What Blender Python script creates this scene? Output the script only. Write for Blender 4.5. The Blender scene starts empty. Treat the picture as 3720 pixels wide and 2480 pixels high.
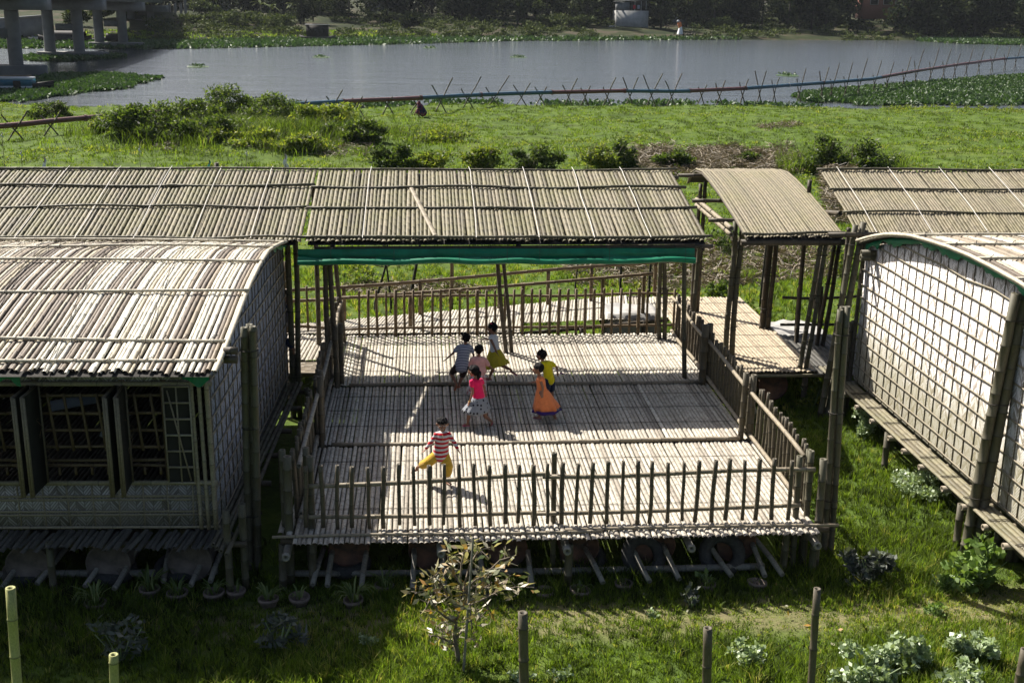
import bpy, math, random
import numpy as np
from mathutils import Vector, Matrix
rng = np.random.default_rng(11)
random.seed(5)
sc = bpy.context.scene
COL = sc.collection
# ------------------------------------------------------------------ camera
F = 4307.0; PITCH = math.radians(16.0726); ROLL = math.radians(-.7306); YAW = math.radians(4.4148); H = 7.76
_cp, _sp, _cy, _sy = math.cos(PITCH), math.sin(PITCH), math.cos(YAW), math.sin(YAW)
_f = np.array([_sy*_cp, _cy*_cp, -_sp]); _r = np.array([_cy, -_sy, 0.]); _d = np.cross(_f, _r)
_cr, _sr = math.cos(ROLL), math.sin(ROLL)
CM = np.array([_cr*_r+_sr*_d, -_sr*_r+_cr*_d, _f])
cam = bpy.data.cameras.new('camera'); camo = bpy.data.objects.new('camera', cam); COL.objects.link(camo)
cam.sensor_width = 36; cam.lens = F*36/3720; cam.clip_start = .1; cam.clip_end = 9000
mw = Matrix.Identity(4)
for i in range(3):
    mw[i][0] = CM[0][i]; mw[i][1] = -CM[1][i]; mw[i][2] = -CM[2][i]
mw[2][3] = H
camo.matrix_world = mw
sc.camera = camo
# ------------------------------------------------------------------ light
SX, SY = .62, -.66                       # shadow offset per metre of height
sel = math.atan(1/math.hypot(SX, SY)); srot = math.atan2(-SX, -SY)
w = bpy.data.worlds.new("World"); sc.world = w; w.use_nodes = True
nt = w.node_tree; bg = nt.nodes['Background']
sky = nt.nodes.new('ShaderNodeTexSky'); sky.sky_type = 'NISHITA'; sky.sun_disc = False
sky.sun_elevation = sel; sky.sun_rotation = srot; sky.dust_density = 3.5; sky.air_density = 1.0
nt.links.new(sky.outputs[0], bg.inputs[0]); bg.inputs[1].default_value = .054
sl = bpy.data.lights.new('sun', 'SUN'); sl.energy = 5.0; sl.angle = math.radians(.53); sl.color = (1, .94, .85)
so = bpy.data.objects.new('sun', sl); COL.objects.link(so)
so.rotation_euler = Vector((SX, SY, -1)).to_track_quat('-Z', 'Y').to_euler()
sc.view_settings.view_transform = 'Standard'; sc.view_settings.look = 'None'
sc.view_settings.exposure = 1.15; sc.view_settings.gamma = 1.0
sc.cycles.max_bounces = 6; sc.cycles.transparent_max_bounces = 6; sc.cycles.volume_bounces = 0
sc.cycles.caustics_reflective = False; sc.cycles.caustics_refractive = False
# ------------------------------------------------------------------ pixel helpers (picture 2352 x 1568 -> metres)
S_ = 3720/2352
C0 = np.array([0, 0, H])
def ray(x, y): return CM.T @ np.array([(x*S_-1860)/F, (y*S_-1240)/F, 1.])
def GZ(x, y, z=0.):
    d = ray(x, y); return C0+d*(z-H)/d[2]
def GY(x, y, Y):
    d = ray(x, y); return C0+d*Y/d[1]
def GX(x, y, X):
    d = ray(x, y); return C0+d*X/d[0]
# ------------------------------------------------------------------ materials
class NB:
    def __init__(s, name):
        s.m = bpy.data.materials.new(name); s.m.use_nodes = True; s.t = s.m.node_tree; s.N = s.t.nodes
        s.b = s.N['Principled BSDF']; s.out = s.N['Material Output']
    def n(s, typ, ins=None, **kw):
        o = s.N.new('ShaderNode'+typ)
        for k, v in kw.items(): setattr(o, k, v)
        for k, v in (ins or {}).items():
            if isinstance(v, bpy.types.NodeSocket): s.t.links.new(v, o.inputs[k])
            else: o.inputs[k].default_value = v
        return o
    def l(s, a, b): s.t.links.new(a, b)
    def coord(s): return s.n('TexCoord').outputs['Object']
    def math(s, op, a, b=None, c=None):
        o = s.n('Math', operation=op)
        for i, v in enumerate((a, b, c)):
            if v is None: continue
            if isinstance(v, bpy.types.NodeSocket): s.l(v, o.inputs[i])
            else: o.inputs[i].default_value = v
        return o.outputs[0]
    def noise(s, scale, detail=3, vec=None, rough=.55, dist=0):
        return s.n('TexNoise', {'Vector': vec if vec is not None else s.coord(), 'Scale': scale, 'Detail': detail, 'Roughness': rough, 'Distortion': dist}).outputs['Fac']
    def ramp(s, fac, stops, interp='LINEAR'):
        o = s.n('ValToRGB', {'Fac': fac}); cr = o.color_ramp; cr.interpolation = interp
        while len(cr.elements) < len(stops): cr.elements.new(.5)
        for e, (p, c) in zip(cr.elements, stops):
            e.position = p; e.color = (*c, 1) if not isinstance(c, (int, float)) else (c, c, c, 1)
        return o.outputs['Color']
    def mix(s, fac, a, b, mode='MIX'):
        o = s.n('Mix', data_type='RGBA', blend_type=mode)
        for i, v in ((0, fac), (6, a), (7, b)):
            if isinstance(v, bpy.types.NodeSocket): s.l(v, o.inputs[i])
            elif i == 0: o.inputs[0].default_value = v
            else: o.inputs[i].default_value = (*v, 1)
        return o.outputs[2]
    def bump(s, h, strength=.3, dist=.01):
        o = s.n('Bump', {'Height': h, 'Strength': strength, 'Distance': dist}); s.l(o.outputs[0], s.b.inputs['Normal'])
    def base(s, c, rough=.6):
        if isinstance(c, bpy.types.NodeSocket): s.l(c, s.b.inputs['Base Color'])
        else: s.b.inputs['Base Color'].default_value = (*c, 1)
        s.b.inputs['Roughness'].default_value = rough
def stretch(nb, sx, sy, sz):
    return nb.n('Mapping', {'Vector': nb.coord(), 'Scale': (sx, sy, sz)}).outputs[0]
def bamboo_mat(name, cols, stain=(.12, .11, .09), stain_amt=.45, ring=.35, moss=None, moss_amt=.0, rough=.62, stretchv=(1, 1, 1), sc_=9, pos=None, interp='LINEAR'):
    nb = NB(name); rnd = nb.n('NewGeometry').outputs['Random Per Island']
    cols = [(r_*.97, g_*1.0, b_*.96) for r_, g_, b_ in cols]; k = len(cols); c = nb.ramp(rnd, [(i/max(1, k-1) if pos is None else pos[i], q) for i, q in enumerate(cols)], interp)
    v = stretch(nb, *stretchv)
    n1 = nb.noise(sc_, 4, v, .65); c = nb.mix(nb.math('MULTIPLY', nb.ramp(n1, [(.45, 0.), (.72, 1.)]), stain_amt), c, stain)
    n2 = nb.noise(sc_*4.3, 3, v, .7); c = nb.mix(.7, c, nb.ramp(n2, [(.3, .55), (.7, 1.3)]), 'MULTIPLY')
    if moss:
        n3 = nb.noise(1.3, 3); c = nb.mix(nb.math('MULTIPLY', nb.ramp(n3, [(.45, 0.), (.7, 1.)]), moss_amt), c, moss)
    at = nb.n('Attribute', attribute_name='ring').outputs['Fac']
    c = nb.mix(nb.math('MULTIPLY', at, ring), c, (.03, .025, .02))
    nb.base(c, rough); nb.bump(n2, .35, .004); nb.b.inputs['Specular IOR Level'].default_value = .35
    return nb.m
MT = {}
MT['deck'] = bamboo_mat('deck_bamboo', [(.24, .205, .17), (.42, .37, .32), (.50, .45, .39), (.36, .315, .265), (.56, .51, .45)], (.14, .115, .09), .75, .7, stretchv=(1.6, 1, 1), sc_=11)
MT['platform'] = bamboo_mat('platform_bamboo', [(.27, .21, .145), (.43, .345, .25), (.36, .29, .21), (.48, .40, .30)], (.17, .13, .095), .6, .8, stretchv=(1, .6, 1), sc_=8)
MT['roof_pale'] = bamboo_mat('weathered_roof_bamboo', interp='CONSTANT', cols=[(.13, .10, .08), (.58, .53, .46), (.28, .225, .175), (.70, .65, .57), (.52, .46, .37), (.16, .125, .10), (.66, .61, .54), (.40, .34, .26), (.76, .71, .64)], stain=(.16, .13, .10), stain_amt=.45, ring=.55, stretchv=(2.5, .5, .5), sc_=7)
MT['roof_brown'] = bamboo_mat('brown_roof_bamboo', interp='CONSTANT', cols=[(.085, .07, .042), (.165, .14, .092), (.115, .10, .054), (.195, .165, .11), (.135, .118, .065), (.175, .145, .10), (.105, .09, .048)], stain=(.10, .08, .05), stain_amt=.55, ring=.7, moss=(.12, .115, .04), moss_amt=.5, stretchv=(2.5, .5, .5), sc_=6)
MT['roof_tan'] = bamboo_mat('tan_roof_bamboo', [(.16, .13, .088), (.215, .175, .12), (.18, .15, .10), (.14, .118, .078)], (.16, .13, .08), .4, .5, (.17, .155, .06), .35, stretchv=(3, .4, .5), sc_=5)
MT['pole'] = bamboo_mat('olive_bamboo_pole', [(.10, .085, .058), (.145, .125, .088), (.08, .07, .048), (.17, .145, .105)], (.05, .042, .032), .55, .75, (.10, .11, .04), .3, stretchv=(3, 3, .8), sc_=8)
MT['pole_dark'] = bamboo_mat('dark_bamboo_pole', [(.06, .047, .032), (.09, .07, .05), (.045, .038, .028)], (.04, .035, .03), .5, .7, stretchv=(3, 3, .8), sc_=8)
MT['pole_brown'] = bamboo_mat('brown_bamboo_pole', [(.14, .095, .055), (.19, .13, .078), (.115, .08, .045), (.22, .16, .10)], (.1, .07, .045), .5, .7, stretchv=(3, 3, .8), sc_=8)
MT['picket'] = bamboo_mat('grey_bamboo_picket', [(.10, .08, .054), (.145, .118, .082), (.08, .064, .044), (.19, .155, .115)], (.04, .034, .026), .55, .75, (.075, .07, .035), .3, stretchv=(3, 3, 1), sc_=9)
MT['rail'] = bamboo_mat('pale_bamboo_rail', [(.23, .18, .13), (.28, .23, .17), (.20, .16, .115)], (.13, .11, .09), .5, .6, stretchv=(2, 1, 2), sc_=8)
MT['batten'] = bamboo_mat('split_bamboo_batten', [(.20, .165, .12), (.29, .25, .19), (.24, .2, .15), (.33, .30, .24)], (.14, .12, .09), .4, .6, stretchv=(1, 1, 1), sc_=10)
MT['batten_dark'] = bamboo_mat('dark_bamboo_batten', [(.13, .10, .075), (.18, .145, .105), (.15, .12, .085)], (.08, .07, .05), .4, .6, sc_=10)  # darker brown bamboo for wall uprights and shutter frames
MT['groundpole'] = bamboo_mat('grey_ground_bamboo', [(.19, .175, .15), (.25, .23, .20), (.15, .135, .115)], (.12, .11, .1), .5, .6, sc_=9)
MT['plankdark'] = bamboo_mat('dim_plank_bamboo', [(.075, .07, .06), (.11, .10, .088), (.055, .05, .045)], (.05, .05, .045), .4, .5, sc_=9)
MT['ledge'] = bamboo_mat('mossy_ledge_bamboo', [(.17, .145, .10), (.22, .19, .13), (.13, .11, .075)], (.08, .07, .045), .6, .6, (.12, .12, .05), .5, stretchv=(1, .4, 1), sc_=8)
def weave_mat(name, axis, pale, mid, dark, moss, moss_h=1.2, moss_amt=.8):
    """plaited bamboo matting: zigzag columns of flat strips"""
    nb = NB(name); sep = nb.n('SeparateXYZ', {0: nb.coord()})
    u = sep.outputs[axis]; v = sep.outputs[2]
    nz = nb.n('TexNoise', {'Vector': nb.coord(), 'Scale': 5., 'Detail': 1.})
    u = nb.math('ADD', u, nb.math('MULTIPLY', nz.outputs['Fac'], .02)); v = nb.math('ADD', v, nb.math('MULTIPLY', nb.noise(5, 1), .02))
    W = .115
    cu = nb.math('DIVIDE', u, W); ci = nb.math('FLOOR', cu); fu = nb.math('FRACT', cu)
    par = nb.math('MODULO', nb.math('ABSOLUTE', ci), 2.)
    sg = nb.math('SUBTRACT', nb.math('MULTIPLY', par, 2.), 1.)
    dd = nb.math('ADD', v, nb.math('MULTIPLY', nb.math('MULTIPLY', nb.math('SUBTRACT', fu, .5), sg), W*1.25))
    st = nb.math('DIVIDE', dd, .052); fi = nb.math('FRACT', st); ii = nb.math('FLOOR', st)
    wn = nb.n('TexWhiteNoise', {'Vector': nb.n('CombineXYZ', {0: ci, 1: ii}).outputs[0]}).outputs['Value']
    c = nb.ramp(wn, [(0., dark), (.22, mid), (.45, pale), (1., tuple(min(1, q*1.12) for q in pale))])
    edge = nb.math('MINIMUM', fi, nb.math('SUBTRACT', 1., fi)); em = nb.ramp(edge, [(.03, 0.), (.20, 1.)])
    e2 = nb.math('MINIMUM', fu, nb.math('SUBTRACT', 1., fu)); em2 = nb.ramp(e2, [(.01, .25), (.09, 1.)])
    c = nb.mix(em, tuple(q*.45 for q in dark), c); c = nb.mix(em2, tuple(q*.6 for q in dark), c)
    big = nb.noise(2.2, 4, None, .65)
    c = nb.mix(nb.ramp(big, [(.42, 0.), (.72, .55)]), c, mid)
    hz = nb.math('SUBTRACT', moss_h, sep.outputs[2]); mm = nb.math('ADD', nb.math('MULTIPLY', hz, .55), nb.math('SUBTRACT', nb.noise(3.1, 4), .42))
    c = nb.mix(nb.math('MULTIPLY', nb.ramp(mm, [(.0, 0.), (.45, 1.)]), moss_amt), c, moss)
    nb.base(c, .7); nb.bump(nb.math('ADD', nb.math('MULTIPLY', em, .6), nb.math('MULTIPLY', wn, .5)), .7, .012)
    return nb.m
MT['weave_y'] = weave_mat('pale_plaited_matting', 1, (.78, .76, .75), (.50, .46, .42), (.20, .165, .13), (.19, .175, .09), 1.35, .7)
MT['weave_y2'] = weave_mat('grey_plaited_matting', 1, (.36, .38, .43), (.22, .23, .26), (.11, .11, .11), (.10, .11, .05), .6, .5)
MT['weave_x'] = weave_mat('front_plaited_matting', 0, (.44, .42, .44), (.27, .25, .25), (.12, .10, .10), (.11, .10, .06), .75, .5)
def simple(name, c, rough=.7, n=0, amt=.5, bump=.2, metal=0, c2=None):
    nb = NB(name)
    if n:
        f = nb.noise(n, 4, None, .65); a = tuple(q*(1-amt) for q in c)
        cc = nb.ramp(f, [(.3, c2 or a), (.7, c)]); nb.base(cc, rough); nb.bump(f, bump, .01)
    else: nb.base(c, rough)
    nb.b.inputs['Metallic'].default_value = metal
    nb.b.inputs['Specular IOR Level'].default_value = .3
    return nb.m
def leaf_mat(name, cols, trans=.35, gloss=.25, rough=.6, attr=None, spec=.5):
    nb = NB(name)
    r = nb.n('Attribute', attribute_name='tone').outputs['Fac'] if attr else nb.n('NewGeometry').outputs['Random Per Island']
    c = nb.ramp(r, [(i/max(1, len(cols)-1), q) for i, q in enumerate(cols)])
    nb.base(c, rough); nb.b.inputs['Specular IOR Level'].default_value = spec
    tr = nb.n('BsdfTranslucent'); nb.l(nb.mix(1., c, (1.25, 1.3, .6), 'MULTIPLY'), tr.inputs[0])
    mx = nb.n('MixShader', {0: trans}); nb.l(nb.b.outputs[0], mx.inputs[1]); nb.l(tr.outputs[0], mx.inputs[2]); nb.l(mx.outputs[0], nb.out.inputs[0])
    return nb.m
MT['grass'] = leaf_mat('grass_blades', [(.012, .019, .006), (.045, .065, .014), (.105, .16, .020), (.175, .26, .03), (.36, .33, .11)], .5, attr=True, rough=.6, spec=.3)
MT['leaf_bush'] = leaf_mat('bush_leaves', [(.018, .035, .010), (.045, .075, .016), (.085, .125, .025), (.14, .18, .035)], .5)
MT['leaf_bright'] = leaf_mat('bright_bush_leaves', [(.04, .07, .012), (.10, .15, .02), (.18, .22, .035), (.24, .25, .05)], .5)
MT['leaf_far'] = leaf_mat('far_tree_leaves', [(.006, .011, .006), (.014, .022, .011), (.026, .035, .016), (.06, .07, .032)], .2, spec=.05, rough=.8)
MT['leaf_hy'] = leaf_mat('water_hyacinth_leaves', [(.02, .045, .015), (.035, .075, .02), (.06, .11, .03), (.045, .09, .03)], .25, rough=.55, spec=.5)
MT['leaf_weed'] = leaf_mat('pale_weed_leaves', [(.13, .18, .09), (.27, .34, .2), (.36, .43, .27), (.2, .28, .12)], .25, rough=.4)
MT['leaf_big'] = leaf_mat('broad_green_leaves', [(.08, .14, .03), (.14, .22, .05), (.20, .28, .08)], .3, rough=.4)
MT['leaf_dim'] = leaf_mat('grey_green_leaves', [(.045, .055, .045), (.07, .085, .065), (.11, .12, .1)], .2)
MT['leaf_dry'] = leaf_mat('dry_tree_leaves', [(.16, .17, .10), (.34, .31, .23), (.10, .14, .05), (.42, .36, .26), (.34, .18, .04), (.24, .25, .08), (.46, .40, .30), (.12, .15, .07)], .3, rough=.4)
MT['straw'] = leaf_mat('dry_straw', [(.07, .052, .03), (.15, .115, .07), (.22, .175, .11), (.045, .035, .022)], .1)
MT['spider'] = leaf_mat('pot_plant_leaves', [(.06, .10, .02), (.11, .16, .04), (.18, .22, .07)], .3)
MT['bark'] = simple('bark', (.20, .165, .125), .9, 14, .5, .6)
MT['barkdark'] = simple('dark_bark', (.05, .045, .035), .9, 14, .5, .6)
MT['rope'] = simple('white_rope', (.62, .60, .56), .8)
MT['twine'] = simple('dark_twine', (.03, .025, .02), .8)
MT['tarp'] = simple('green_tarpaulin', (.005, .16, .085), .42, 5, .35, .3)
MT['tarpbright'] = simple('bright_green_tarpaulin', (.006, .19, .095), .5, 5, .35, .3)
MT['drum'] = simple('rusty_drum_steel', (.19, .095, .06), .7, 6, .6, .3, 0, (.03, .026, .025))
MT['drumgrey'] = simple('grey_drum_steel', (.17, .14, .12), .7, 6, .6, .3, 0, (.07, .06, .055))
MT['rubber'] = simple('dusty_tyre_rubber', (.07, .068, .066), .8, 20, .5, .3)
MT['clay'] = simple('clay_pot', (.19, .15, .125), .85, 15, .5, .3)
MT['soil'] = simple('dark_soil', (.035, .028, .02), .95, 20, .5, .3)
MT['concrete'] = simple('weathered_concrete', (.20, .20, .195), .85, .35, .45, .2)
MT['concpale'] = simple('pale_concrete', (.34, .34, .33), .85, .6, .4, .2)
MT['sack'] = simple('pale_sack_cloth', (.36, .35, .33), .8, 4, .3, .5)
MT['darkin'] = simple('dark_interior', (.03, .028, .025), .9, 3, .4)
MT['metaldull'] = simple('dull_tin', (.18, .19, .2), .5, 2, .4)
MT['white'] = simple('white_scrap', (.7, .7, .7), .6)
MT['cloth_blue'] = simple('pale_blue_sheet', (.2, .23, .28), .8)
# ------------------------------------------------------------------ mesh helpers
class MB:
    def __init__(s): s.V = []; s.Q = []; s.T = []; s.A = []; s.n = 0
    def add(s, v, q=None, t=None, a=None):
        v = np.asarray(v, float).reshape(-1, 3)
        if q is not None and len(q): s.Q.append(np.asarray(q, int).reshape(-1, 4)+s.n)
        if t is not None and len(t): s.T.append(np.asarray(t, int).reshape(-1, 3)+s.n)
        s.V.append(v); s.A.append(np.zeros(len(v)) if a is None else np.broadcast_to(np.asarray(a, float), (len(v),)).copy()); s.n += len(v)
        return s
    def grid(s, P, closed=False, a=None):
        R, C = P.shape[:2]; i = np.arange(R*C).reshape(R, C)
        if closed: j = np.roll(i, -1, 1); q = np.stack([i[:-1], j[:-1], j[1:], i[1:]], -1)
        else: q = np.stack([i[:-1, :-1], i[:-1, 1:], i[1:, 1:], i[1:, :-1]], -1)
        aa = None if a is None else np.repeat(np.asarray(a, float), C)
        return s.add(P.reshape(-1, 3), q.reshape(-1, 4), None, aa)
    def box(s, lo, hi, M=None):
        lo, hi = np.minimum(lo, hi), np.maximum(lo, hi)
        v = np.array([[(lo, hi)[k >> b & 1][b] for b in range(3)] for k in range(8)], float)
        if M is not None: v = v @ np.asarray(M).T
        return s.add(v, [[0, 2, 3, 1], [4, 5, 7, 6], [0, 1, 5, 4], [2, 6, 7, 3], [0, 4, 6, 2], [1, 3, 7, 5]])
    def bar(s, p, q, w, h, up=(0, 0, 1)):
        """rectangular bar from p to q"""
        p, q = np.array(p, float), np.array(q, float); t = q-p; t /= np.linalg.norm(t)
        a = np.cross(t, up); a /= np.linalg.norm(a)+1e-9; b = np.cross(a, t)
        c = [(-1, -1), (1, -1), (1, 1), (-1, 1)]
        P = np.array([[e+a*i*w/2+b*j*h/2 for i, j in c] for e in (p, q)]); s.grid(P, True)
        s.Q.append(np.array([[3, 2, 1, 0], [4, 5, 6, 7]])+s.n-8); return s
    def build(s, name, mat, parent=None, smooth=False, attr='ring', **tags):
        V = np.concatenate(s.V) if s.V else np.zeros((0, 3))
        root = None
        if parent is not None:
            root = parent
            off = np.zeros(3)
            while root is not None: off = off+np.array(root.location); root = root.parent
            V = V-off
        me = bpy.data.meshes.new(name); Q = np.concatenate(s.Q) if s.Q else np.zeros((0, 4), int); T = np.concatenate(s.T) if s.T else np.zeros((0, 3), int)
        me.vertices.add(len(V)); me.vertices.foreach_set('co', V.ravel())
        li = np.concatenate([Q.ravel(), T.ravel()]); me.loops.add(len(li)); me.loops.foreach_set('vertex_index', li)
        tot = np.concatenate([np.full(len(Q), 4), np.full(len(T), 3)]); st = np.concatenate([[0], np.cumsum(tot)[:-1]]) if len(tot) else []
        me.polygons.add(len(tot)); me.polygons.foreach_set('loop_start', st); me.polygons.foreach_set('loop_total', tot)
        if smooth: me.polygons.foreach_set('use_smooth', np.ones(len(tot), bool))
        A = np.concatenate(s.A)
        if np.any(A): at = me.attributes.new(attr, 'FLOAT', 'POINT'); at.data.foreach_set('value', A)
        me.update(calc_edges=True); me.validate(); me.materials.append(MT[mat] if isinstance(mat, str) else mat)
        o = bpy.data.objects.new(name, me); COL.objects.link(o); o.parent = parent
        for k, v in tags.items(): o[k] = v
        return o
def thing(name, label, cat, loc=(0, 0, 0), group=None):
    o = bpy.data.objects.new(name, None); COL.objects.link(o); o.location = [float(q) for q in loc]; o.empty_display_size = .1
    o['label'] = label; o['category'] = cat
    if group: o['group'] = group
    return o
def tag(o, label, cat, group=None):
    o['label'] = label; o['category'] = cat
    if group: o['group'] = group
    return o
def nrm(v): v = np.asarray(v, float); return v/(np.linalg.norm(v)+1e-12)
def sweep(mb, P, prof, a=None, closed=True, up=(0, 0, 1)):
    """prof: (n,m,2) offsets per section in (side, up) axes"""
    P = np.asarray(P, float); T = np.gradient(P, axis=0); T /= np.linalg.norm(T, axis=1)[:, None]+1e-12
    up = np.array(up, float)
    if abs(T[0] @ up) > .93: up = np.array([0, 1., 0]) if abs(T[0][1]) < .9 else np.array([1., 0, 0])
    X = np.cross(T, up); X /= np.linalg.norm(X, axis=1)[:, None]+1e-12; Y = np.cross(X, T)
    G = P[:, None]+X[:, None]*prof[..., :1]+Y[:, None]*prof[..., 1:]
    mb.grid(G, closed, a); return G
def stations(L, inode, jit=True):
    ph = random.random()*inode; s = [0, L]; a = {0: 0., L: 0.}
    x = ph if ph > .04 else ph+inode
    e = min(.012, inode*.08)
    while x < L-.03:
        for d, r in ((-e, 0.), (0, 1.), (e, 0.)): s.append(x+d); a[x+d] = r
        x += inode*(random.uniform(.85, 1.15) if jit else 1)
    s = np.array(sorted(s)); return s, np.array([a[q] for q in s])
def along(P, s):
    P = np.asarray(P, float); d = np.concatenate([[0], np.cumsum(np.linalg.norm(np.diff(P, axis=0), axis=1))])
    return np.stack([np.interp(s, d, P[:, k]) for k in range(3)], 1), d[-1]
def pole(mb, p0, p1, r, inode=.32, m=8, bend=.0, taper=0., hollow=True, bulge=1.16):
    """round bamboo culm with nodes and open ends"""
    p0, p1 = np.array(p0, float), np.array(p1, float); L = np.linalg.norm(p1-p0); s, a = stations(L, inode)
    if bend and L > .8:
        s2 = np.linspace(0, L, 9)[1:-1]; s = np.concatenate([s, s2]); a = np.concatenate([a, s2*0]); o = np.argsort(s); s, a = s[o], a[o]
    P = p0+(p1-p0)*(s/L)[:, None]
    if bend:
        t = nrm(p1-p0); n = nrm(np.cross(t, rng.normal(size=3))); P = P+n*(np.sin(s/L*math.pi*random.choice((1, 2, 1.5)))*bend)[:, None]
    rr = r*(1-taper*s/L)*(1+(bulge-1)*a); th = np.arange(m)*2*math.pi/m+random.random()
    c = np.stack([np.cos(th), np.sin(th)], 1); prof = rr[:, None, None]*c
    if hollow:
        k = .66; e = nrm(P[1]-P[0])*.05; f = nrm(P[-1]-P[-2])*.05
        P = np.concatenate([[P[0]+e, P[0]+e*.02], P, [P[-1]-f*.02, P[-1]-f]])
        prof = np.concatenate([[prof[0]*.05, prof[0]*k], prof, [prof[-1]*k, prof[-1]*.05]]); a = np.concatenate([[1, .0], a, [0., 1.5]])
        T = np.tile(nrm(p1-p0), (len(P), 1))
        up = np.array([0, 0, 1.]) if abs(T[0][2]) < .93 else np.array([0, 1., 0])
        X = np.cross(T, up); X /= np.linalg.norm(X, axis=1)[:, None]; Y = np.cross(X, T)
        mb.grid(P[:, None]+X[:, None]*prof[..., :1]+Y[:, None]*prof[..., 1:], True, a)
    else: sweep(mb, P, prof, a)
    return mb
ARC = np.array([(math.cos(t), math.sin(t)) for t in np.linspace(math.pi, 0, 6)])
def slat(mb, path, w, h, inode=.35, cut=(0, 0), up=(0, 0, 1), skew=0, bulge=1.25):
    """half-round split bamboo following a polyline"""
    _, L = along(path, [0]); s, a = stations(L-cut[0]-cut[1], inode); s = s+cut[0]
    n = len(path)
    if n > 2:
        d = np.concatenate([[0], np.cumsum(np.linalg.norm(np.diff(np.asarray(path, float), axis=0), axis=1))])
        ex = d[(d > cut[0]+.03) & (d < L-cut[1]-.03)]; s = np.concatenate([s, ex]); a = np.concatenate([a, ex*0]); o = np.argsort(s); s, a = s[o], a[o]
    P, _ = along(path, s)
    if skew: P = P+np.array([1., 0, 0])*((s/L-.5)*skew)[:, None]
    prof = ARC[None]*np.stack([np.full(len(s), w/2)*(1+.08*a), h*(1+(bulge-1)*a)], 1)[:, None]
    prof = np.concatenate([prof[:, :1]*[1, 1]-[0, h*.4], prof, prof[:, -1:]-[0, h*.4]], 1)
    sweep(mb, P, prof, a, False, up)
def slat_field(mb, x0, x1, pathf, wmin, wmax, h, inode=.35, ragged=.03, gap=.004, skew=.012, zj=.004, up=(0, 0, 1), miss=0.):
    x = x0
    while x < x1:
        wd = random.uniform(wmin, wmax)
        if random.random() >= miss:
            p = np.asarray(pathf(x+wd/2), float)+[0, 0, random.uniform(-zj, zj)]
            slat(mb, p, wd, h*random.uniform(.8, 1.2), inode, (random.uniform(0, ragged), random.uniform(0, ragged)), up, random.uniform(-skew, skew))
        x += wd+gap*random.random()*2
def line_tube(mb, pts, r, m=5):
    th = np.arange(m)*2*math.pi/m; c = np.stack([np.cos(th), np.sin(th)], 1)*r
    sweep(mb, pts, np.tile(c, (len(pts), 1, 1)))
def taper_tube(mb, pts, rs, m=7):
    th = np.arange(m)*2*math.pi/m; c = np.stack([np.cos(th), np.sin(th)], 1)
    sweep(mb, pts, np.array(rs)[:, None, None]*c)
def leaves(mb, pts, L, W, up_bias=.4, fold=.0, droop=None):
    """pointed leaf quads (diamond of 2 quads) at pts"""
    n = len(pts); d = rng.normal(size=(n, 3)); d[:, 2] = d[:, 2]*.6+up_bias; d /= np.linalg.norm(d, axis=1)[:, None]
    s = np.cross(d, rng.normal(size=(n, 3))); s /= np.linalg.norm(s, axis=1)[:, None]
    L = L*rng.uniform(.6, 1.25, (n, 1)); W = W*rng.uniform(.7, 1.2, (n, 1)); k = np.cross(d, s)
    p0 = pts; p1 = pts+d*L*.45+s*W/2; p2 = pts+d*L+k*fold*L; p3 = pts+d*L*.45-s*W/2
    v = np.stack([p0, p1, p2, p3], 1).reshape(-1, 3); q = np.arange(n*4).reshape(n, 4)
    mb.add(v, q); return mb
def blades(mb, base, h, w, lean=.5, tone=None, dirs=None):
    n = len(base); h = np.broadcast_to(h, (n,)).reshape(n, 1); w = np.broadcast_to(w, (n,)).reshape(n, 1)
    th = rng.uniform(0, 2*math.pi, n) if dirs is None else dirs; d = np.stack([np.cos(th), np.sin(th), np.zeros(n)], 1)*rng.uniform(.2, 1.2, (n, 1))*lean
    ps = rng.uniform(0, 2*math.pi, n); s = np.stack([np.cos(ps), np.sin(ps), np.zeros(n)], 1)*w/2
    up = np.array([0, 0, 1.])
    a = base; b = base+(up*.6+d*.3)*h; c = base+(up*.92+d)*h
    v = np.stack([a-s, a+s, b+s*.8, b-s*.8, c], 1).reshape(-1, 3); i = np.arange(n)[:, None]*5
    mb.add(v, i+np.array([0, 1, 2, 3]), i+np.array([3, 2, 4]), np.repeat(np.clip(tone if tone is not None else rng.random(n), .001, 1), 5)); return mb
def inpoly(x, y, poly):
    c = np.zeros(len(x), bool); j = len(poly)-1
    for i in range(len(poly)):
        xi, yi = poly[i]; xj, yj = poly[j]
        c ^= ((yi > y) != (yj > y)) & (x < (xj-xi)*(y-yi)/(yj-yi+1e-12)+xi); j = i
    return c
def vnoise(x, y, s, seed=0):
    r = np.random.default_rng(seed); o = 0
    for k in range(5):
        a = r.uniform(0, 6.28); f = s*r.uniform(.6, 1.8)*(1.6**(k*.5)); o = o+np.sin((x*np.cos(a)+y*np.sin(a))*f+r.uniform(0, 6.28)+1.7*np.sin((x*np.sin(a)-y*np.cos(a))*f*.6+k))
    return o/5*1.6
def crown(mb, c, rad, n, L, W, seed=None, clumps=9, squash=1.):
    """leaf clumps spread through an uneven ellipsoid"""
    c = np.array(c, float); rad = np.array(rad, float)
    cc = rng.normal(size=(clumps, 3)); cc /= np.linalg.norm(cc, axis=1)[:, None]; cc *= rng.uniform(.35, .95, (clumps, 1)); cr = rng.uniform(.28, .5, clumps)
    k = rng.integers(0, clumps, n); q = rng.normal(size=(n, 3)); q /= np.linalg.norm(q, axis=1)[:, None]; q *= (rng.uniform(0, 1, (n, 1))**.45)
    p = cc[k]+q*cr[k][:, None]; p = c+p*rad; p[:, 2] = np.maximum(p[:, 2], c[2]-rad[2]*squash)
    leaves(mb, p, L, W); return mb
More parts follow.
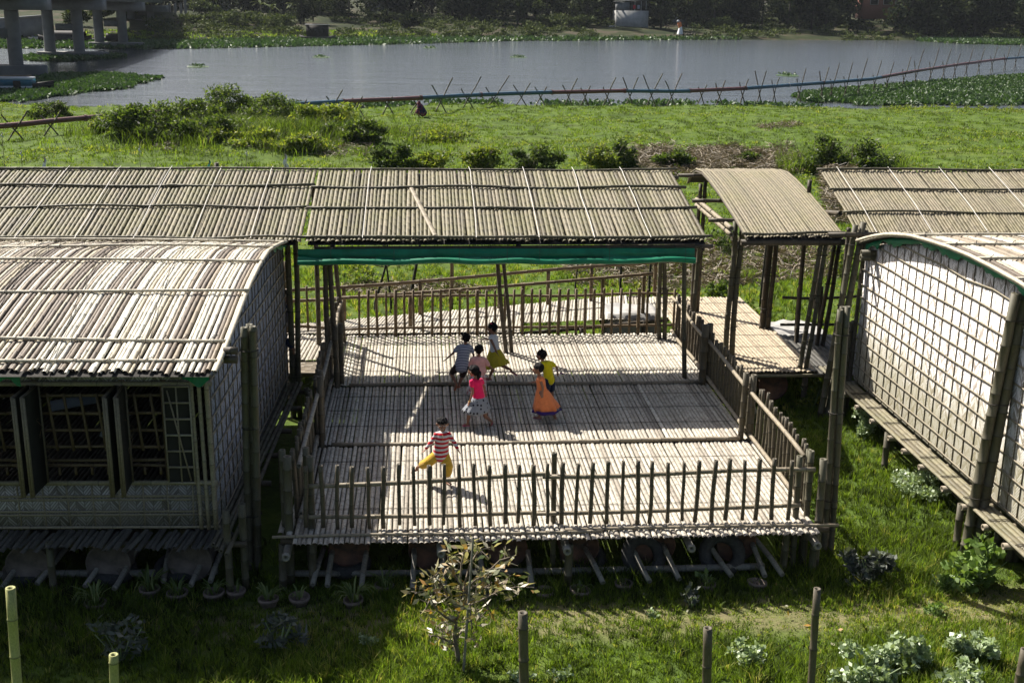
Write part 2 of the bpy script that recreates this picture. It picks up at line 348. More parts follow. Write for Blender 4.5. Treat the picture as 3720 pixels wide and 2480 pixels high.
# ------------------------------------------------------------------ organic bodies (voxel-fused, continuous)
def caps(mb, p0, p1, r0, r1, u=None, m=12):
    """tapered capsule; r may be (side, depth); u = side direction"""
    p0, p1 = np.array(p0, float), np.array(p1, float); r0 = np.array(r0 if np.ndim(r0) else (r0, r0), float); r1 = np.array(r1 if np.ndim(r1) else (r1, r1), float)
    t = nrm(p1-p0); u = np.array([1., .01, .02]) if u is None else np.array(u, float); u = u-t*(u @ t)
    if np.linalg.norm(u) < .2: u = np.cross(t, [0, 1., .1])
    u = nrm(u); v = np.cross(t, u); th = np.arange(m)*2*math.pi/m; rows = []
    for a in (-90, -60, -30, 0): rows.append((p0+t*math.sin(math.radians(a))*min(r0), r0*max(.02, math.cos(math.radians(a)))))
    for k in (.33, .66): rows.append((p0+(p1-p0)*k, r0+(r1-r0)*k))
    for a in (0, 30, 60, 90): rows.append((p1+t*math.sin(math.radians(a))*min(r1), r1*max(.02, math.cos(math.radians(a)))))
    G = np.array([[c+u*math.cos(h)*r[0]+v*math.sin(h)*r[1] for h in th] for c, r in rows]); mb.grid(G, True)
    n = len(rows)*m; cv = np.array([rows[0][0], rows[-1][0]]); b = mb.n-n; mb.add(cv)
    k = np.arange(m); mb.T.append(np.concatenate([np.stack([np.full(m, mb.n-2), b+(k+1) % m, b+k], 1), np.stack([np.full(m, mb.n-1), b+n-m+k, b+n-m+(k+1) % m], 1)])); return mb
def chain(mb, pts, rs, u=None):
    for i in range(len(pts)-1): caps(mb, pts[i], pts[i+1], rs[i], rs[i+1], u)
def fuse(mb, name, mat, parent, voxel=.009, smooth=3, **tags):
    o = mb.build(name, mat, parent); m = o.modifiers.new('r', 'REMESH'); m.mode = 'VOXEL'; m.voxel_size = voxel; m.use_smooth_shade = True
    if smooth: sm = o.modifiers.new('s', 'SMOOTH'); sm.iterations = smooth; sm.factor = .5
    dg = bpy.context.evaluated_depsgraph_get(); dg.update(); me = bpy.data.meshes.new_from_object(o.evaluated_get(dg)); old = o.data
    o.modifiers.clear(); o.data = me; bpy.data.meshes.remove(old); me.name = name
    if not me.materials: me.materials.append(MT[mat] if isinstance(mat, str) else mat)
    for k, v in tags.items(): o[k] = v
    return o
# ================================================================== THE SETTING
WZ = -.5                                 # water level
far = np.array([GZ(x, y, WZ)[:2] for x, y in ((-900, 98), (0, 97), (400, 96), (620, 95), (980, 93), (1300, 92), (2100, 94), (2352, 95), (3000, 98))])
def yfar(x): return np.interp(x, far[:, 0], far[:, 1])
def ynear(x): return 96+1.6*np.sin(x*.09)+.8*np.sin(x*.31+1)
MOUNDS = [(*GZ(560, 335)[:2], 7., 4.2, .75), (*GZ(330, 335)[:2], 3., 3., .4), (*GZ(780, 345)[:2], 3.6, 3., .35), (*GZ(690, 300)[:2], 5, 3.5, .4)]
def gh(x, y):
    n = vnoise(x, y, .28, 3)*.14+vnoise(x, y, 1.1, 5)*.06+np.maximum(0, vnoise(x, y, .75, 15))*.12
    z = np.where(y > 26, n*np.clip((y-26)/8, 0, 1), n*.10)
    t = np.clip((y-(ynear(x)-6))/11, 0, 1); z = z*(1-t)-1.5*t
    for mx, my, rx, ry, mh in MOUNDS: z = z+mh*np.exp(-((x-mx)/rx)**2-((y-my)/ry)**2)
    d = y-yfar(x); u = np.clip((d+2)/8, 0, 1); z = z+u*u*(3-2*u)*1.35
    z = z+np.clip(d-3, 0, 45)/45*3.6+np.clip((d-30)/200, 0, 1)*2+vnoise(x, y, .12, 9)*.35*np.clip(d/12, 0, 1)
    return z
def build_ground():
    ys = np.concatenate([[-60, -20, 0, 5], np.arange(8, 26, .5), np.arange(26, 100, .6), np.arange(100, 220, 8), np.arange(220, 330, 1.6), [345, 400, 600, 1200, 3000, 6000]])
    xs = np.concatenate([[-5000, -1500, -500, -250], np.arange(-160, -30, 4), np.arange(-30, 40, .8), np.arange(40, 200, 4), [260, 500, 1500, 5000]])
    X, Y = np.meshgrid(xs, ys); P = np.stack([X, Y, gh(X, Y)], -1); m = MB(); m.grid(P)
    nb = NB('ground_soil_and_turf'); v = nb.coord()
    a = nb.noise(.9, 5, v, .6); b = nb.noise(6, 4, v, .7); c = nb.noise(.12, 3, v)
    col = nb.ramp(a, [(.30, (.035, .05, .014)), (.5, (.065, .105, .018)), (.68, (.10, .14, .026)), (.85, (.14, .13, .05))])
    col = nb.mix(nb.ramp(b, [(.45, 0.), (.75, .6)]), col, (.03, .04, .012))
    col = nb.mix(nb.ramp(c, [(.55, 0.), (.75, .5)]), col, (.12, .13, .03))
    sep = nb.n('SeparateXYZ', {0: v}); far_ = nb.ramp(nb.math('DIVIDE', sep.outputs[1], 600.), [(.30, 0.), (.34, 1.)])
    bank = nb.ramp(nb.noise(.16, 5, v, .65), [(.35, (.012, .018, .008)), (.5, (.026, .034, .012)), (.6, (.06, .048, .034)), (.7, (.018, .023, .011))])
    col = nb.mix(far_, col, bank)
    tz = nb.math('ABSOLUTE', nb.math('SUBTRACT', sep.outputs[1], nb.math('ADD', 13.6, nb.math('MULTIPLY', nb.noise(.5, 3), .4)))); col = nb.mix(nb.math('MULTIPLY', nb.ramp(tz, [(.25, 1.), (.75, 0.)]), nb.ramp(nb.noise(4, 4), [(.3, .3), (.7, 1.)])), col, (.17, .145, .08))
    nb.base(col, .95); nb.bump(nb.math('ADD', b, nb.math('MULTIPLY', a, 2.)), .7, .08); nb.b.inputs['Specular IOR Level'].default_value = .1
    o = m.build('ground', nb.m, smooth=True); o['kind'] = 'structure'
build_ground()
def build_water():
    nb = NB('river_water'); v = stretch(nb, .5, 1.2, 1); w1 = nb.noise(2.2, 3, v, .6); w2 = nb.noise(.16, 3, v, .5); w3 = nb.noise(9, 2, v)
    nb.base((.07, .078, .09), .1); nb.b.inputs['IOR'].default_value = 1.9; nb.b.inputs['Specular IOR Level'].default_value = .5
    amp = nb.ramp(w2, [(.3, .5), (.7, 1.)]); w4 = nb.noise(.55, 3, v, .6); nb.bump(nb.math('MULTIPLY', nb.math('ADD', nb.math('ADD', w1, nb.math('MULTIPLY', w4, 2.2)), nb.math('MULTIPLY', w3, .25)), amp), .62, .14)
    m = MB(); xs = np.linspace(-700, 700, 30); ys = np.linspace(90, 330, 20); X, Y = np.meshgrid(xs, ys); m.grid(np.stack([X, Y, X*0+WZ], -1))
    o = m.build('river_water', nb.m); o['kind'] = 'structure'
build_water()
# ---- grass
def grass_patch(name, n, xr, yr, h, w, dens=None, tone=(.5, .18), lean=.6, trod=None, zmin=-9, tuft=12, tr=.05):
    x = rng.uniform(*xr, n*2); y = rng.uniform(*yr, n*2)
    if dens is not None: k = rng.random(n*2) < dens(x, y); x, y = x[k][:n], y[k][:n]
    else: x, y = x[:n], y[:n]
    z = gh(x, y); k = z > zmin; x, y, z = x[k], y[k], z[k]
    big = np.clip(vnoise(x, y, 1.2, 21)*.5+.5, 0, 1); b2 = np.clip(vnoise(x, y, .35, 22)*.5+.5, 0, 1)
    hh = h*(.35+1.0*big)*rng.uniform(.5, 1.35, len(x)); tn = tone[0]+(b2-.5)*.25+rng.normal(0, tone[1], len(x))
    if tuft > 1:
        k = len(x)//tuft*tuft; ci = np.repeat(np.arange(0, k, tuft), tuft); dr = rng.uniform(0, 6.283, k); rr = np.sqrt(rng.random(k))*tr; x = x[ci]+np.cos(dr)*rr; y = y[ci]+np.sin(dr)*rr; z = gh(x, y); hh = hh[ci]*rng.uniform(.6, 1.2, k); tn = tn[ci]+rng.normal(0, .10, k)
    else: dr = None
    if trod is not None:
        t = trod(x, y); hh = hh*(1-.62*t); tn = tn+t*.15+t*rng.normal(0, .15, len(x))
    m = MB(); blades(m, np.stack([x, y, z-.01], 1), hh, w*rng.uniform(.6, 1.3, len(x)), lean, tn, dr)
    o = m.build(name, 'grass', attr='tone'); o['kind'] = 'stuff'; o['label'] = 'green grass'; return o
def trod(x, y): return np.exp(-((y-13.75-.12*np.sin(x*.9))/.38)**2)*np.clip((x+1)/3+.25, .25, 1)
def dnear(x, y): # keep grass thin right under the decks
    u = (y > 15.2) & (y < 24.5) & (x > -9) & (x < 5.3); u2 = (y > 14) & (y < 21.4) & (x > 8.4)
    return np.where(u | u2, .12, 1)
g1 = grass_patch('grass', 230000, (-6.5, 11.5), (10.6, 16.2), .17, .011, dnear, (.48, .2), trod=trod)
g2 = grass_patch('grass', 90000, (5.2, 12), (15.8, 28), .17, .013, dnear, (.52, .2))
g3 = grass_patch('grass', 130000, (-9, 14), (22.5, 36), .18, .017, lambda x, y: np.where((y < 24.8) & (x < 5.4), .2, 1)*np.clip(1.1-.2*np.clip(vnoise(x, y, .5, 31)-.2, 0, 1)*4, .15, 1), tone=(.62, .18))
g4 = grass_patch('grass', 260000, (-36, 44), (36, 97), .17, .034, lambda x, y: np.clip(36/y, .3, 1)*np.where(np.abs(x-4) < y*.47+4, 1, 0), tone=(.47, .13), lean=.8, zmin=WZ, tr=.2)
g5 = grass_patch('grass', 50000, (-95, 150), (225, 262), .5, .14, lambda x, y: np.where((y > yfar(x)-1) & (y < yfar(x)+16), 1, 0), tone=(.4, .2), lean=.8, zmin=WZ, tr=.6)
for g, l in ((g1, 'foreground'), (g2, 'between the buildings'), (g3, 'behind the ramp'), (g4, 'river meadow'), (g5, 'far bank')): g['label'] = 'grass in the '+l if l != 'far bank' else 'grass on the far bank'
# mounded turf in the meadow
def mound_leaves(m, cx, cy, rx, ry, h, n, L, W):
    th = rng.uniform(0, 2*math.pi, n); r = np.sqrt(rng.random(n)); x = cx+np.cos(th)*r*rx; y = cy+np.sin(th)*r*ry
    z = gh(x, y)+h*(1-r**2)*(.55+.45*vnoise(x*3, y*3, 1, 8))*rng.uniform(.5, 1, n); leaves(m, np.stack([x, y, z], 1), L, W, .6)
m = MB()
for k in range(150):
    Y = rng.uniform(40, 92); X = rng.uniform(-.42*Y+3, .50*Y+5); mound_leaves(m, X, Y, rng.uniform(.8, 3.2), rng.uniform(.4, 1.1), rng.uniform(.12, .35), 260, .16, .06)
o = m.build('ground_cover', 'leaf_bright'); o['kind'] = 'stuff'; o['label'] = 'low turf tussocks in the river meadow'
# bright green strip along the hyacinth shore (right)
m = MB()
for x in np.arange(2040, 2500, 9): c = GZ(x, 244+2*math.sin(x*.02)); mound_leaves(m, c[0], min(c[1], 95.0), 1.6, 1.2, .7, 380, .2, .07)
o = m.build('ground_cover', 'leaf_bright'); o['kind'] = 'stuff'; o['label'] = 'bright green weeds along the shore'
# ---- water hyacinth mats
def mat_poly(label, pts, n, z=WZ, L=.4, clampy=None):
    P = np.array([GZ(x, y, z)[:2] for x, y in pts]); lo, hi = P.min(0), P.max(0)
    x = rng.uniform(lo[0], hi[0], n*3); y = rng.uniform(lo[1], hi[1], n*3); e = .9*vnoise(x, y, .8, 4)
    k = inpoly(x+e, y+e*2, P) & (gh(x, y) < WZ+.35); x, y = x[k][:n], y[k][:n]
    m = MB(); p = np.stack([x, y, np.maximum(z, gh(x, y))+rng.uniform(.0, .16, len(x))], 1)
    leaves(m, p, L, L*.75, .75)
    o = m.build('water_hyacinth', 'leaf_hy'); o['kind'] = 'stuff'; o['label'] = label; return o
mat_poly('water hyacinth mat in the left water', [(70, 210), (95, 176), (180, 171), (300, 174), (368, 183), (300, 196), (285, 206), (210, 211), (110, 226), (60, 236), (-60, 236), (-60, 215)], 26000, L=.36)
mat_poly('water hyacinth mat on the right', [(1815, 224), (1850, 214), (1950, 206), (2060, 198), (2150, 190), (2260, 181), (2460, 168), (2460, 243), (2200, 243), (2000, 244), (1900, 237), (1850, 236)], 60000, L=.36)
mat_poly('water hyacinth along the far left shore', [(380, 114), (620, 109), (980, 101), (1180, 95), (1700, 92), (1700, 88), (1200, 89), (900, 90), (600, 92), (430, 98), (-40, 98), (-40, 112), (140, 112)], 42000, L=.75)
mat_poly('water hyacinth along the far right shore', [(2105, 95), (2200, 101), (2400, 106), (2400, 90), (2200, 90), (2110, 88)], 16000, L=.75)
mat_poly('water hyacinth round the middle pier', [(45, 140), (60, 130), (250, 128), (280, 134), (200, 139), (140, 143)], 6000, L=.5)
for x in range(40, 1500, 7):
    pass
m = MB()
for x in np.arange(560, 1840, 5.):
    c = GZ(x, 238.5, WZ)
    if abs(math.sin(x*.021)+math.sin(x*.05)) > .55:
        n = 26; y0 = ynear(c[0]); p = np.stack([rng.normal(c[0], .5, n), rng.normal(y0+.6, .8, n), rng.uniform(WZ, WZ+.25, n)], 1); leaves(m, p, .36, .26, .7)
o = m.build('water_hyacinth', 'leaf_hy'); o['kind'] = 'stuff'; o['label'] = 'water hyacinth along the near shore'
for i, (x, y) in enumerate(((455, 154), (738, 132), (987, 111), (1191, 132), (1808, 174))):
    m = MB(); c = GZ(x, y, WZ); n = 60; leaves(m, np.stack([rng.normal(c[0], .45, n), rng.normal(c[1], .8, n), rng.uniform(WZ, WZ+.2, n)], 1), .36, .2, .7); th = np.arange(16)*math.pi/8; m.grid(np.array([[(c[0]+math.cos(q)*r_*1.3, c[1]+math.sin(q)*r_*2, WZ+.03) for q in th] for r_ in (1, .5, .01)]), True)
    tag(m.build('water_hyacinth_clump', 'leaf_hy'), ['small plant clump adrift near the left hyacinth mat', 'small plant clump adrift left of the centre of the open river', 'tiny plant clump adrift by the far shore', 'small plant clump adrift in the middle of the open river', 'small plant clump adrift above the bamboo pipe trestles on the right'][i], 'water plant', 'floating plant clumps')
# ---- bushes
def bush(px, py, wpx, hpx, n=1800, mat='leaf_bush', label='', L=.2, W=.07, depth=.6, stems=14, name='bush', z=None):
    b = GZ(px, py); sc_m = np.linalg.norm(b-C0)/F*S_; R = wpx*sc_m/2; Hh = hpx*sc_m/.96*(.8 if py < 380 else 1)
    t = thing(name, label, 'bush', (b[0], b[1], gh(b[0], b[1])), 'bushes in the river meadow')
    m = MB(); crown(m, (b[0], b[1]+R*depth*.5, gh(b[0], b[1])*.8+Hh*.42), (R, max(.5, R*depth), Hh*.62), n, L, W, clumps=14, squash=.68); m.build('foliage', mat, t)
    m = MB()
    for k in range(stems):
        a = rng.uniform(-1, 1); p = np.array([b[0]+a*R*.5, b[1]+R*depth*.5, 0.]); q = p+[rng.normal(0, R*.35), rng.normal(0, .3), Hh*rng.uniform(.6, 1.12)]
        line_tube(m, np.array([p, (p+q)/2+rng.normal(0, .05, 3), q]), .012, 4)
    m.build('stems', 'bark', t); return t
BU = [(118, 272, 95, 42, 'leaf_bush', 'round bush by the left end of the pipe at the waterside'),
 (330, 345, 200, 105, 'leaf_bush', 'dark bush at the left end of the weedy mound'), (235, 330, 90, 50, 'leaf_bright', 'lower green bush left of the weedy mound'),
 (445, 322, 130, 85, 'leaf_bush', 'grassy bush between the dark mound bush and the tall tuft'), (520, 300, 130, 90, 'leaf_bush', 'tall tufted bush sticking up over the water edge'),
 (620, 320, 170, 95, 'leaf_bush', 'wide bush on the middle of the weedy mound'), (735, 335, 150, 80, 'leaf_bright', 'bright bush on the right slope of the weedy mound'),
 (830, 350, 120, 62, 'leaf_bush', 'dark bush at the right end of the weedy mound'), (560, 352, 180, 45, 'leaf_bright', 'low bright bush in front of the weedy mound'),
 (690, 360, 170, 42, 'leaf_bright', 'low leafy bush at the front foot of the weedy mound'),
 (900, 408, 120, 66, 'leaf_bush', 'rounded bush behind the canopy roof, left one'), (1000, 405, 110, 42, 'leaf_bright', 'low bright bush behind the canopy roof beside the rounded one'),
 (1110, 400, 130, 48, 'leaf_bright', 'leafy yellow green bush behind the middle of the canopy roof'), (1235, 402, 130, 62, 'leaf_bush', 'dark bush with bare twigs behind the canopy roof'),
 (1370, 405, 130, 66, 'leaf_bright', 'bright bush behind the right part of the canopy roof'), (1430, 400, 80, 60, 'leaf_bush', 'dark bush beside the heap of dry brush'),
 (1890, 400, 130, 68, 'leaf_bush', 'dark reedy bush behind the small arched roof'), (1985, 405, 140, 62, 'leaf_bush', 'dark grassy bush behind the right far roof'),
 (1010, 330, 190, 30, 'leaf_bright', 'patch of broad leaved weeds in the meadow right of the mound'),
 (1175, 790, 10, 10, 'leaf_bright', '')]
BU[-1:-1] = [(400, 350, 160, 70, 'leaf_bush', 'dark thicket between the two left bushes of the mound'), (500, 345, 150, 60, 'leaf_bush', 'dark low bush at the middle foot of the mound'), (600, 290, 150, 55, 'leaf_bush', 'tall grassy bush on the crest of the mound'), (700, 300, 150, 50, 'leaf_bush', 'grassy bush right of the mound crest'), (790, 345, 150, 52, 'leaf_bush', 'dark bush overlapping the right end of the mound'), (1560, 395, 110, 40, 'leaf_bush', 'low dark bush amid the dry brush'), (1700, 385, 90, 30, 'leaf_bush', 'small dark bush in the dry brush heap')]
for i, b in enumerate(BU[:-1]): bush(*b[:4], n=int(1500+b[2]*b[3]*.22), mat=b[4], label=b[5], L=.24 if b[1] < 380 else .2, W=.09)
# long reedy blades on the mound
m = MB(); n = 20000; px = rng.normal(560, 165, n); py = rng.normal(326, 17, n); P = np.array([GZ(a, b) for a, b in zip(px, py)])
P[:, 2] = gh(P[:, 0], P[:, 1]); k = vnoise(P[:, 0], P[:, 1], .7, 12) > -.25; P = P[k]; n = len(P)
blades(m, P, rng.uniform(.3, 1.0, n), .03, .9, np.clip(rng.normal(.38, .2, n), .01, .95)); o = m.build('reeds', 'grass', attr='tone'); o['kind'] = 'stuff'; o['label'] = 'long reedy grass on the weedy mound'
m = MB(); n = 3500; px = rng.uniform(1780, 2080, n); py = rng.uniform(372, 402, n); P = np.array([GZ(a, b) for a, b in zip(px, py)]); blades(m, P, rng.uniform(.3, 1.0, n), .025, .8, np.clip(rng.normal(.4, .2, n), .01, .95))
o = m.build('reeds', 'grass', attr='tone'); o['kind'] = 'stuff'; o['label'] = 'reedy grass behind the arched roof'
# dry brush heaps
def brush(label, pts, n, L=.5, hmax=.5):
    P = np.array([GZ(x, y)[:2] for x, y in pts]); lo, hi = P.min(0), P.max(0); x = rng.uniform(lo[0], hi[0], n*4); y = rng.uniform(lo[1], hi[1], n*4); k = inpoly(x, y, P); x, y = x[k][:n], y[k][:n]; n = len(x)
    p = np.stack([x, y, gh(x, y)+rng.uniform(.02, 1, n)*hmax*(.4+.6*np.abs(vnoise(x, y, .9, 2)))], 1); d = rng.normal(size=(n, 3)); d[:, 2] *= .35; d /= np.linalg.norm(d, axis=1)[:, None]; d *= L*rng.uniform(.4, 1.2, (n, 1))
    s = np.cross(d, rng.normal(size=(n, 3))); s = s/np.linalg.norm(s, axis=1)[:, None]*.012; b = rng.normal(size=(n, 3))*.04
    v = np.stack([p-d/2-s, p-d/2+s, p+b+s, p+b-s, p+d/2+s, p+d/2-s], 1).reshape(-1, 3); i = np.arange(n)[:, None]*6
    m = MB(); m.add(v, np.concatenate([i+[0, 1, 2, 3], i+[3, 2, 4, 5]])); o = m.build('dry_brush', 'straw'); o['kind'] = 'stuff'; o['label'] = label
brush('heap of dry brush behind the small arched roof', [(1440, 362), (1500, 350), (1560, 356), (1650, 346), (1720, 356), (1800, 358), (1880, 380), (2010, 420), (2030, 520), (1900, 520), (1880, 400), (1580, 405), (1430, 400)], 16000, .6, .7)
brush('dry stems beyond the right part of the ramp', [(1280, 600), (1420, 575), (1700, 560), (1900, 560), (1930, 640), (1700, 660), (1500, 672), (1330, 660)], 9000, .45, .18)
brush('dry litter on the weedy mound', [(560, 355), (620, 338), (700, 345), (860, 352), (870, 365), (760, 366), (640, 360)], 900, .5, .2)
brush('dry litter at the dark mound bush', [(330, 345), (430, 330), (450, 345), (380, 362)], 700, .4, .25)
brush('dry litter under the ramp trees', [(780, 655), (1000, 640), (1150, 660), (1000, 690), (820, 690)], 2200, .35, .08)
brush('withered mud patches in the meadow', [(1730, 290), (1820, 283), (1850, 293), (1760, 300)], 1500, .5, .05)
# ================================================================== BAMBOO STRUCTURES
DZ = .80                                 # deck level
def joists(parent, x0, x1, ys, z, r=.045, mat='pole_dark'):
    for y in ys:
        m = MB(); pole(m, (x0, y, z), (x1, y+random.uniform(-.03, .03), z), r, .4, bend=.01); m.build('joist', mat, parent)
def lashings(parent, x0, x1, ys, zf, name='lashing'):
    m = MB()
    for y in ys:
        for d in (0, .035):
            xs = np.linspace(x0, x1, 40); line_tube(m, np.stack([xs, y+d+rng.normal(0, .006, 40), np.full(40, zf)+np.abs(np.sin(xs*60))*.002], 1), .0025, 4)
    m.build(name, 'twine', parent)
# ---- playing deck
X0, X1 = -1.78, 5.38
deck = thing('bamboo_deck', 'big square bamboo deck on which the children run', 'deck', (1.8, 19, DZ))
m = MB()
bays = [(14.50, 18.10), (18.16, 21.18), (21.24, 24.72)]
for ya, yb in bays:
    slat_field(m, X0, X1, lambda x: [(x, ya, DZ-.03), (x, yb, DZ-.03)], .050, .072, .022, .42, .05, .007, .02, .004, miss=.001)
slat_field(m, -2.0, X0-.02, lambda x: [(x, 14.75, DZ-.03), (x, 18, DZ-.03)], .06, .08, .022, .42, .3, .03, .02, .004)
m.build('slat_floor', 'deck', deck, label='grey split bamboo floor')
for y, xa, xb, r in ((18.13, -1.5, 5.2, .034), (21.2, -1.4, 5.3, .034)):
    m = MB(); pole(m, (xa, y, DZ+.012), (xb, y-.03, DZ+.012), r, .38, bend=.02); m.build('floor_bar', 'rail', deck)
m = MB(); pole(m, (-2.05, 14.72, DZ+.01), (2.4, 14.70, DZ+.012), .022, .3, bend=.012); m.build('edge_bar', 'rail', deck)
m = MB(); pole(m, (1.9, 14.76, DZ+.012), (5.72, 14.73, DZ+.012), .022, .3, bend=.012); m.build('edge_bar', 'rail', deck)
lashings(deck, X0+.1, X1-.1, (15.6, 16.55, 17.4, 19.0, 19.8, 20.55, 22.1, 23.0, 23.9), DZ-.004)
joists(deck, -1.95, 5.6, (14.8, 15.7, 16.6, 17.5, 18.3, 19.3, 20.3, 21.3, 22.4, 23.5, 24.5), DZ-.09)
for x in (-1.85, .2, 1.9, 3.6, 5.35):
    m = MB(); pole(m, (x, 14.45, DZ-.17), (x, 24.8, DZ-.17), .055, .4); m.build('beam', 'groundpole', deck)
for x, y in ((-1.95, 14.8), (-1.55, 14.85), (1.93, 14.62), (5.05, 14.95), (5.45, 14.9), (-1.8, 18.1), (5.4, 18.1), (-1.8, 21.2), (5.4, 21.2), (-1.8, 24.5), (5.4, 24.5)):
    m = MB(); pole(m, (x, y, -.1), (x+.02, y+.01, DZ-.14), .055, .3); m.build('leg', 'pole', deck)
# ---- fences round the deck
def fence(label, a, b, n, z0, z1, r=.026, rails=(), rail_r=.032, mat='picket', posts=(), out=(0, 0), railmat='rail', jx=.02, skip=()):
    a, b = np.array(a, float), np.array(b, float); t = thing('bamboo_fence', label, 'fence', (*((a+b)/2), z0))
    lm = None
    for i in range(n):
        if i in skip: continue
        p = a+(b-a)*((i+.5)/n)+rng.normal(0, .012, 2)+np.array(out); q = p+rng.normal(0, jx, 2)
        m = MB(); pole(m, (*p, z0+random.uniform(-.03, .03)), (*q, z1+random.uniform(-.025, .025)), r*random.uniform(.85, 1.2), random.uniform(.2, .32), 8, bend=.008); m.build('picket', mat, t)
    for z, e0, e1, sag in rails:
        d = nrm(b-a); p, q = a-d*e0, b+d*e1; m = MB(); L = np.linalg.norm(q-p)
        pole(m, (*p, z), (*q, z+sag), rail_r, .3, 8, bend=.025); m.build('rail', railmat, t)
    for x, y, zb, zt, rr in posts:
        m = MB(); pole(m, (x, y, zb), (x+random.uniform(-.02, .02), y, zt), rr, .3, 9); m.build('post', mat, t)
    return t
zt = GY(1240, 1060, 15.0)[2]
PX = [702, 738, 774, 808, 844, 880, 915, 949, 985, 1020, 1053, 1088, 1124, 1159, 1193, 1226, 1257, 1292, 1327, 1361, 1395, 1430, 1465, 1498, 1534, 1569, 1604, 1641, 1674, 1708, 1742, 1776, 1817]
ft = thing('bamboo_fence', 'picket fence along the front edge of the deck', 'fence', (1.8, 15, DZ))
for x in PX:
    p = GY(x, 1065, 15.0); m = MB(); pole(m, (p[0]+random.uniform(-.02, .02), 14.93, DZ+.03+random.uniform(-.03, .03)), (p[0], 14.95, zt+random.uniform(-.03, .02)), .028*random.uniform(.85, 1.2), random.uniform(.18, .3), 8, bend=.009); m.build('picket', 'picket', ft)
for (xa, xb, za, zb, r) in ((-1.62, 1.7, zt-.30, zt-.20, .034), (1.6, 5.42, zt-.22, zt-.19, .033), (-1.7, 1.65, DZ+.17, DZ+.16, .03), (1.5, 5.25, DZ+.15, DZ+.18, .031)):
    m = MB(); pole(m, (xa, 15.0, za), (xb, 15.02, zb), r, .3, 8, bend=.02); m.build('rail', 'rail', ft)
for x, y, zl, r in ((-1.86, 14.98, 1.86, .058), (-1.93, 15.12, 1.9, .045), (-1.56, 15.05, 1.83, .05), (-1.6, 15.2, 1.9, .045), (1.78, 15.08, zt+.1, .038), (5.22, 15.06, zt+.0, .045), (5.4, 15.12, zt+.05, .045), (5.52, 14.98, zt-.02, .055), (5.42, 15.3, zt, .04)):
    m = MB(); pole(m, (x, y, -.1), (x+random.uniform(-.03, .03), y, zl), r, .3, 9); m.build('post', 'pole', ft)
LF = -1.72; RFX = 5.35
def sidefence(label, x, y0, y1, n, sgn, zt_=1.78, mat='picket', lrail='rail', post=()):
    t = thing('bamboo_fence', label, 'fence', (x, (y0+y1)/2, DZ))
    for i in range(n):
        y = y0+(y1-y0)*(i+.5)/n+random.uniform(-.02, .02); m = MB(); pole(m, (x+sgn*.07, y, DZ-.04), (x+sgn*.08+random.uniform(-.03, .03), y+random.uniform(-.03, .03), zt_+random.uniform(-.06, .03)), .030*random.uniform(.85, 1.15), random.uniform(.2, .3), 8, bend=.008); m.build('picket', mat, t)
    for z in (zt_-.17, DZ+.10):
        m = MB(); pole(m, (x, y0-.05, z), (x, y1+.05, z+.02), .034, .3, 8, bend=.02); m.build('rail', lrail, t)
    for px_, py_, pz, r in post:
        m = MB(); pole(m, (px_, py_, DZ-.5), (px_+random.uniform(-.02, .04), py_, pz), r, .3, 9); m.build('post', mat, t)
sidefence('left side fence of the deck, front bay next to the windowed hut', LF, 15.3, 18.15, 15, -1, post=((LF+.05, 18.2, 1.95, .045), (LF+.05, 18.4, 1.98, .05)), lrail='groundpole')
sidefence('left side fence of the deck, middle bay', LF, 18.45, 21.2, 14, -1, post=((LF+.1, 21.15, 1.95, .05), (LF+.16, 21.4, 1.95, .05)), lrail='groundpole')
sidefence('left side fence of the deck, rear bay under the canopy', LF, 21.5, 24.3, 12, -1)
sidefence('right side fence of the deck, front bay', RFX, 15.35, 18.0, 14, 1, post=((RFX-.13, 18.15, 1.95, .048), (RFX+.03, 18.1, 1.93, .05)))
sidefence('right side fence of the deck, middle bay', RFX, 18.35, 21.15, 14, 1, post=((RFX-.1, 21.1, 1.95, .07), (RFX+.03, 21.2, 1.95, .06)))
sidefence('right side fence of the deck, rear bay under the canopy', RFX, 21.4, 24.4, 12, 1, mat='pole_dark')
bt = GY(1200, 664, 24.6)[2]; bb = GY(1200, 760, 24.6)[2]
fb = thing('bamboo_fence', 'brown picket fence along the back edge of the deck', 'fence', (1.8, 24.6, DZ))
n = 36
for i in range(n):
    x = -1.38+(5.42+1.38)*i/(n-1); m = MB(); big = i % 9 == 4
    pole(m, (x, 24.58, DZ+.0), (x+random.uniform(-.02, .02), 24.58, bt+random.uniform(-.02, .02)+big*.0), .038 if big else .027*random.uniform(.9, 1.15), .28, 8); m.build('picket', 'pole_brown', fb)
for z, xa, xb in ((bt-.17, -1.75, 2.2), (bt-.15, 2.1, 5.5), (DZ+.14, -1.7, 1.9), (DZ+.16, 1.8, 5.4)):
    m = MB(); pole(m, (xa, 24.64, z), (xb, 24.64, z+.02), .028, .3, 8, bend=.02); m.build('rail', 'pole_brown', fb)
fence('short brown fence piece behind the left hut, beside the gap in the corridor', (-3.1, 24.9), (-1.9, 24.9), 3, DZ+.02, bt+.02, rails=((bt-.28, .1, .1, 0), (DZ+.12, .1, .1, 0)), mat='pole_brown', railmat='pole_brown')
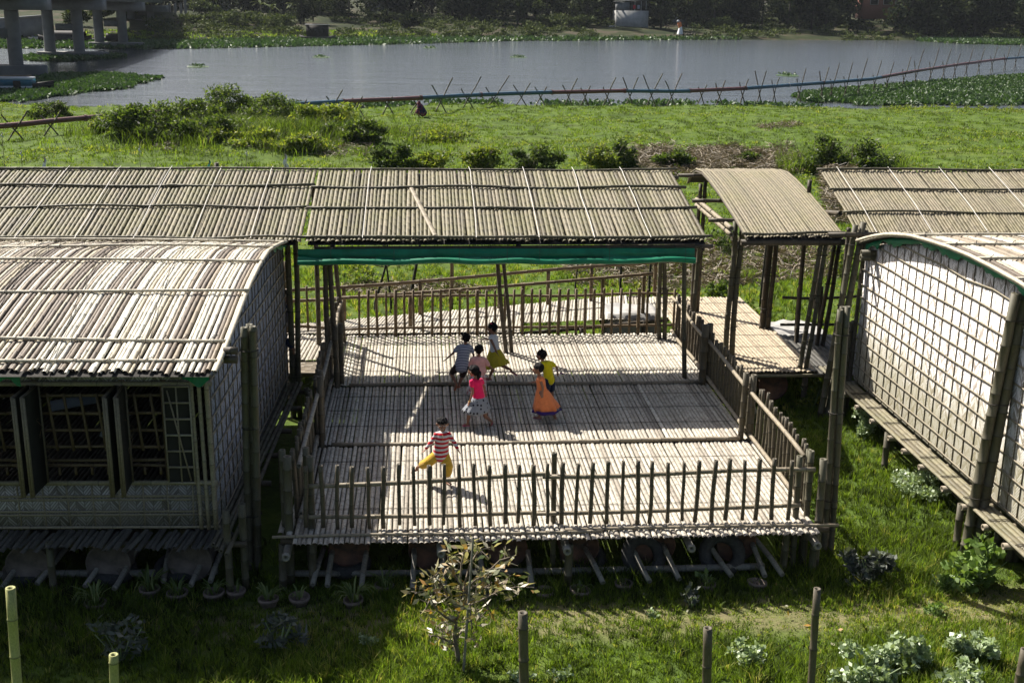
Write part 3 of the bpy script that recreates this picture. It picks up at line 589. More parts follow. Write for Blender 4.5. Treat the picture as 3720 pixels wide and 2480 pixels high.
# ---- ramp behind the deck and its handrails
ra, rb = np.array([-3.6, 25.5]), np.array([5.6, 28.4])
na, nb_ = np.array([-3.6, 24.85]), np.array([5.6, 26.0])
rp = thing('bamboo_ramp', 'long bamboo walkway slanting away behind the deck', 'walkway', (1, 26, DZ))
m = MB(); k = 128
for i in range(k):
    t_ = i/(k-1); p = na+(nb_-na)*t_; q = ra+(rb-ra)*(t_*1.0)
    if t_ < .62: p = np.array([p[0], 24.82])
    q = q+np.array([.30, .0]); q[1] = q[1]
    if t_ > .9: q[1] = 27.9
    slat(m, [(p[0], p[1]+random.uniform(-.03, .03), DZ-.02), (q[0], q[1]+random.uniform(-.03, .03), DZ-.02)], .066, .024, .4)
m.build('slat_floor', 'deck', rp)
for s_, e_ in (((-3.5, 24.9), (2.2, 24.95)), ((2.2, 24.95), (5.6, 26.0)), ((-3.3, 25.5), (5.4, 28.2))):
    m = MB(); pole(m, (*s_, DZ-.07), (*e_, DZ-.07), .045, .4); m.build('beam', 'pole_dark', rp)
for x, y in ((-3, 25.3), (-1, 26), (1, 26.7), (3, 27.3), (3.5, 25.3), (5, 25.8), (5.2, 28)):
    m = MB(); pole(m, (x, y, -.1), (x, y, DZ-.05), .05, .3); m.build('leg', 'pole_dark', rp)
hr = thing('handrail', 'brown bamboo handrail rising to the right along the far side of the walkway', 'railing', (1, 27, DZ))
pa, pb = GY(640, 668, 25.5), GY(1560, 600, 28.2); m = MB(); pole(m, pa, pb, .042, .42, 8, bend=.03); m.build('rail', 'pole_brown', hr)
for px in (735, 775, 940, 1120, 1235, 1340, 1500):
    t_ = (px-640)/920; p = pa+(pb-pa)*t_; m = MB(); pole(m, (p[0], p[1], DZ-.1), p, .045, .35, 8); m.build('post', 'pole_brown', hr)
hr = thing('handrail', 'brown bamboo handrail along the near side of the walkway, lower of the two', 'railing', (1, 25, DZ))
pa, pb = GY(640, 694, 24.9), GY(1500, 628, 26.0); m = MB(); pole(m, pa, pb, .036, .42, 8, bend=.03); m.build('rail', 'pole_brown', hr)
for px in (655, 930, 1190, 1380, 1480):
    t_ = (px-640)/860; p = pa+(pb-pa)*t_; m = MB(); pole(m, (p[0], p[1]+.06, DZ-.1), p+[0, .06, 0], .045, .35, 8); m.build('post', 'pole_brown', hr)
# ---- landing platform on the right
pl = thing('landing_platform', 'sunlit tan bamboo landing to the right of the deck', 'platform', (7, 24.5, DZ))
m = MB(); slat_field(m, 6.15, 7.74, lambda x: [(x, 21.78, DZ-.02), (x, 28.0-(x-6.1)*.1, DZ-.02)], .06, .08, .024, .42, .06, .003, .02)
slat_field(m, 5.6, 6.15, lambda x: [(x, 22.2, DZ-.02), (x, 28.0, DZ-.02)], .06, .08, .024, .42, .06, .003, .02)
m.build('slat_floor', 'platform', pl)
lashings(pl, 5.65, 7.7, (22.7, 23.5, 24.4, 25.3, 26.3, 27.2), DZ+.006)
m = MB(); m.bar((6.2, 21.74, DZ-.07), (7.85, 21.74, DZ-.07), .06, .05); m.build('front_board', 'ledge', pl)
joists(pl, 5.7, 7.8, (22, 23, 24, 25, 26, 27, 27.8), DZ-.09)
for x, y in ((6.25, 21.9), (7.55, 21.95), (7.6, 24.5), (7.6, 27.5), (6.2, 25)):
    m = MB(); pole(m, (x, y, -.1), (x, y, DZ-.1), .06, .3); m.build('leg', 'pole_dark', pl)
# dark corridor walk joining the right hut
cw = thing('corridor_walk', 'dim bamboo walk linking the landing and the right hut', 'walkway', (8.6, 23.5, DZ-.1))
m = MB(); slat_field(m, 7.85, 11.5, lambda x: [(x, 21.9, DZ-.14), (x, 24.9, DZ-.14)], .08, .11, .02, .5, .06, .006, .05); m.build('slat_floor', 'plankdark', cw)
joists(cw, 7.8, 11.5, (22.2, 23.2, 24.2), DZ-.2)
for x, y in ((8, 22), (8, 24.7), (10, 24.7), (11.3, 22)):
    m = MB(); pole(m, (x, y, -.1), (x, y, DZ-.2), .05, .3); m.build('leg', 'pole_dark', cw)
fence('dark open railing at the back of the right corridor', (8.0, 24.9), (10.6, 24.9), 5, DZ-.1, DZ+.95, rails=((DZ+.72, .1, .1, 0), (DZ+.1, .1, .1, 0)), mat='pole_dark', railmat='pole_dark', r=.04)
sk = thing('sheet', 'pale cloth sheet on the ground beside the landing', 'sheet', GZ(1810, 745, .3))
m = MB(); c = GZ(1812, 752, .35); xs = np.linspace(-.55, .8, 14); ys = np.linspace(-.5, .7, 12); Xs, Ys = np.meshgrid(xs, ys); m.grid(np.stack([c[0]+Xs, c[1]+Ys, .3+.05*vnoise(Xs, Ys, 4, 3)+.05*np.cos(Xs*3)], -1)); m.build('cloth', 'sack', sk, smooth=True)
m = MB(); m.box((c[0]-.5, c[1]-.4, -.05), (c[0]+.7, c[1]+.5, .2)); m.build('block', 'concrete', sk)
cb = GZ(1452, 700, .95); bk = thing('covered_block', 'pale block under a dusty sheet at the end of the walkway', 'block', (cb[0], cb[1], 0))
m = MB(); xs = np.linspace(-.75, .6, 16); ys = np.linspace(-.9, .35, 14); Xs, Ys = np.meshgrid(xs, ys); Zs = .9+.03*vnoise(Xs, Ys, 5, 4)-.75*np.clip((-.62-Ys)/.28, 0, 1)-.5*np.clip((np.abs(Xs+.07)-.6)/.1, 0, 1)
m.grid(np.stack([cb[0]+Xs, cb[1]+Ys, Zs], -1)); m.build('sheet', 'sack', bk, smooth=True)
m = MB(); m.box((cb[0]-.62, cb[1]-.6, -.05), (cb[0]+.48, cb[1]+.3, .84)); m.build('core', 'darkin', bk)
# ---- roofs
def roof_thing(name, label, x0, x1, prof, mat, wmin, wmax, purl, ropes=(), over=.0, cat='roof', sk=0, polemat='pole', h=.03, inode=.32, pr=.026, gapend=None):
    """prof: [(Y,Z)...] front to back"""
    t = thing(name, label, cat, ((x0+x1)/2, prof[0][0], prof[0][1]))
    m = MB(); P = np.array(prof, float)
    slat_field(m, x0, x1, lambda x: np.stack([np.full(len(P), x), P[:, 0], P[:, 1]], 1), wmin, wmax, h, inode, .07, .005, .03, .008)
    m.build('slat_cover', mat, t)
    m = MB(); lo = np.stack([P[:, 0], P[:, 1]-.05], 1)
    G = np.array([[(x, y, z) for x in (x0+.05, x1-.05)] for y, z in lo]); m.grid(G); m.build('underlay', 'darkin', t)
    d = np.concatenate([[0], np.cumsum(np.hypot(np.diff(P[:, 0]), np.diff(P[:, 1])))])
    for s in purl:
        y = np.interp(s*d[-1], d, P[:, 0]); z = np.interp(s*d[-1], d, P[:, 1])+h+pr*.9; x = x0-.08
        while x < x1:
            e = min(x+random.uniform(3.4, 4.4), x1+.1)
            if x1-e < 1: e = x1+.1
            m = MB(); pole(m, (x, y+random.uniform(-.02, .02), z), (e, y+random.uniform(-.03, .03), z), pr*random.uniform(.85, 1.1), .3, 8, bend=.025); m.build('roof_pole', polemat, t); x = e-.15
            if e >= x1: break
    for rx in ropes:
        pts = np.stack([np.full(len(P), rx)+rng.normal(0, .01, len(P)), P[:, 0], P[:, 1]+h+pr*2.0], 1); pp, L = along(pts, np.linspace(0, d[-1], 14)); m = MB(); line_tube(m, pp, .0065, 5); m.build('rope', 'rope', t)
    return t
CF, CB = 20.6, 24.05; zf = GY(1100, 556, CF)[2]; zb_ = GY(1100, 396, CB)[2]
cprof = [(CF, zf), (21.5, zf+(zb_-zf)*.265), (22.6, zf+(zb_-zf)*.59), (23.5, zf+(zb_-zf)*.85), (CB, zb_), (24.2, zb_+.01)]
xl, xr = GY(699, 556, CF)[0], GY(1617, 556, CF)[0]
xs_r = [-.96+.0, 1.24, 2.7, 3.9]
can = roof_thing('bamboo_canopy', 'brown bamboo canopy with a rolled green tarpaulin over the back of the deck', xl, 5.1, cprof, 'roof_brown', .062, .085, (0.03, .40, .69, .97), (-1.05+.0, .95, 2.05, 3.05, 4.05), polemat='pole', cat='canopy')
m = MB(); pole(m, (-1.9, 20.66, zf-.12), (5.2, 20.66, zf-.1), .035, .4); m.build('eave_beam', 'pole_dark', can)
m = MB(); pole(m, (-1.9, 24.3, zb_-.14), (5.3, 24.3, zb_-.14), .045, .4); m.build('ridge_beam', 'pole_dark', can)
for x in (-1.6, 1.7, 5.0):
    m = MB(); pole(m, (x, 20.6, zf-.14), (x, 24.3, zb_-.16), .045, .4); m.build('rafter', 'pole_dark', can)
# tarpaulin roll under the eave
tl, tr_ = GY(684, 585, 20.5)[0], GY(1596, 585, 20.5)[0]; tt = GY(1100, 573, 20.5)[2]; tb = GY(1100, 604, 20.5)[2]
m = MB(); n = 90; xs = np.linspace(tl, tr_, n); rows = []
for j, (f_, yo) in enumerate(((0., .02), (.25, .0), (.5, -.02), (.62, .0), (.68, -.06), (.8, -.10), (.95, -.08), (1.05, -.0), (1., .05), (.5, .06), (0., .06))):
    rows.append(np.stack([xs, np.full(n, 20.52)+yo+.018*vnoise(xs, xs*0+j, 3.3, j), np.full(n, tt+(tb-tt)*f_)+(.025*vnoise(xs, xs*0+j*.3, 2.1, 3) if .3 < f_ < 1.1 else 0)+.05*np.exp(-((xs-tl)/.3)**2)*(f_ > .5)], 1))
m.grid(np.array(rows)); tarp = m.build('tarpaulin', 'tarp', can, smooth=True)
m = MB(); rows = [np.stack([xs, np.full(n, 20.44)-o+.02*vnoise(xs, xs*0+k, 2.6, k), np.full(n, tt+(tb-tt)*f_)+.035*vnoise(xs, xs*0, 1.9, 7)*(1-abs(f_-.8)*2), ], 1) for k, (f_, o) in enumerate(((.60, .0), (.66, .05), (.78, .07), (.92, .05), (1.04, 0.), (1.03, -.06)))]
m.grid(np.array(rows)); m.build('rolled_fold', 'tarpbright', tarp, smooth=True)
for i, px in enumerate((862, 1022, 1165, 1385, 905+330)):
    cu = bpy.data.curves.new('lettering', 'FONT'); cu.body = 'MADE IN KOREA'; cu.size = .062; cu.extrude = .001; ob = bpy.data.objects.new('tmp', cu); COL.objects.link(ob)
    dg = bpy.context.evaluated_depsgraph_get(); me = bpy.data.meshes.new_from_object(ob.evaluated_get(dg)); bpy.data.objects.remove(ob); p = GY(px, 589, 20.47)
    me.transform(Matrix.Translation(Vector(p)-Vector(can.location)) @ Matrix.Rotation(math.radians(90), 4, 'X') @ Matrix.Rotation(math.pi, 4, 'Z'))
    me.materials.clear(); me.materials.append(MT['twine']); o = bpy.data.objects.new('lettering', me); COL.objects.link(o); o.parent = tarp
    if i == 3: break
# ties on the tarpaulin
for px in (760, 905, 1055, 1165, 1240, 1400, 1575):
    m = MB(); p = GY(px, 560, 20.42); q = GY(px, 600, 20.38); line_tube(m, np.array([p, (p+q)/2, q]), .003, 4); m.build('tie', 'twine', can)
# loose split pole lying on the roof
p0 = np.array([GY(945, 440, 22.9)[0], 22.95, 0]); p1 = np.array([GY(1000, 553, 20.75)[0], 20.7, 0])
for p in (p0, p1): p[2] = np.interp(p[1], [q[0] for q in cprof], [q[1] for q in cprof])+.075
m = MB(); slat(m, [p1, p0], .085, .02, .35); m.build('loose_pole', 'rail', thing('loose_split_pole', 'split bamboo length lying askew on the canopy roof', 'pole', p0)).parent.location
def post_group(label, tops, r, mat='pole', n=1, name='bamboo_post', cat='post', sp=.11):
    """tops: (top xyz, base xyz); n culms bound together"""
    top, base = [np.array(q, float) for q in tops]; t = thing(name, label, cat, base)
    offs = [(0, 0)] if n == 1 else [(-.5, 0), (.5, 0)] if n == 2 else [(-.5, -.3), (.5, -.3), (0, .5)]
    for i, (ox, oy) in enumerate(offs):
        o = np.array([ox*sp, oy*sp, 0]); m = MB(); pole(m, base+o, top+o+[0, 0, random.uniform(-.05, .04)*(n > 1)], r*random.uniform(.92, 1.06), .34, 10, bend=.02, taper=.12); m.build('culm', mat, t)
    if n > 1:
        for f_ in (.25, .6, .9):
            c = base+(top-base)*f_; m = MB(); th = np.linspace(0, 2*math.pi, 15); R = sp*.5+r*1.15
            line_tube(m, np.stack([c[0]+np.cos(th)*R, c[1]+np.sin(th)*(r*1.25 if n == 2 else R), c[2]+0*th], 1), .008, 4); m.build('lashing', 'twine', t)
    return t
def PG(label, tx, ty, bx, by, r, z=0., n=1, mat='pole', dz=0, sp=.11, down=.1):
    b = GZ(bx, by, z); tp = GY(tx, ty, b[1]); b[2] -= down; return post_group(label, (tp+[0, 0, dz], b), r, mat, n, sp=sp)
# canopy posts
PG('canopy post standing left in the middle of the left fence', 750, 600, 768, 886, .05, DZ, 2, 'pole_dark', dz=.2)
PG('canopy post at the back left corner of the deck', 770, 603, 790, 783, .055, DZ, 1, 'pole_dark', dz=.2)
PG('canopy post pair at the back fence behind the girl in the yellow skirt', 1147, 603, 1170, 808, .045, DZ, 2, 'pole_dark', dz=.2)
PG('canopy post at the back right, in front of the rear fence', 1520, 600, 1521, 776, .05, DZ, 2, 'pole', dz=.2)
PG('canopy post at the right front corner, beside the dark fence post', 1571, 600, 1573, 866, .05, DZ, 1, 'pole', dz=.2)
PG('tall canopy post just right of the canopy corner', 1607, 565, 1590, 790, .05, DZ, 1, 'pole', dz=.1)
PG('left one of two posts behind the rear fence under the canopy', 1038, 600, 1036, 700, .05, DZ, 1, 'pole_brown', dz=.2)
# tall mooring poles
PG('tall bundle of green bamboo standing at the front corner of the windowed hut', 571, 742, 583, 1302, .056, 0, 3, sp=.115)
PG('tall dark pole pair between the windowed hut and the deck, under the roof end', 669, 537, 682, 958, .058, 0, 2, 'pole', sp=.13)
PG('thin pole behind the dark pole pair', 655, 600, 660, 800, .045, 0, 1, 'pole_brown')
PG('tall leaning bundle standing on the grass at the right front corner of the deck', 1937, 706, 1898, 1270, .047, 0, 3, sp=.10)
PG('tall leaning pole pair behind the right bundle', 1975, 514, 1890, 958, .062, 0, 2, sp=.14)
PG('tall pole pair rising through the landing beside the arched roof', 1697, 504, 1674, 818, .058, DZ, 2, sp=.13)
PG('thick leaning pole pair in front of the white matting wall', 2345, 668, 2225, 1275, .075, 0, 2, sp=.15)
PG('leaning post pair at the front right of the arched roof', 1893, 555, 1843, 845, .05, DZ, 2, 'pole', sp=.12)
PG('dark post pair behind the arched roof front right post', 1925, 550, 1882, 790, .05, DZ-.1, 2, 'pole_dark', sp=.12)
PG('dark post cluster at the right side of the landing', 1775, 545, 1755, 752, .055, DZ, 3, 'pole_dark', sp=.15, dz=.05)
PG('dark post pair at the rear of the landing', 1700, 550, 1682, 690, .045, DZ, 2, 'pole_dark', sp=.12)
PG('dark post pair at the rear left of the arched roof', 1614, 420, 1604, 560, .05, 2.4, 2, 'pole_dark', sp=.12, down=1.7)
PG('thin post behind the landing', 1900, 545, 1870, 700, .04, DZ, 1, 'pole_dark')
# ---- small arched roof over the landing
AF, AB = 21.9, 26.4; za = GY(1830, 546, AF)[2]; zc = GY(1720, 393, 26.0)[2]
aprof = [(AF, za), (23, za+(zc-za)*.34), (24.2, za+(zc-za)*.68), (25.2, za+(zc-za)*.9), (25.9, zc), (26.5, zc-.03), (27, zc-.18), (27.3, zc-.4)]
ax0, ax1 = GY(1716, 546, AF)[0], GY(1940, 548, AF)[0]
ar = roof_thing('arched_canopy', 'small tan arched bamboo roof over the landing', ax0, ax1, aprof, 'roof_tan', .05, .07, (0.02,), (), cat='canopy', h=.018)
m = MB(); pole(m, (ax0-.1, AF+.05, za-.1), (ax1+.05, AF+.05, za-.1), .06, .4); m.build('eave_beam', 'pole_dark', ar)
for s in (0, 1):
    x = (ax0+.03, ax1-.03)[s]; m = MB()
    P = np.array([(x, y, z-.05) for y, z in aprof]); sweep(m, P, np.tile(np.array([(math.cos(q), math.sin(q)) for q in np.arange(8)*math.pi/4])*.03, (len(P), 1, 1))); m.build('edge_rafter', 'pole_dark', ar)
for y, z in ((23, aprof[1][1]-.1), (24.5, zc-.42), (26, zc-.1)):
    m = MB(); pole(m, (ax0-.5, y, z), (ax1, y, z), .04, .4); m.build('crossbeam', 'pole_dark', ar)
pb2 = thing('tie_beam', 'pair of pale bamboo beams running from the canopy to the arched roof pole', 'beam', (6, 24, 2.8))
for dz in (0, -.14):
    p = GY(1600, 458+ -dz*90, 26.2); q = GY(1680, 525-dz*100, 22.4); m = MB(); pole(m, p, q, .05, .4); m.build('beam_pole', 'rail', pb2)
# ---- far roofs
lx1 = GY(684, 553, CF)[0]
roof_thing('far_roof', 'long brown bamboo roof behind the windowed hut on the left', -8.5, lx1, cprof, 'roof_brown', .062, .085, (.03, .42, .71, .97), (-5.0, -4.0, -3.0, -6.0, -7.0), cat='roof')
rprof = [(CF+.4, GY(2020, 592, CF+.4)[2]), (22.6, (GY(2020, 592, CF+.4)[2]*1.6+(zb_+.04)*2.0)/3.6), (24.2, zb_+.04)]
rt = roof_thing('far_roof', 'long tan bamboo roof behind the right hut', GY(2010, 590, CF+.4)[0]-.1, 14, rprof, 'roof_tan', .05, .065, (.03, .44, .72, .985), (8.6, 9.7, 10.8, 11.9), cat='roof', h=.018)
for x, y in ((-2.2, 24.0), (-5, 24.2), (-8, 24.2)):
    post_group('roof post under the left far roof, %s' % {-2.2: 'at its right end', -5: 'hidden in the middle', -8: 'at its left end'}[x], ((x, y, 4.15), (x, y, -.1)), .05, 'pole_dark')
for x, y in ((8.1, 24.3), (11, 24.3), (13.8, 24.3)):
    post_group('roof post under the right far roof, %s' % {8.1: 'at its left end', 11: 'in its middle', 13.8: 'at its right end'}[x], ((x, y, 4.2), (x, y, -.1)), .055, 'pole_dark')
rbm = thing('tie_beam', 'stub beams sticking out under the left end of the right far roof', 'beam', (8, 23.5, 3.6))
for (a, b), (c, d) in (((1885, 487), (1930, 490)), ((1895, 520), (1990, 560))):
    m = MB(); pole(m, GY(a, b, 23.6), GY(c, d, 22.6), .05, .4); m.build('beam_pole', 'pole_dark', rbm)
# ================================================================== LEFT HUT WITH WINDOWS
FX = -2.84; FY = 15.16; BX = -9.0; BYY = 21.9
hut = thing('bamboo_hut', 'bamboo hut with open shutters and a pale arched roof at the left', 'hut', (-5.5, 18, DZ))
vprof = [(14.5, 3.20), (15.2, 3.31), (16.06, 3.48), (16.6, 3.60), (17.3, 3.72), (18.1, 3.81), (18.9, 3.84), (19.8, 3.76), (20.8, 3.61), (21.7, 3.45), (22.5, 3.29)]
def zroof(y, prof): return np.interp(y, [q[0] for q in prof], [q[1] for q in prof])
def endwall(parent, x, y0, y1, prof, mat, sx, bat, zlow=DZ, bz=.26, by=.3, zoff=-.08):
    """gable wall of plaited matting with a lattice of battens on side sx"""
    ys = np.linspace(y0, y1, 24); top = np.array([zroof(y, prof)+zoff for y in ys]); m = MB()
    G = np.stack([np.stack([np.full(24, x+o), ys, zz], 1) for o, zz in ((0, ys*0+zlow), (0, top), (-sx*.03, top), (-sx*.03, ys*0+zlow))]); m.grid(G); m.build('end_wall', mat, parent)
    y = y0+.05
    while y < y1:
        zt_ = zroof(y, prof)+zoff; m = MB(); m.bar((x+sx*.008, y+random.uniform(-.02, .02), zlow), (x+sx*.006, y+random.uniform(-.03, .03), zt_), .010, .016, (sx, 0, 0)); m.build('upright_batten', bat[0], parent); y += by*random.uniform(.9, 1.1)
    z = zlow+.06
    while z < max(top)-.08:
        ok = ys[top > z+.03]
        if len(ok) > 1:
            m = MB(); ya, yb = ok[0]-.02, ok[-1]+.02; pth = np.linspace(ya, yb, 8); P = np.stack([np.full(8, x+sx*.018), pth, z+rng.normal(0, .012, 8)], 1)
            sweep(m, P, np.tile(np.array([(-.006, -.014), (.006, -.014), (.006, .014), (-.006, .014)]), (8, 1, 1))); m.build('cross_batten', bat[1], parent)
        z += bz*random.uniform(.92, 1.08)
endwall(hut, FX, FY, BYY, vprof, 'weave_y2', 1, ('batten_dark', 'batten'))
# roof
rz = [(a, b) for a, b in vprof]
roof = roof_thing('tmp_roof', '', 'roof', -9.2, -2.62, ) if False else None
def arch_roof(parent, x0, x1, prof, mat, purl, edge_x, ropes=(), wm=(.042, .068)):
    P = np.array(prof, float); pf = np.array([[np.interp(t, np.linspace(0, 1, len(P)), P[:, 0]), np.interp(t, np.linspace(0, 1, len(P)), P[:, 1])] for t in np.linspace(0, 1, 16)])
    m = MB(); slat_field(m, x0, x1, lambda x: np.stack([np.full(16, x), pf[:, 0], pf[:, 1]], 1), *wm, .024, .34, .14, .006, .07, .012, miss=.0015); rf = m.build('roof', mat, parent)
    m = MB(); G = np.array([[(x, y, z-.03) for x in (x0+.06, x1-.06)] for y, z in pf]); m.grid(G); m.build('underlay', 'darkin', rf)
    d = np.concatenate([[0], np.cumsum(np.hypot(np.diff(pf[:, 0]), np.diff(pf[:, 1])))])
    for s in purl:
        y = np.interp(s*d[-1], d, pf[:, 0]); z = np.interp(s*d[-1], d, pf[:, 1])+.045; m = MB(); pole(m, (x0, y, z), (x1+.06, y+random.uniform(-.04, .04), z), .022, .32, 8, bend=.03); m.build('roof_pole', 'roof_pale', rf)
        m = MB(); x = x0+.2
        while x < x1:
            a = rng.uniform(-.04, .04, 2); line_tube(m, np.array([(x-.02, y-.03, z+.01), (x, y, z+.028), (x+.02+a[0], y+.04, z+.012), (x+.05+a[1], y+.03, z+.05)]), .006, 4); x += random.uniform(.25, .5)
        m.build('lashing', 'twine', rf)
    for rx, dx in ropes:
        pp = np.array([(rx+dx*k/15, pf[k, 0], pf[k, 1]+.06) for k in range(16)]); m = MB(); line_tube(m, pp, .006, 4); m.build('rope', 'twine', rf)
    m = MB(); sweep(m, np.array([(edge_x, y, z+.03) for y, z in pf]), np.tile(np.array([(math.cos(q), math.sin(q)) for q in np.arange(8)*math.pi/4])*.030, (16, 1, 1))); m.build('edge_rafter', 'roof_pale', rf)
    return rf, pf
rf, pf = arch_roof(hut, -9.2, -2.62, vprof, 'roof_pale', (.035, .115, .30, .46, .60, .74, .84, .93), -2.60, [(-3.6, -.6), (-4.7, -.7), (-5.8, -.6), (-7, -.6)])
def gable_tarp(parent, x, pf, mat, s0, s1, drop=.09, sx=1):
    n = 60; ys = np.linspace(pf[0][0]+s0, pf[-1][0]-s1, n); zt_ = np.interp(ys, pf[:, 0], pf[:, 1])-.035; dr = drop*(.75+.45*vnoise(ys, ys*0, 6, 2)); rows = [np.stack([np.full(n, x)+o+.015*vnoise(ys, ys*0+k, 9, k), ys, zt_-dr*f_], 1) for k, (o, f_) in enumerate(((0, 0), (.03*sx, .3), (.02*sx, .7), (.0, 1.)))]
    m = MB(); m.grid(np.array(rows)); m.build('tarpaulin_edge', mat, parent, smooth=True)
gable_tarp(hut, FX+.06, pf, 'tarpbright', 1.6, .3, .12)
# front facade
zs = {k: GY(300, y, FY)[2] for k, y in dict(eave=868, head=885, sill=1100, low=1205).items()}
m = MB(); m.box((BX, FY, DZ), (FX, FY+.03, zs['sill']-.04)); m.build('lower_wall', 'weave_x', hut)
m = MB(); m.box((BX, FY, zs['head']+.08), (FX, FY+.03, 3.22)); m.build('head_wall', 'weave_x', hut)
for z, r_ in ((zs['sill']-.02, .035), (zs['head']+.05, .035), (zs['head']+.16, .02), (DZ+.03, .02)):
    m = MB(); pole(m, (BX, FY-.02, z), (FX+.05, FY-.02, z), r_, .35, 8); m.build('wall_rail', 'batten', hut)
nx = int((FX-BX)/.33); hz = (zs['sill']-DZ)
for f_ in (.30, .62):
    for k in range(2):
        m = MB(); m.bar((BX, FY-.018, DZ+hz*f_+k*.05), (FX+.02, FY-.018, DZ+hz*f_+k*.05), .012, .034, (0, 0, 1)); m.build('cross_batten', 'batten', hut)
x = FX-.3
while x > BX:
    m = MB(); m.bar((x, FY-.008, DZ), (x+random.uniform(-.02, .02), FY-.008, zs['sill']-.05), .014, .04, (0, 1, 0)); m.build('upright_batten', 'batten', hut); x -= .33
for dx in (.0, -.10, -.2):
    m = MB(); pole(m, (FX+dx, FY-.03, DZ), (FX+dx-.02, FY-.03, zs['eave']+.1), .028 if dx else .035, .35, 8); m.build('corner_pole', 'batten', hut)
# posts between windows and grilles
def wx(px): return GY(px, 1000, FY)[0]
for px in (90, 290, 384):
    m = MB(); pole(m, (wx(px), FY+.02, zs['sill']-.05), (wx(px), FY+.02, zs['head']+.1), .045, .35); m.build('window_post', 'pole_brown', hut)
gz0, gz1 = GY(200, 1088, FY+.1)[2], GY(200, 893, FY+.1)[2]
def grille(xa, xb, parent=hut):
    fr = MB()
    for z in (gz0+.0, gz0+.30, gz1-.02): pass
    for yy in (905, 945, 984, 1022, 1053, 1064):
        z = GY(200, yy, FY+.1)[2]; pole(fr, (xa, FY+.08, z), (xb, FY+.08, z+random.uniform(-.01, .01)), .022, .3, 7)
    g = fr.build('window_grille', 'pole_brown', parent)
    x = xa+.14
    while x < xb-.05:
        m = MB(); pole(m, (x+.05, FY+.05, GY(200, 1026, FY+.1)[2]-.02), (x-.02, FY+.05, gz1-.03), .02, .3, 7); m.build('bar', 'pole_brown', g)
        m = MB(); pole(m, (x+.05, FY+.05, GY(200, 1084, FY+.1)[2]), (x+.05, FY+.05, GY(200, 1066, FY+.1)[2]), .02, .3, 7); m.build('bar', 'pole_brown', g); x += .215
grille(BX, wx(14)); grille(wx(14), wx(88)); grille(wx(92), wx(288)); grille(wx(292), wx(384))
def shutter(x, y, ang, wd, mat='darkin', frame='batten', name='shutter', tagl=''):
    """shutter hinged at (x,y), opening by ang from +X towards the camera"""
    z0_, z1_ = zs['sill']+.0, zs['head']+.03; d = np.array([math.cos(ang), -math.sin(ang), 0]); n_ = np.array([math.sin(ang), math.cos(ang), 0]); o = np.array([x, y, 0.])
    m = MB(); P = np.array([[o+[0, 0, z0_], o+[0, 0, z1_]], [o+d*wd+[0, 0, z0_], o+d*wd+[0, 0, z1_]]]); P2 = P+n_*.012; m.grid(np.array([P[0], P[1], P2[1], P2[0], P[0]])); s = m.build(name, 'darkin', hut, label=tagl)
    m = MB(); q = n_*-.012
    for a in (0, .5, 1): m.bar(o+d*wd*a+q+[0, 0, z0_], o+d*wd*a+q+[0, 0, z1_], .016, .03, n_)
    for k in range(7):
        z = z0_+(z1_-z0_)*k/6; m.bar(o+q*1.1+[0, 0, z], o+d*wd+q*1.1+[0, 0, z], .02, .03, n_)
    q = n_*.02
    for a in (0, 1): m.bar(o+d*wd*a+q+[0, 0, z0_], o+d*wd*a+q+[0, 0, z1_], .016, .03, n_)
    m.build('frame', frame, s); return s, o, d, z0_, z1_, n_
s, o, d, a0, a1, n_ = shutter(wx(386), FY-.06, .0, .345, name='shutter', tagl='closed lattice shutter with a pale diagonal strip')
m = MB(); m.bar(o+d*.06-n_*.035+[0, 0, a1-.05], o+d*.30-n_*.035+[0, 0, a0+.04], .014, .026, (0, -1, 0)); m.build('diagonal_strip', 'rail', s)
for (px, ang, wd, l) in ((80, 1.62, .50, 'open shutter, left leaf'), (99, 1.60, .50, 'open shutter with a yellowed edge'), (279, 1.58, .50, 'open shutter, left leaf'), (297, 1.50, .5, 'open shutter, right leaf'), (-60, 1.5, .5, 'open shutter')):
    shutter(wx(px), FY-.05, ang, wd, frame='batten_dark' if px != 98 else 'ledge', tagl=l)
for px, py in ((282, 1000), (100, 1010), (290, 960), (90, 960), (300, 980)):
    m = MB(); p = GY(px, py, 14.9); q = [p]
    for k in range(9): q.append(q[-1]+np.array([rng.normal(0, .03), rng.normal(0, .02), -.04+rng.normal(0, .02)]))
    line_tube(m, np.array(q), .004, 4); m.build('loose_string', 'pole_brown', hut)
# inside: floor, back wall, a few dim things
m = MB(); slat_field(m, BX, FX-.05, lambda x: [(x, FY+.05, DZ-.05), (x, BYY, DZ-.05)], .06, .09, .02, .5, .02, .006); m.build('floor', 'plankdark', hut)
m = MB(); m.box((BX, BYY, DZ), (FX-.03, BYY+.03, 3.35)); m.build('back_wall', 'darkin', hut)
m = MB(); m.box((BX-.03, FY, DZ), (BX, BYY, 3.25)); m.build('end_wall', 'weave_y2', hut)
bag = thing('plastic_bag', 'pale blue plastic bag hanging inside the hut window', 'bag', GY(247, 990, 15.6))
p = GY(247, 990, 15.6); m = MB(); th = np.arange(12)*math.pi/6; m.grid(np.array([[(p[0]+math.cos(t)*r_*(1+.2*math.sin(3*t+k)), p[1]+math.sin(t)*r_, p[2]+z) for t in th] for k, (r_, z) in enumerate(((.02, .1), (.05, .06), (.09, 0), (.10, -.05), (.04, -.09), (.005, -.1)))]), True); m.build('bag_body', 'cloth_blue', bag, smooth=True)
bd = thing('board', 'tilted pale board inside the hut, behind the window grille', 'board', GY(170, 925, 17.5)); p = GY(170, 925, 17.5); m = MB(); m.bar(p+[-.35, 0, -.05], p+[.35, 0, .08], .02, .16, (0, .6, 1)); m.build('panel', 'cloth_blue', bd)
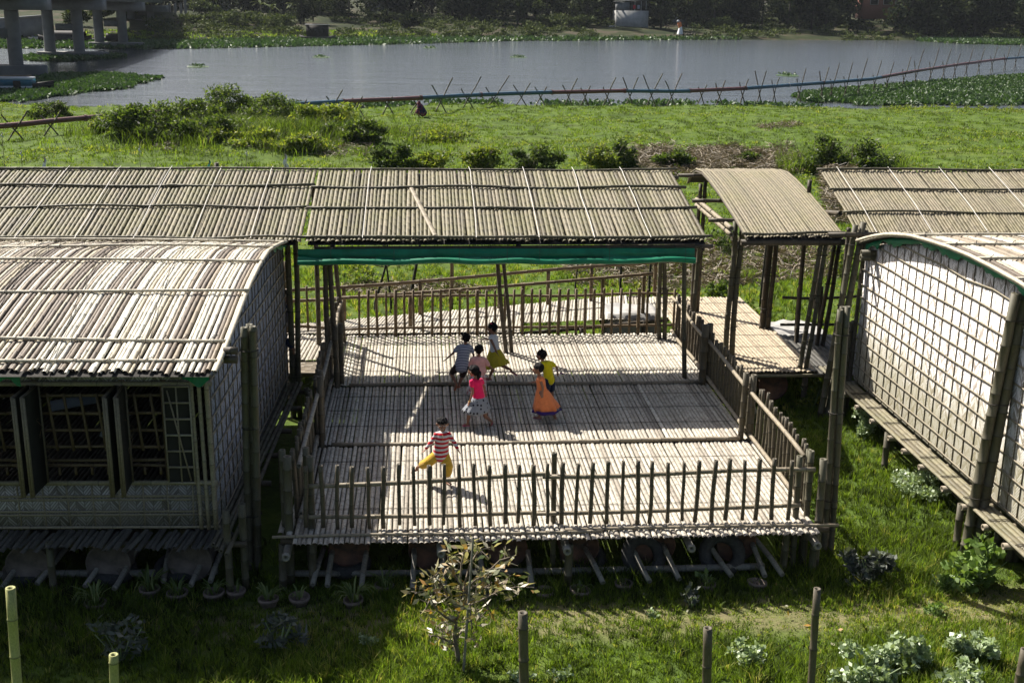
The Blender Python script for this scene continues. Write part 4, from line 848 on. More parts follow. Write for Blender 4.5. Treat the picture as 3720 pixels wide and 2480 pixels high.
# plinth of short slats in front and a shelf of poles along the end wall
m = MB()
for (a, b) in ((-9, -5.13), (-5.05, -4.02), (-3.92, -2.62)):
    slat_field(m, a, b, lambda x: [(x-.10, 14.62, DZ-.10), (x, 15.2, DZ-.02)], .05, .085, .025, .35, .12, .012, .06, .02)
m.build('front_ledge', 'plankdark', hut)
for k, x in enumerate((-2.80, -2.73, -2.66, -2.57)):
    m = MB(); pole(m, (x, 14.7-.1*k, DZ-.03), (x+.02, 21.6, DZ-.03), .032, .35, 8, bend=.02); m.build('side_ledge_pole', 'pole', hut)
joists(hut, -9, -2.4, (14.9, 16, 17, 18.1, 19.2, 20.4, 21.3), DZ-.11)
for x, y in ((-2.62, 14.75), (-2.45, 14.95), (-2.4, 18), (-2.4, 21.2), (-5.0, 14.85), (-7.3, 14.8)):
    m = MB(); pole(m, (x, y, -.1), (x, y, DZ-.05 if x < -2.7 else DZ+.45 if y < 15 else DZ), .05, .3); m.build('leg', 'pole', hut)
m = MB(); m.box((FX+.05, 14.55, 3.05), (FX+.32, 14.62, 3.10)); 
for yy in (800, 820):
    m = MB(); pole(m, GY(516, yy, 15.1), GY(548, yy, 15.1), .052, .3); m.build('stub_beam', 'pole_dark', hut)
# green tarp scraps under the front eave
for a, b, y in ((0, 50, 860), (425, 485, 862)):
    p, q = GY(a, y, 14.75), GY(b, y, 14.75); m = MB(); xs = np.linspace(p[0]-.3*(a == 0), q[0], 14); m.grid(np.array([np.stack([xs, np.full(14, 14.72)+.02*np.sin(xs*30+k), np.full(14, 3.13)-k*.055*(1+.5*np.sin(xs*17))], 1) for k in range(3)])); m.build('tarpaulin_scrap', 'tarp', hut, smooth=True)
hut.rotation_euler = (0, 0, -.036); hut.location.x += .11
m = MB(); c1 = thing('corridor_walk', 'bamboo corridor floor behind the windowed hut at the end of the ramp', 'walkway', (-3, 23.5, DZ)); slat_field(m, -6.5, -1.95, lambda x: [(x, 22.9, DZ-.03), (x+.12, 24.78, DZ-.03)], .06, .075, .024, .42, .04, .004, .02); m.build('slat_floor', 'deck', c1)
m = MB(); y = 22.15
while y < 22.85: slat(m, [(-2.75, y, DZ-.04), (-1.92, y+random.uniform(-.02, .02), DZ-.04)], .07, .022, .4, up=(0, 0, 1)); y += .078
m.build('cross_slats', 'rail', c1); joists(c1, -6.5, -1.9, (22.2, 23, 24, 24.7), DZ-.09)
for x, y in ((-2.6, 22.2), (-2.0, 22.8), (-2.6, 24.7), (-5, 24.7)):
    m = MB(); pole(m, (x, y, -.1), (x, y, DZ-.1), .05, .3); m.build('leg', 'pole_dark', c1)
# ================================================================== RIGHT HUT
RX = 8.28; rh = thing('bamboo_hut', 'bamboo hut with a sunlit white plaited end wall at the right', 'hut', (11, 16.5, DZ))
rpf = [(11.6, 3.45), (12.6, 3.74), (13.8, 4.0), (15.1, 4.14), (16.4, 4.19), (17.6, 4.16), (18.8, 4.06), (19.7, 3.92), (20.5, 3.72), (21.2, 3.50)]
endwall(rh, RX, 12.0, 21.3, rpf, 'weave_y', -1, ('batten_dark', 'batten'), by=.30, bz=.265, zoff=-.12)
rf2, pf2 = arch_roof(rh, RX-.22, 14, rpf, 'roof_pale', (.04, .14, .26, .38, .5, .62, .74, .84, .93), RX-.23, [(9.5, .3), (10.8, .4), (12, .4)], (.06, .09))
gable_tarp(rh, RX-.06, pf2, 'tarpbright', 2.2, .1, .16, -1)
m = MB(); m.box((RX+.04, 12, DZ), (14, 12.03, 3.5)); m.build('front_wall', 'weave_x', rh)
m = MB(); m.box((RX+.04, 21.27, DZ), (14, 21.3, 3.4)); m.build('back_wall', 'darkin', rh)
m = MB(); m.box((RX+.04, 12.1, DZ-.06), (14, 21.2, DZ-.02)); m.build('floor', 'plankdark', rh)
m = MB()
for k in range(4): slat(m, [(RX-.08-.085*k, 11.4, DZ-.04), (RX-.08-.085*k+random.uniform(-.02, .02), 22.2, DZ-.04)], .08, .022, .45)
m.build('side_ledge', 'ledge', rh)
for y in np.arange(11.6, 22, .8):
    m = MB()
    for d_ in (0, .05): line_tube(m, np.array([(RX-.36, y+d_, DZ-.01), (RX-.3, y+d_, DZ-.008), (RX-.05, y+d_, DZ-.01)]), .006, 4)
    m.build('lashing', 'twine', rh)
for y in np.arange(12, 22, .72):
    m = MB(); pole(m, (RX-.42, y+random.uniform(-.1, .1), DZ-.13), (RX+2, y, DZ-.13), .05, .5, 9); m.build('joist', 'rail', rh)
for x, y in ((RX-.4, 15.6), (RX-.25, 15.5), (RX-.35, 12.6), (RX-.2, 12.8), (RX-.35, 18.6), (RX-.3, 21.5), (RX-.2, 21.2)):
    m = MB(); pole(m, (x, y, -.1), (x, y, DZ-.1), .055, .3); m.build('leg', 'pole', rh)
for x, y, zt_ in ((RX-.12, 21.4, 1.9), (RX-.22, 21.45, 1.85), (RX-.02, 21.5, 1.9)):
    m = MB(); pole(m, (x, y, 0), (x, y, zt_), .055, .3); m.build('corner_post', 'pole', rh)
for x, y in ((RX-.06, 21.35), (RX-.3, 21.6)):
    m = MB(); pole(m, (x, y, .3), (x+.05, y, 3.7), .04, .3); m.build('corner_post', 'pole_dark', rh)
for px, py in ((2006, 581), (2004, 592)):
    m = MB(); p = GY(px-28, py, 20.8); q = GY(px+20, py, 20.8); pole(m, p, q, .06, .3); m.build('stub_beam', 'pole', rh)
m = MB(); pole(m, (RX-.75, 21.3, 3.62), (RX+.2, 21.3, 3.62), .05, .3); m.build('stub_beam', 'pole_dark', rh)
tf = thing('tarpaulin_flap', 'green tarpaulin scrap caught between the leaning pole pair and the right hut', 'tarpaulin', GY(1985, 575, 21.6)); m = MB(); p = GY(1965, 568, 21.6); q = GY(2000, 590, 21.6); xs = np.linspace(p[0], q[0]+.1, 10); m.grid(np.array([np.stack([xs, 21.55+.03*np.sin(xs*20+k), p[2]-k*(p[2]-q[2])/3+.02*np.sin(xs*13)], 1) for k in range(4)])); m.build('flap', 'tarp', tf, smooth=True)
PG('short green bamboo pair by the near end of the right hut ledge', 2330, 1105, 2290, 1275, .055, 0, 2, sp=.12)
PG('short bamboo post at the right picture edge by the right hut', 2352, 1120, 2322, 1290, .05, 0, 2, sp=.1)
for i, ((a, b), (c, d_)) in enumerate((((1985, 945), (2160, 1090)), ((2010, 930), (2215, 1100)), ((2175, 1105), (2330, 1240)))):
    gp = thing('ground_pole', ['bamboo pole lying on the grass under the right hut, outer one', 'bamboo pole lying under the right hut, inner one', 'pale bamboo pole lying on the ground near the thick leaning pair'][i], 'pole', GZ(a, b, .1), 'poles lying under the right hut')
    m = MB(); pole(m, GZ(a, b, .08), GZ(c, d_, .08), .055, .4, bend=.02); m.build('culm', 'groundpole', gp)
gp = thing('ground_pole', 'short bamboo stub lying crosswise under the right hut ledge', 'pole', GZ(2085, 1108, .1)); m = MB(); pole(m, GZ(2072, 1110, .1), GZ(2125, 1106, .1), .06, .3); m.build('culm', 'groundpole', gp)
# ================================================================== UNDER THE DECK
ORD = ['first', 'second', 'third', 'fourth', 'fifth', 'sixth', 'seventh', 'eighth', 'ninth', 'tenth', 'eleventh', 'twelfth', 'thirteenth', 'fourteenth', 'fifteenth', 'sixteenth', 'seventeenth', 'eighteenth', 'nineteenth', 'twentieth']
def drum(x, y, z, label, mat, group, r=.285, L=.86):
    t = thing('oil_drum', label, 'drum', (x, y, z), group); th = np.arange(32)*math.pi/16
    prof = [(0, .02), (.93, .02), (.94, .0), (1., .0), (1., .02), (.985, .04), (.985, .26), (1.02, .285), (.985, .31), (.985, .56), (1.02, .585), (.985, .61), (.985, .82), (1., .84), (1., .86), (.94, .86), (.93, .84), (0, .84)]
    m = MB(); m.grid(np.array([[(x+math.cos(t_)*r*a, y+b, z+math.sin(t_)*r*a) for t_ in th] for a, b in prof]), True); m.build('shell', mat, t, smooth=False)
    m = MB(); c = (x+.13, y+.012, z-.1)
    m.grid(np.array([[(c[0]+math.cos(t_)*.03*a, c[1]-b, c[2]+math.sin(t_)*.03*a) for t_ in th[::2]] for a, b in ((1, -.02), (1, .01), (.8, .012), (0, .012))]), True); m.build('bung', mat, t); return t
def tyre(x, y, z, label, R=.33, r=.095, tilt=(0, 0), group=None):
    t = thing('tyre', label, 'tyre', (x, y, z), group); a = np.linspace(0, 2*math.pi, 41)[:-1]; b = np.linspace(0, 2*math.pi, 15)[:-1]
    M = np.array(Matrix.Rotation(tilt[0], 3, 'X') @ Matrix.Rotation(tilt[1], 3, 'Y'))
    G = np.array([[((R-r+r*.9*math.cos(v)*(1.1 if math.cos(v) > 0 else 1)+(.008 if (i % 2 and math.cos(v) > .8) else 0))*math.cos(u), (R-r+r*.9*math.cos(v)+(.008 if (i % 2 and math.cos(v) > .8) else 0))*math.sin(u), r*.95*math.sin(v)) for v in b] for i, u in enumerate(a)]); G = np.concatenate([G, G[:1]]) @ M.T+np.array([x, y, z])
    m = MB(); m.grid(G, True); m.build('casing', 'rubber', t, smooth=True); return t
dk = [800, 985, 1165, 1330, 1505, 1690]
for i, px in enumerate(dk):
    x = GY(px, 1250, 15.15)[0]; drum(x, 15.12, .36, '%s rusty oil drum from the left under the playing deck' % ORD[i], 'drum', 'oil drums under the playing deck')
lk = [66, 250, 437]
for i, px in enumerate(lk):
    x = GY(px, 1260, 15.1)[0]; drum(x, 15.0, .33, '%s dusty grey oil drum from the left under the windowed hut' % ORD[i], 'drumgrey', 'oil drums under the windowed hut', .30)
c = GZ(1775, 890, .36); drum(c[0], 22.1, .40, 'rusty oil drum under the landing on the right', 'drum', None, .3)
for i, (y_) in enumerate((12.9, 14.3, 16.4, 17.8, 19.4)):
    drum(RX+.42, y_, .36, '%s oil drum from the near end under the right hut' % ORD[i], 'drumgrey', 'oil drums under the right hut')
for i, (px, py, la, ti) in enumerate(((405, 1318, 'tyre under the third drum of the windowed hut', (.25, 0)), (252, 1322, 'tyre under the second drum of the windowed hut', (.2, .1)), (60, 1318, 'tyre under the first drum of the windowed hut', (.25, 0)), (1480, 1305, 'tyre leaning under the fifth deck drum', (.9, .2)), (1660, 1300, 'tyre standing under the sixth deck drum', (1.0, -.1)), (1350, 1322, 'half hidden tyre under the fourth deck drum', (.4, 0)), (795, 1328, 'tyre flat on the ground under the first deck drum', (.1, 0)))):
    c = GZ(px, py, .1); tyre(c[0], 15.25 if ti[0] < .5 else 15.05, .13 if ti[0] < .5 else .26, la, tilt=ti, group='tyres under the huts and deck')
def gpole(a, b, label, r=.045, za=.1, zb=.2, grp='poles lying under the structures', y1=None, mat='groundpole'):
    p = GZ(*a, za); q = GZ(*b, zb)
    if grp.startswith('cradle'): q = p+(q-p)*1.5
    t = thing('ground_pole', label, 'pole', p, grp); m = MB(); pole(m, p, q, r, .33, 9, bend=.01); m.build('culm', mat, t)
for i, (a, b) in enumerate((((195, 1346), (235, 1285)), ((262, 1352), (300, 1285)), ((375, 1336), (385, 1285)), ((438, 1344), (470, 1280)), ((483, 1335), (505, 1275)), ((5, 1350), (45, 1290)), ((85, 1340), (130, 1285)),
                            ((718, 1342), (735, 1285)), ((752, 1345), (760, 1290)), ((830, 1350), (838, 1290)), ((948, 1352), (950, 1290)), ((1022, 1350), (1018, 1290)), ((1110, 1345), (1105, 1290)), ((1385, 1338), (1355, 1280)), ((1492, 1335), (1460, 1275)), ((1560, 1330), (1535, 1275)), ((1680, 1322), (1640, 1265)), ((1757, 1322), (1735, 1265)), ((1797, 1320), (1755, 1262)), ((1222, 1345), (1215, 1290)))):
    gpole(a, b, '%s cradle pole from the left poking out under the %s' % (ORD[i if i < 7 else i-7], 'windowed hut' if i < 7 else 'playing deck'), .038, .14, .30, 'cradle poles poking out from under the structures')
gpole((-60, 1322), (500, 1310), 'long pole lying crosswise under the windowed hut', .052, .12, .12)
gpole((670, 1316), (1215, 1312), 'long pole lying crosswise under the left half of the deck', .045, .12, .12)
gpole((1225, 1312), (1755, 1300), 'long pole lying crosswise under the right half of the deck', .05, .12, .12)
gpole((1722, 920), (1740, 960), 'slanting pole stub under the landing', .05, .5, .1)
# ---- flower pots
PT = [(20, 1352, 0), (220, 1385, 2), (345, 1353, 2), (408, 1362, 1), (492, 1361, 1), (543, 1357, .6), (617, 1376, 1.2), (688, 1372, .5), (812, 1378, 2), (883, 1344, 1.4), (1000, 1350, 1.2), (1105, 1362, .4), (1250, 1358, 0), (1332, 1355, .4), (1432, 1340, 0), (1622, 1341, .3), (1738, 1338, 0)]
for i, (px, py, lf) in enumerate(PT):
    c = GZ(px, py, .07); x, y = c[0], c[1]-.02; t = thing('flower_pot', '%s clay pot from the left, %s' % (ORD[i], 'empty' if lf == 0 else 'with a thin sprout' if lf < 1 else 'with thin leaves' if lf < 2 else 'with a dense spiky plant'), 'flower pot', (x, y, 0), 'clay pots in front of the huts')
    th = np.arange(24)*math.pi/12; R = .135*random.uniform(.95, 1.08); m = MB(); tl_ = rng.normal(0, .04, 2)
    m.grid(np.array([[(x+math.cos(q)*R*a, y+math.sin(q)*R*a, b-.045+math.cos(q)*R*a*tl_[0]+math.sin(q)*R*a*tl_[1]) for q in th] for a, b in ((.62, 0), (.88, .10), (1., .115), (1., .15), (.83, .15), (.8, .12), (.1, .115))]), True); m.build('pot', 'clay', t)
    m = MB(); m.grid(np.array([[(x+math.cos(q)*R*a*.8, y+math.sin(q)*R*a*.8, .055) for q in th] for a in (1, .01)]), True); m.build('soil', 'soil', t)
    if lf:
        m = MB(); n = int(16*lf); a = rng.uniform(0, 6.28, n)
        for k in range(n):
            L = .24*random.uniform(.6, 1.2)*min(1.4, .7+lf*.35); d = np.array([math.cos(a[k]), math.sin(a[k]), 0]); s_ = np.array([-d[1], d[0], 0])*.011; f_ = random.uniform(.3, .9); b0 = np.array([x, y, .05])+d*.03
            P = [b0, b0+d*L*.35*f_+[0, 0, L*.6], b0+d*L*.8*f_+[0, 0, L*.75], b0+d*L*1.15*f_+[0, 0, L*.5]]; ws = (1, 1.1, .8, .1); m.grid(np.array([[p-s_*w_, p+s_*w_] for p, w_ in zip(P, ws)]))
        m.build('leaves', 'spider', t)
# ---- foreground stakes
FP = [(24, 1349, 45, 1600, .047, 10.6, 'bright green bamboo stake at the left picture edge', 'pole_green'), (261, 1502, 266, 1620, .045, 10.6, 'cut bamboo stake near the bottom left corner', 'pole_green'), (1201, 1406, 1201, 1620, .05, 10.7, 'grey bamboo stake with a torn rim, right of the small tree', 'picket'), (1626, 1441, 1622, 1620, .047, 10.6, 'shorter stake left of the tall thin one at the bottom right', 'picket'), (1879, 1352, 1858, 1620, .038, 10.6, 'tall thin bamboo stake at the bottom right', 'picket'), (2356, 1490, 2335, 1620, .05, 10.4, 'stake cut by the right picture edge', 'picket')]
MT['pole_green'] = bamboo_mat('fresh_green_bamboo', [(.22, .25, .06), (.3, .3, .11), (.34, .31, .17)], (.13, .12, .06), .3, .7, stretchv=(3, 3, 1), sc_=8)
for (a, b, c_, d_, r, Y, la, mt) in FP:
    p, q = GY(a, b, Y), GY(c_, d_, Y); dr = (q-p)/abs(q[2]-p[2]); e = p+dr*(p[2]+.1); t = thing('bamboo_stake', la, 'stake', e, 'stakes standing in the foreground'); m = MB(); pole(m, e, p, r, .42, 12, bend=.012); m.build('culm', mt, t)
# ---- small half-dry tree tied to a stick
tb_ = GZ(1052, 1528); tree = thing('small_tree', 'small half dry tree with sparse grey and orange leaves in front of the deck', 'tree', tb_)
TY = tb_[1]
def T2(px, py, dy=0): return GY(px, py, TY+dy)
m = MB(); tips = []
BR = [[(1052, 1528, 0), (1050, 1500, 0), (1046, 1465, .0), (1048, 1430, 0), (1055, 1400, .02), (1060, 1370, 0)], [(1048, 1465, 0), (1065, 1445, .1), (1080, 1425, .2), (1100, 1400, .2)],
      [(1055, 1400, 0), (1030, 1370, .1), (1005, 1355, .2), (985, 1352, .3), (950, 1362, .3)], [(1050, 1430, 0), (1020, 1410, -.1), (1000, 1395, -.1), (985, 1380, -.2), (975, 1400, -.2)],
      [(1060, 1372, 0), (1085, 1345, 0), (1110, 1335, .1), (1140, 1315, .1), (1165, 1300, .1)], [(1062, 1368, 0), (1090, 1335, -.2), (1120, 1318, -.2), (1150, 1290, -.2), (1185, 1275, -.2)],
      [(1058, 1400, 0), (1110, 1375, .1), (1150, 1355, .2), (1190, 1345, .2), (1225, 1350, .3)], [(1060, 1372, 0), (1055, 1330, .0), (1062, 1295, .1), (1068, 1265, .1), (1072, 1245, .1)],
      [(1045, 1480, 0), (1020, 1470, -.1), (1000, 1460, -.2), (985, 1455, -.2)], [(1046, 1465, 0), (1030, 1445, .2), (1010, 1430, .2), (1000, 1440, .2)], [(1060, 1372, 0), (1080, 1300, .2), (1100, 1265, .2), (1130, 1255, .2)],
      [(1030, 1370, .1), (1015, 1340, .1), (1000, 1325, 0), (980, 1330, 0)], [(1085, 1345, 0), (1120, 1350, -.2), (1150, 1340, -.2), (1175, 1320, -.3)], [(1058, 1395, 0), (1075, 1385, -.2), (1085, 1430, -.3), (1080, 1470, -.3)],
      [(1057, 1340, 0), (1040, 1310, .1), (1030, 1280, .1), (1035, 1262, .1)], [(1110, 1375, .1), (1120, 1395, .1), (1100, 1420, 0)]]
for bi, b in enumerate(BR):
    P = np.array([T2(*q) for q in b]); P[1:] += rng.normal(0, .012, P[1:].shape); r0 = .035 if bi == 0 else .016; taper_tube(m, P, np.linspace(r0, .006, len(P)), 6)
    for k in range(1, len(P)):
        for _ in range(3):
            s0 = P[k-1]+(P[k]-P[k-1])*random.random()
            if bi == 0 and k < 3: continue
            d = nrm(rng.normal(size=3)+[0, 0, .35]); e = s0+d*random.uniform(.08, .2); taper_tube(m, np.array([s0, (s0+e)/2+rng.normal(0, .012, 3), e]), [.006, .005, .003], 5); tips += [e, (s0+e)/2]
    tips.append(P[-1])
m.build('trunk', 'bark', tree)
m = MB(); tp_ = np.array(tips); pts = np.concatenate([tp_+rng.normal(0, .025, tp_.shape) for _ in range(2)]); pts = pts[rng.random(len(pts)) < .7]; leaves(m, pts, .135, .05, .3, .15); m.build('crown', 'leaf_dry', tree)
st = thing('support_stick', 'thin straight stick tied to the small tree', 'stick', GZ(1070, 1560, 0)); m = MB(); taper_tube(m, np.array([GZ(1063, 1560, -.1), GY(1075, 1400, TY-.2), GY(1087, 1234, TY-.2)]), [.018, .016, .012], 7); m.build('stick', 'groundpole', st)
# ---- leafy weeds
def weed(px, py, wpx, hpx, n, mat, label, L=.11, W=.09, stems=7):
    b = GZ(px, py); s_ = np.linalg.norm(b-C0)/F*S_; R = wpx*s_/2; Hh = hpx*s_; t = thing('leafy_plant', label, 'plant', b, 'broad leaved weeds in the grass'); m = MB(); L, W = (L*.72, L*.66) if mat != 'leaf_dim' or W > .06 else (L, W); crown(m, (b[0], b[1]+R*.3, Hh*.5), (R, R*.8, Hh*.6), int(n*2.6), L, W, clumps=10, squash=.75); m.build('leaves', mat, t, smooth=False)
    m = MB()
    for k in range(stems): a = rng.normal(0, R*.45, 2); line_tube(m, np.array([(b[0], b[1]+R*.2, 0), (b[0]+a[0]*.5, b[1]+R*.2+a[1]*.5, Hh*.4), (b[0]+a[0], b[1]+R*.2+a[1], Hh*.8)]), .006, 4)
    m.build('stems', 'leaf_weed', t)
for a in ((2000, 1350, 130, 75, 260, 'leaf_dim', 'dark broad leaved weed in the shade right of the deck corner', .13, .11), (2250, 1352, 135, 80, 200, 'leaf_big', 'large leaved green plant at the foot of the thick leaning pole pair', .17, .13), (2170, 1365, 60, 40, 70, 'leaf_big', 'smaller green plant left of the large leaved one', .12, .09),
          (1990, 1590, 150, 95, 420, 'leaf_weed', 'big pale leaved weed at the bottom right', .10, .08), (2085, 1545, 110, 80, 320, 'leaf_weed', 'pale weed right behind the big one at the bottom right', .10, .08), (1715, 1530, 75, 50, 130, 'leaf_weed', 'small pale weed right of the shorter stake', .09, .07), (2225, 1520, 105, 70, 260, 'leaf_weed', 'pale weed near the right edge, upper one', .10, .08), (2225, 1600, 120, 60, 220, 'leaf_weed', 'pale weed in the bottom right corner', .10, .08), (2150, 1415, 60, 22, 60, 'leaf_big', 'low sprout on the lit grass at the right', .08, .05),
          (640, 1500, 110, 85, 90, 'leaf_dim', 'grey leaved sapling in the dark foreground', .13, .045), (275, 1530, 130, 85, 90, 'leaf_dim', 'grey leaved sapling behind the cut stake at bottom left', .12, .045), (845, 1485, 40, 30, 50, 'leaf_weed', 'tiny pale plant on the shaded path', .06, .05), (2140, 1150, 170, 55, 420, 'leaf_weed', 'trailing weeds under the middle of the right hut ledge', .08, .07), (1985, 1010, 55, 70, 160, 'leaf_weed', 'weeds at the rear foot of the right hut', .08, .07), (2300, 1245, 110, 55, 200, 'leaf_big', 'weeds under the near end of the right hut', .09, .06), (1590, 1400, 60, 40, 24, 'leaf_dim', 'few round leaves beside the deck pots', .12, .11), (1500, 1420, 30, 18, 20, 'leaf_weed', 'small sprout in the shade below the deck', .07, .05), (1620, 1345, 45, 35, 16, 'leaf_big', 'round leaved plant growing by the sixteenth pot', .13, .12), (1190, 1570, 60, 22, 40, 'leaf_weed', 'low leaves at the foot of the grey stake', .09, .07), (1560, 1505, 30, 14, 24, 'leaf_weed', 'little pale rosette left of the shorter stake', .06, .05),
          (1290, 1565, 60, 25, 40, 'leaf_weed', 'low pale leaves right of the grey stake', .08, .06)):
    weed(*a)
# big-leaf plants around the landing
for a in ((1730, 760, 70, 55, 120, 'leaf_bright', 'green leafy plant beside the landing', .13, .1), (1650, 700, 60, 60, 140, 'leaf_bush', 'dark green plant in front of the thin post', .14, .1), (1660, 590, 60, 60, 130, 'leaf_bush', 'bush seen between the canopy and the arched roof', .13, .08), (1935, 640, 60, 110, 160, 'leaf_bright', 'yellow green shrub left of the right hut corner', .14, .08), (1870, 940, 60, 60, 120, 'leaf_bright', 'sunlit weeds under the dim corridor walk', .12, .09), (830, 655, 80, 40, 120, 'leaf_bright', 'low leafy weed behind the handrail at the left', .13, .09)): weed(*a)
# fallen dry leaves
m = MB(); n = 90; P = np.stack([rng.uniform(2, 9.5, n), rng.normal(13.6, .5, n), rng.uniform(.02, .05, n)], 1); leaves(m, P, .09, .05, .05); o = m.build('fallen_leaves', 'leaf_dry'); o['kind'] = 'stuff'; o['label'] = 'dry leaves fallen on the trodden strip'
# ---- saplings beyond the ramp
def sapling(pts, r, label, sub):
    P = np.array([GY(a, b, Y) for a, b, Y in pts]); t = thing('sapling', label, 'tree', (P[0][0], P[0][1], 0), 'bare saplings behind the walkway'); P = np.concatenate([[[P[0][0], P[0][1], -.05]], P]); m = MB(); taper_tube(m, P, np.linspace(r, r*.5, len(P)), 7)
    for k in range(sub):
        s0 = P[-1-(k % 2)]+rng.normal(0, .05, 3); taper_tube(m, np.array([s0, s0+[random.uniform(-.4, .4), 0, .1], s0+[random.uniform(-1, 1), random.uniform(-.2, .2), random.uniform(0, .4)]]), [r*.35, r*.25, r*.1], 5)
    m.build('trunk', 'barkdark', t)
sapling(((862, 695, 29.5), (875, 650, 29.5), (885, 615, 29.5), (890, 560, 29.5)), .045, 'leaning bare sapling nearest the left canopy posts', 4)
sapling(((898, 690, 29.6), (893, 650, 29.6), (888, 610, 29.6), (884, 570, 29.6)), .035, 'thin upright sapling crossing the leaning one', 4)
sapling(((943, 685, 29.6), (950, 645, 29.6), (958, 600, 29.6), (965, 560, 29.6)), .06, 'thicker sapling with tan bark right of the thin one', 3)
sapling(((1322, 650, 31), (1326, 620, 31), (1330, 560, 31)), .03, 'thin sapling behind the right part of the handrail', 4)
sapling(((1490, 690, 30), (1492, 640, 30), (1496, 590, 30), (1498, 550, 30)), .045, 'brown sapling behind the rear fence at the right', 2)
sapling(((1745, 715, 30), (1750, 650, 30), (1757, 590, 30), (1760, 560, 30)), .04, 'sapling seen under the arched roof', 5)
sapling(((1425, 690, 30), (1425, 650, 30), (1427, 600, 30), (1428, 560, 30)), .05, 'pale sapling stem behind the handrail', 1)
# ---- stubs and rag flags behind the left roof
p = GZ(500, 470, .0); t = thing('bamboo_stump', 'dark stump sticking up behind the left far roof', 'stump', (GY(503, 400, 34)[0], 34, 0)); m = MB(); q = GY(497, 374, 34); pole(m, (GY(503, 400, 34)[0], 34, -.1), q, .06, .4); m.build('culm', 'pole_dark', t)
for i, (px, py, s_, c_) in enumerate(((101, 372, 1., 'white'), (479, 376, .8, 'cloth_green'), (654, 364, 1., 'white'), (319, 340, .6, 'white'), (47, 350, .5, 'white'), (3, 308, .5, 'white'), (565, 350, .5, 'white'))):
    MT.setdefault('cloth_green', simple('mint_rag', (.12, .45, .33), .8)); Y = 34+i*.7+(0 if i < 3 else 12); p = GY(px, py, Y); t = thing('rag_flag', ['white rag on a stick above the left end of the far roof', 'mint green rag on a stick beside the dark stump', 'white rag on a stick above the right end of the left far roof', 'small white rag on a stick in the meadow left of the mound', 'small white rag at the far left of the meadow', 'white rag at the left picture edge', 'small pale rag in front of the weedy mound'][i], 'flag', (p[0], Y, 0), 'rags on sticks in the meadow')
    m = MB(); line_tube(m, np.array([(p[0], Y, -.05), (p[0], Y, p[2]*.5), (p[0]+.02, Y, p[2]+.15*s_)]), .012, 5); m.build('stick', 'bark', t)
    m = MB(); k = np.linspace(0, 1, 6); m.grid(np.array([np.stack([p[0]+.02+(j-1)*.05*s_*(.5+k)+.03*np.sin(k*9), Y+.03*np.sin(k*7+j), p[2]+.12*s_-k*.42*s_], 1) for j in range(3)])); m.build('rag', c_, t, smooth=True)
# ================================================================== PIPE ON TRESTLES
nbm = NB('pipe_paint'); pc = nbm.n('Attribute', attribute_name='ring').outputs['Fac']
col = nbm.ramp(pc, [(0., (.10, .03, .028)), (.5, (.03, .09, .14)), (.9, (.35, .36, .38))], 'CONSTANT'); nz_ = nbm.noise(2., 4); nbm.base(nbm.mix(nbm.ramp(nz_, [(.4, 0.), (.8, .5)]), col, (.09, .07, .06)), .5); MT['pipe'] = nbm.m
PP = [(-40, 292), (0, 290), (60, 285), (120, 278), (200, 271), (283, 264), (370, 258), (450, 253), (560, 248), (650, 241), (740, 236), (830, 231), (930, 227), (1060, 220), (1150, 216), (1240, 213), (1340, 211), (1430, 209), (1560, 210), (1700, 204), (1800, 197), (1900, 190), (2000, 182), (2100, 164), (2200, 149), (2300, 136), (2380, 130)]
# real positions: the pipe runs about a metre above the meadow, then over the water
def pipe_pt(px, py):
    z = 1.0 if px > 620 else .8+.2*max(0, px)/620
    return GZ(px, py, z)
PW = np.array([pipe_pt(*q) for q in PP]); pipe = thing('pipeline', 'long dredging pipe with red and blue sections on crossed bamboo trestles', 'pipe', PW[0])
pp, L = along(PW, np.array([0.])); step = .9; s_ = np.arange(0, L, step); pp, _ = along(PW, s_)
sec = (np.floor(s_/6).astype(int)); colr = {k: (random.random() < .5)*.6+.02 for k in range(400)}
cv = [colr[k] for k in sec]
m = MB(); i0 = 0
while i0 < len(s_)-1:
    i1 = i0
    while i1 < len(s_)-1 and sec[i1] == sec[i0]: i1 += 1
    th = np.arange(10)*math.pi/5; pr_ = np.tile(np.stack([np.cos(th), np.sin(th)], 1)*.15, (i1-i0+1, 1, 1)); mm = MB(); sweep(mm, pp[i0:i1+1], pr_, [cv[i0]]*(i1-i0+1)); mm.build('pipe_section', 'pipe', pipe, smooth=True)
    e = pp[i1]; d = nrm(pp[i1]-pp[max(0, i1-1)])*.06; mm = MB(); sweep(mm, np.array([e-d, e+d]), np.tile(np.stack([np.cos(th), np.sin(th)], 1)*.2, (2, 1, 1)), [1, 1] if random.random() < .25 else [.02, .02]); mm.build('flange', 'pipe', pipe); i0 = i1
TX = [33, 115, 222, 352, 395, 636, 693, 765, 821, 890, 954+2, 1012, 1075, 1134, 1197, 1242, 1306, 1344, 1395, 1447, 1497, 1543, 1612, 1653, 1707, 1745, 1780, 1837, 1890, 1912, 1944, 1975, 2010, 2040, 2078, 2105, 2140, 2170, 2195, 2222, 2250, 2280, 2310, 2335]
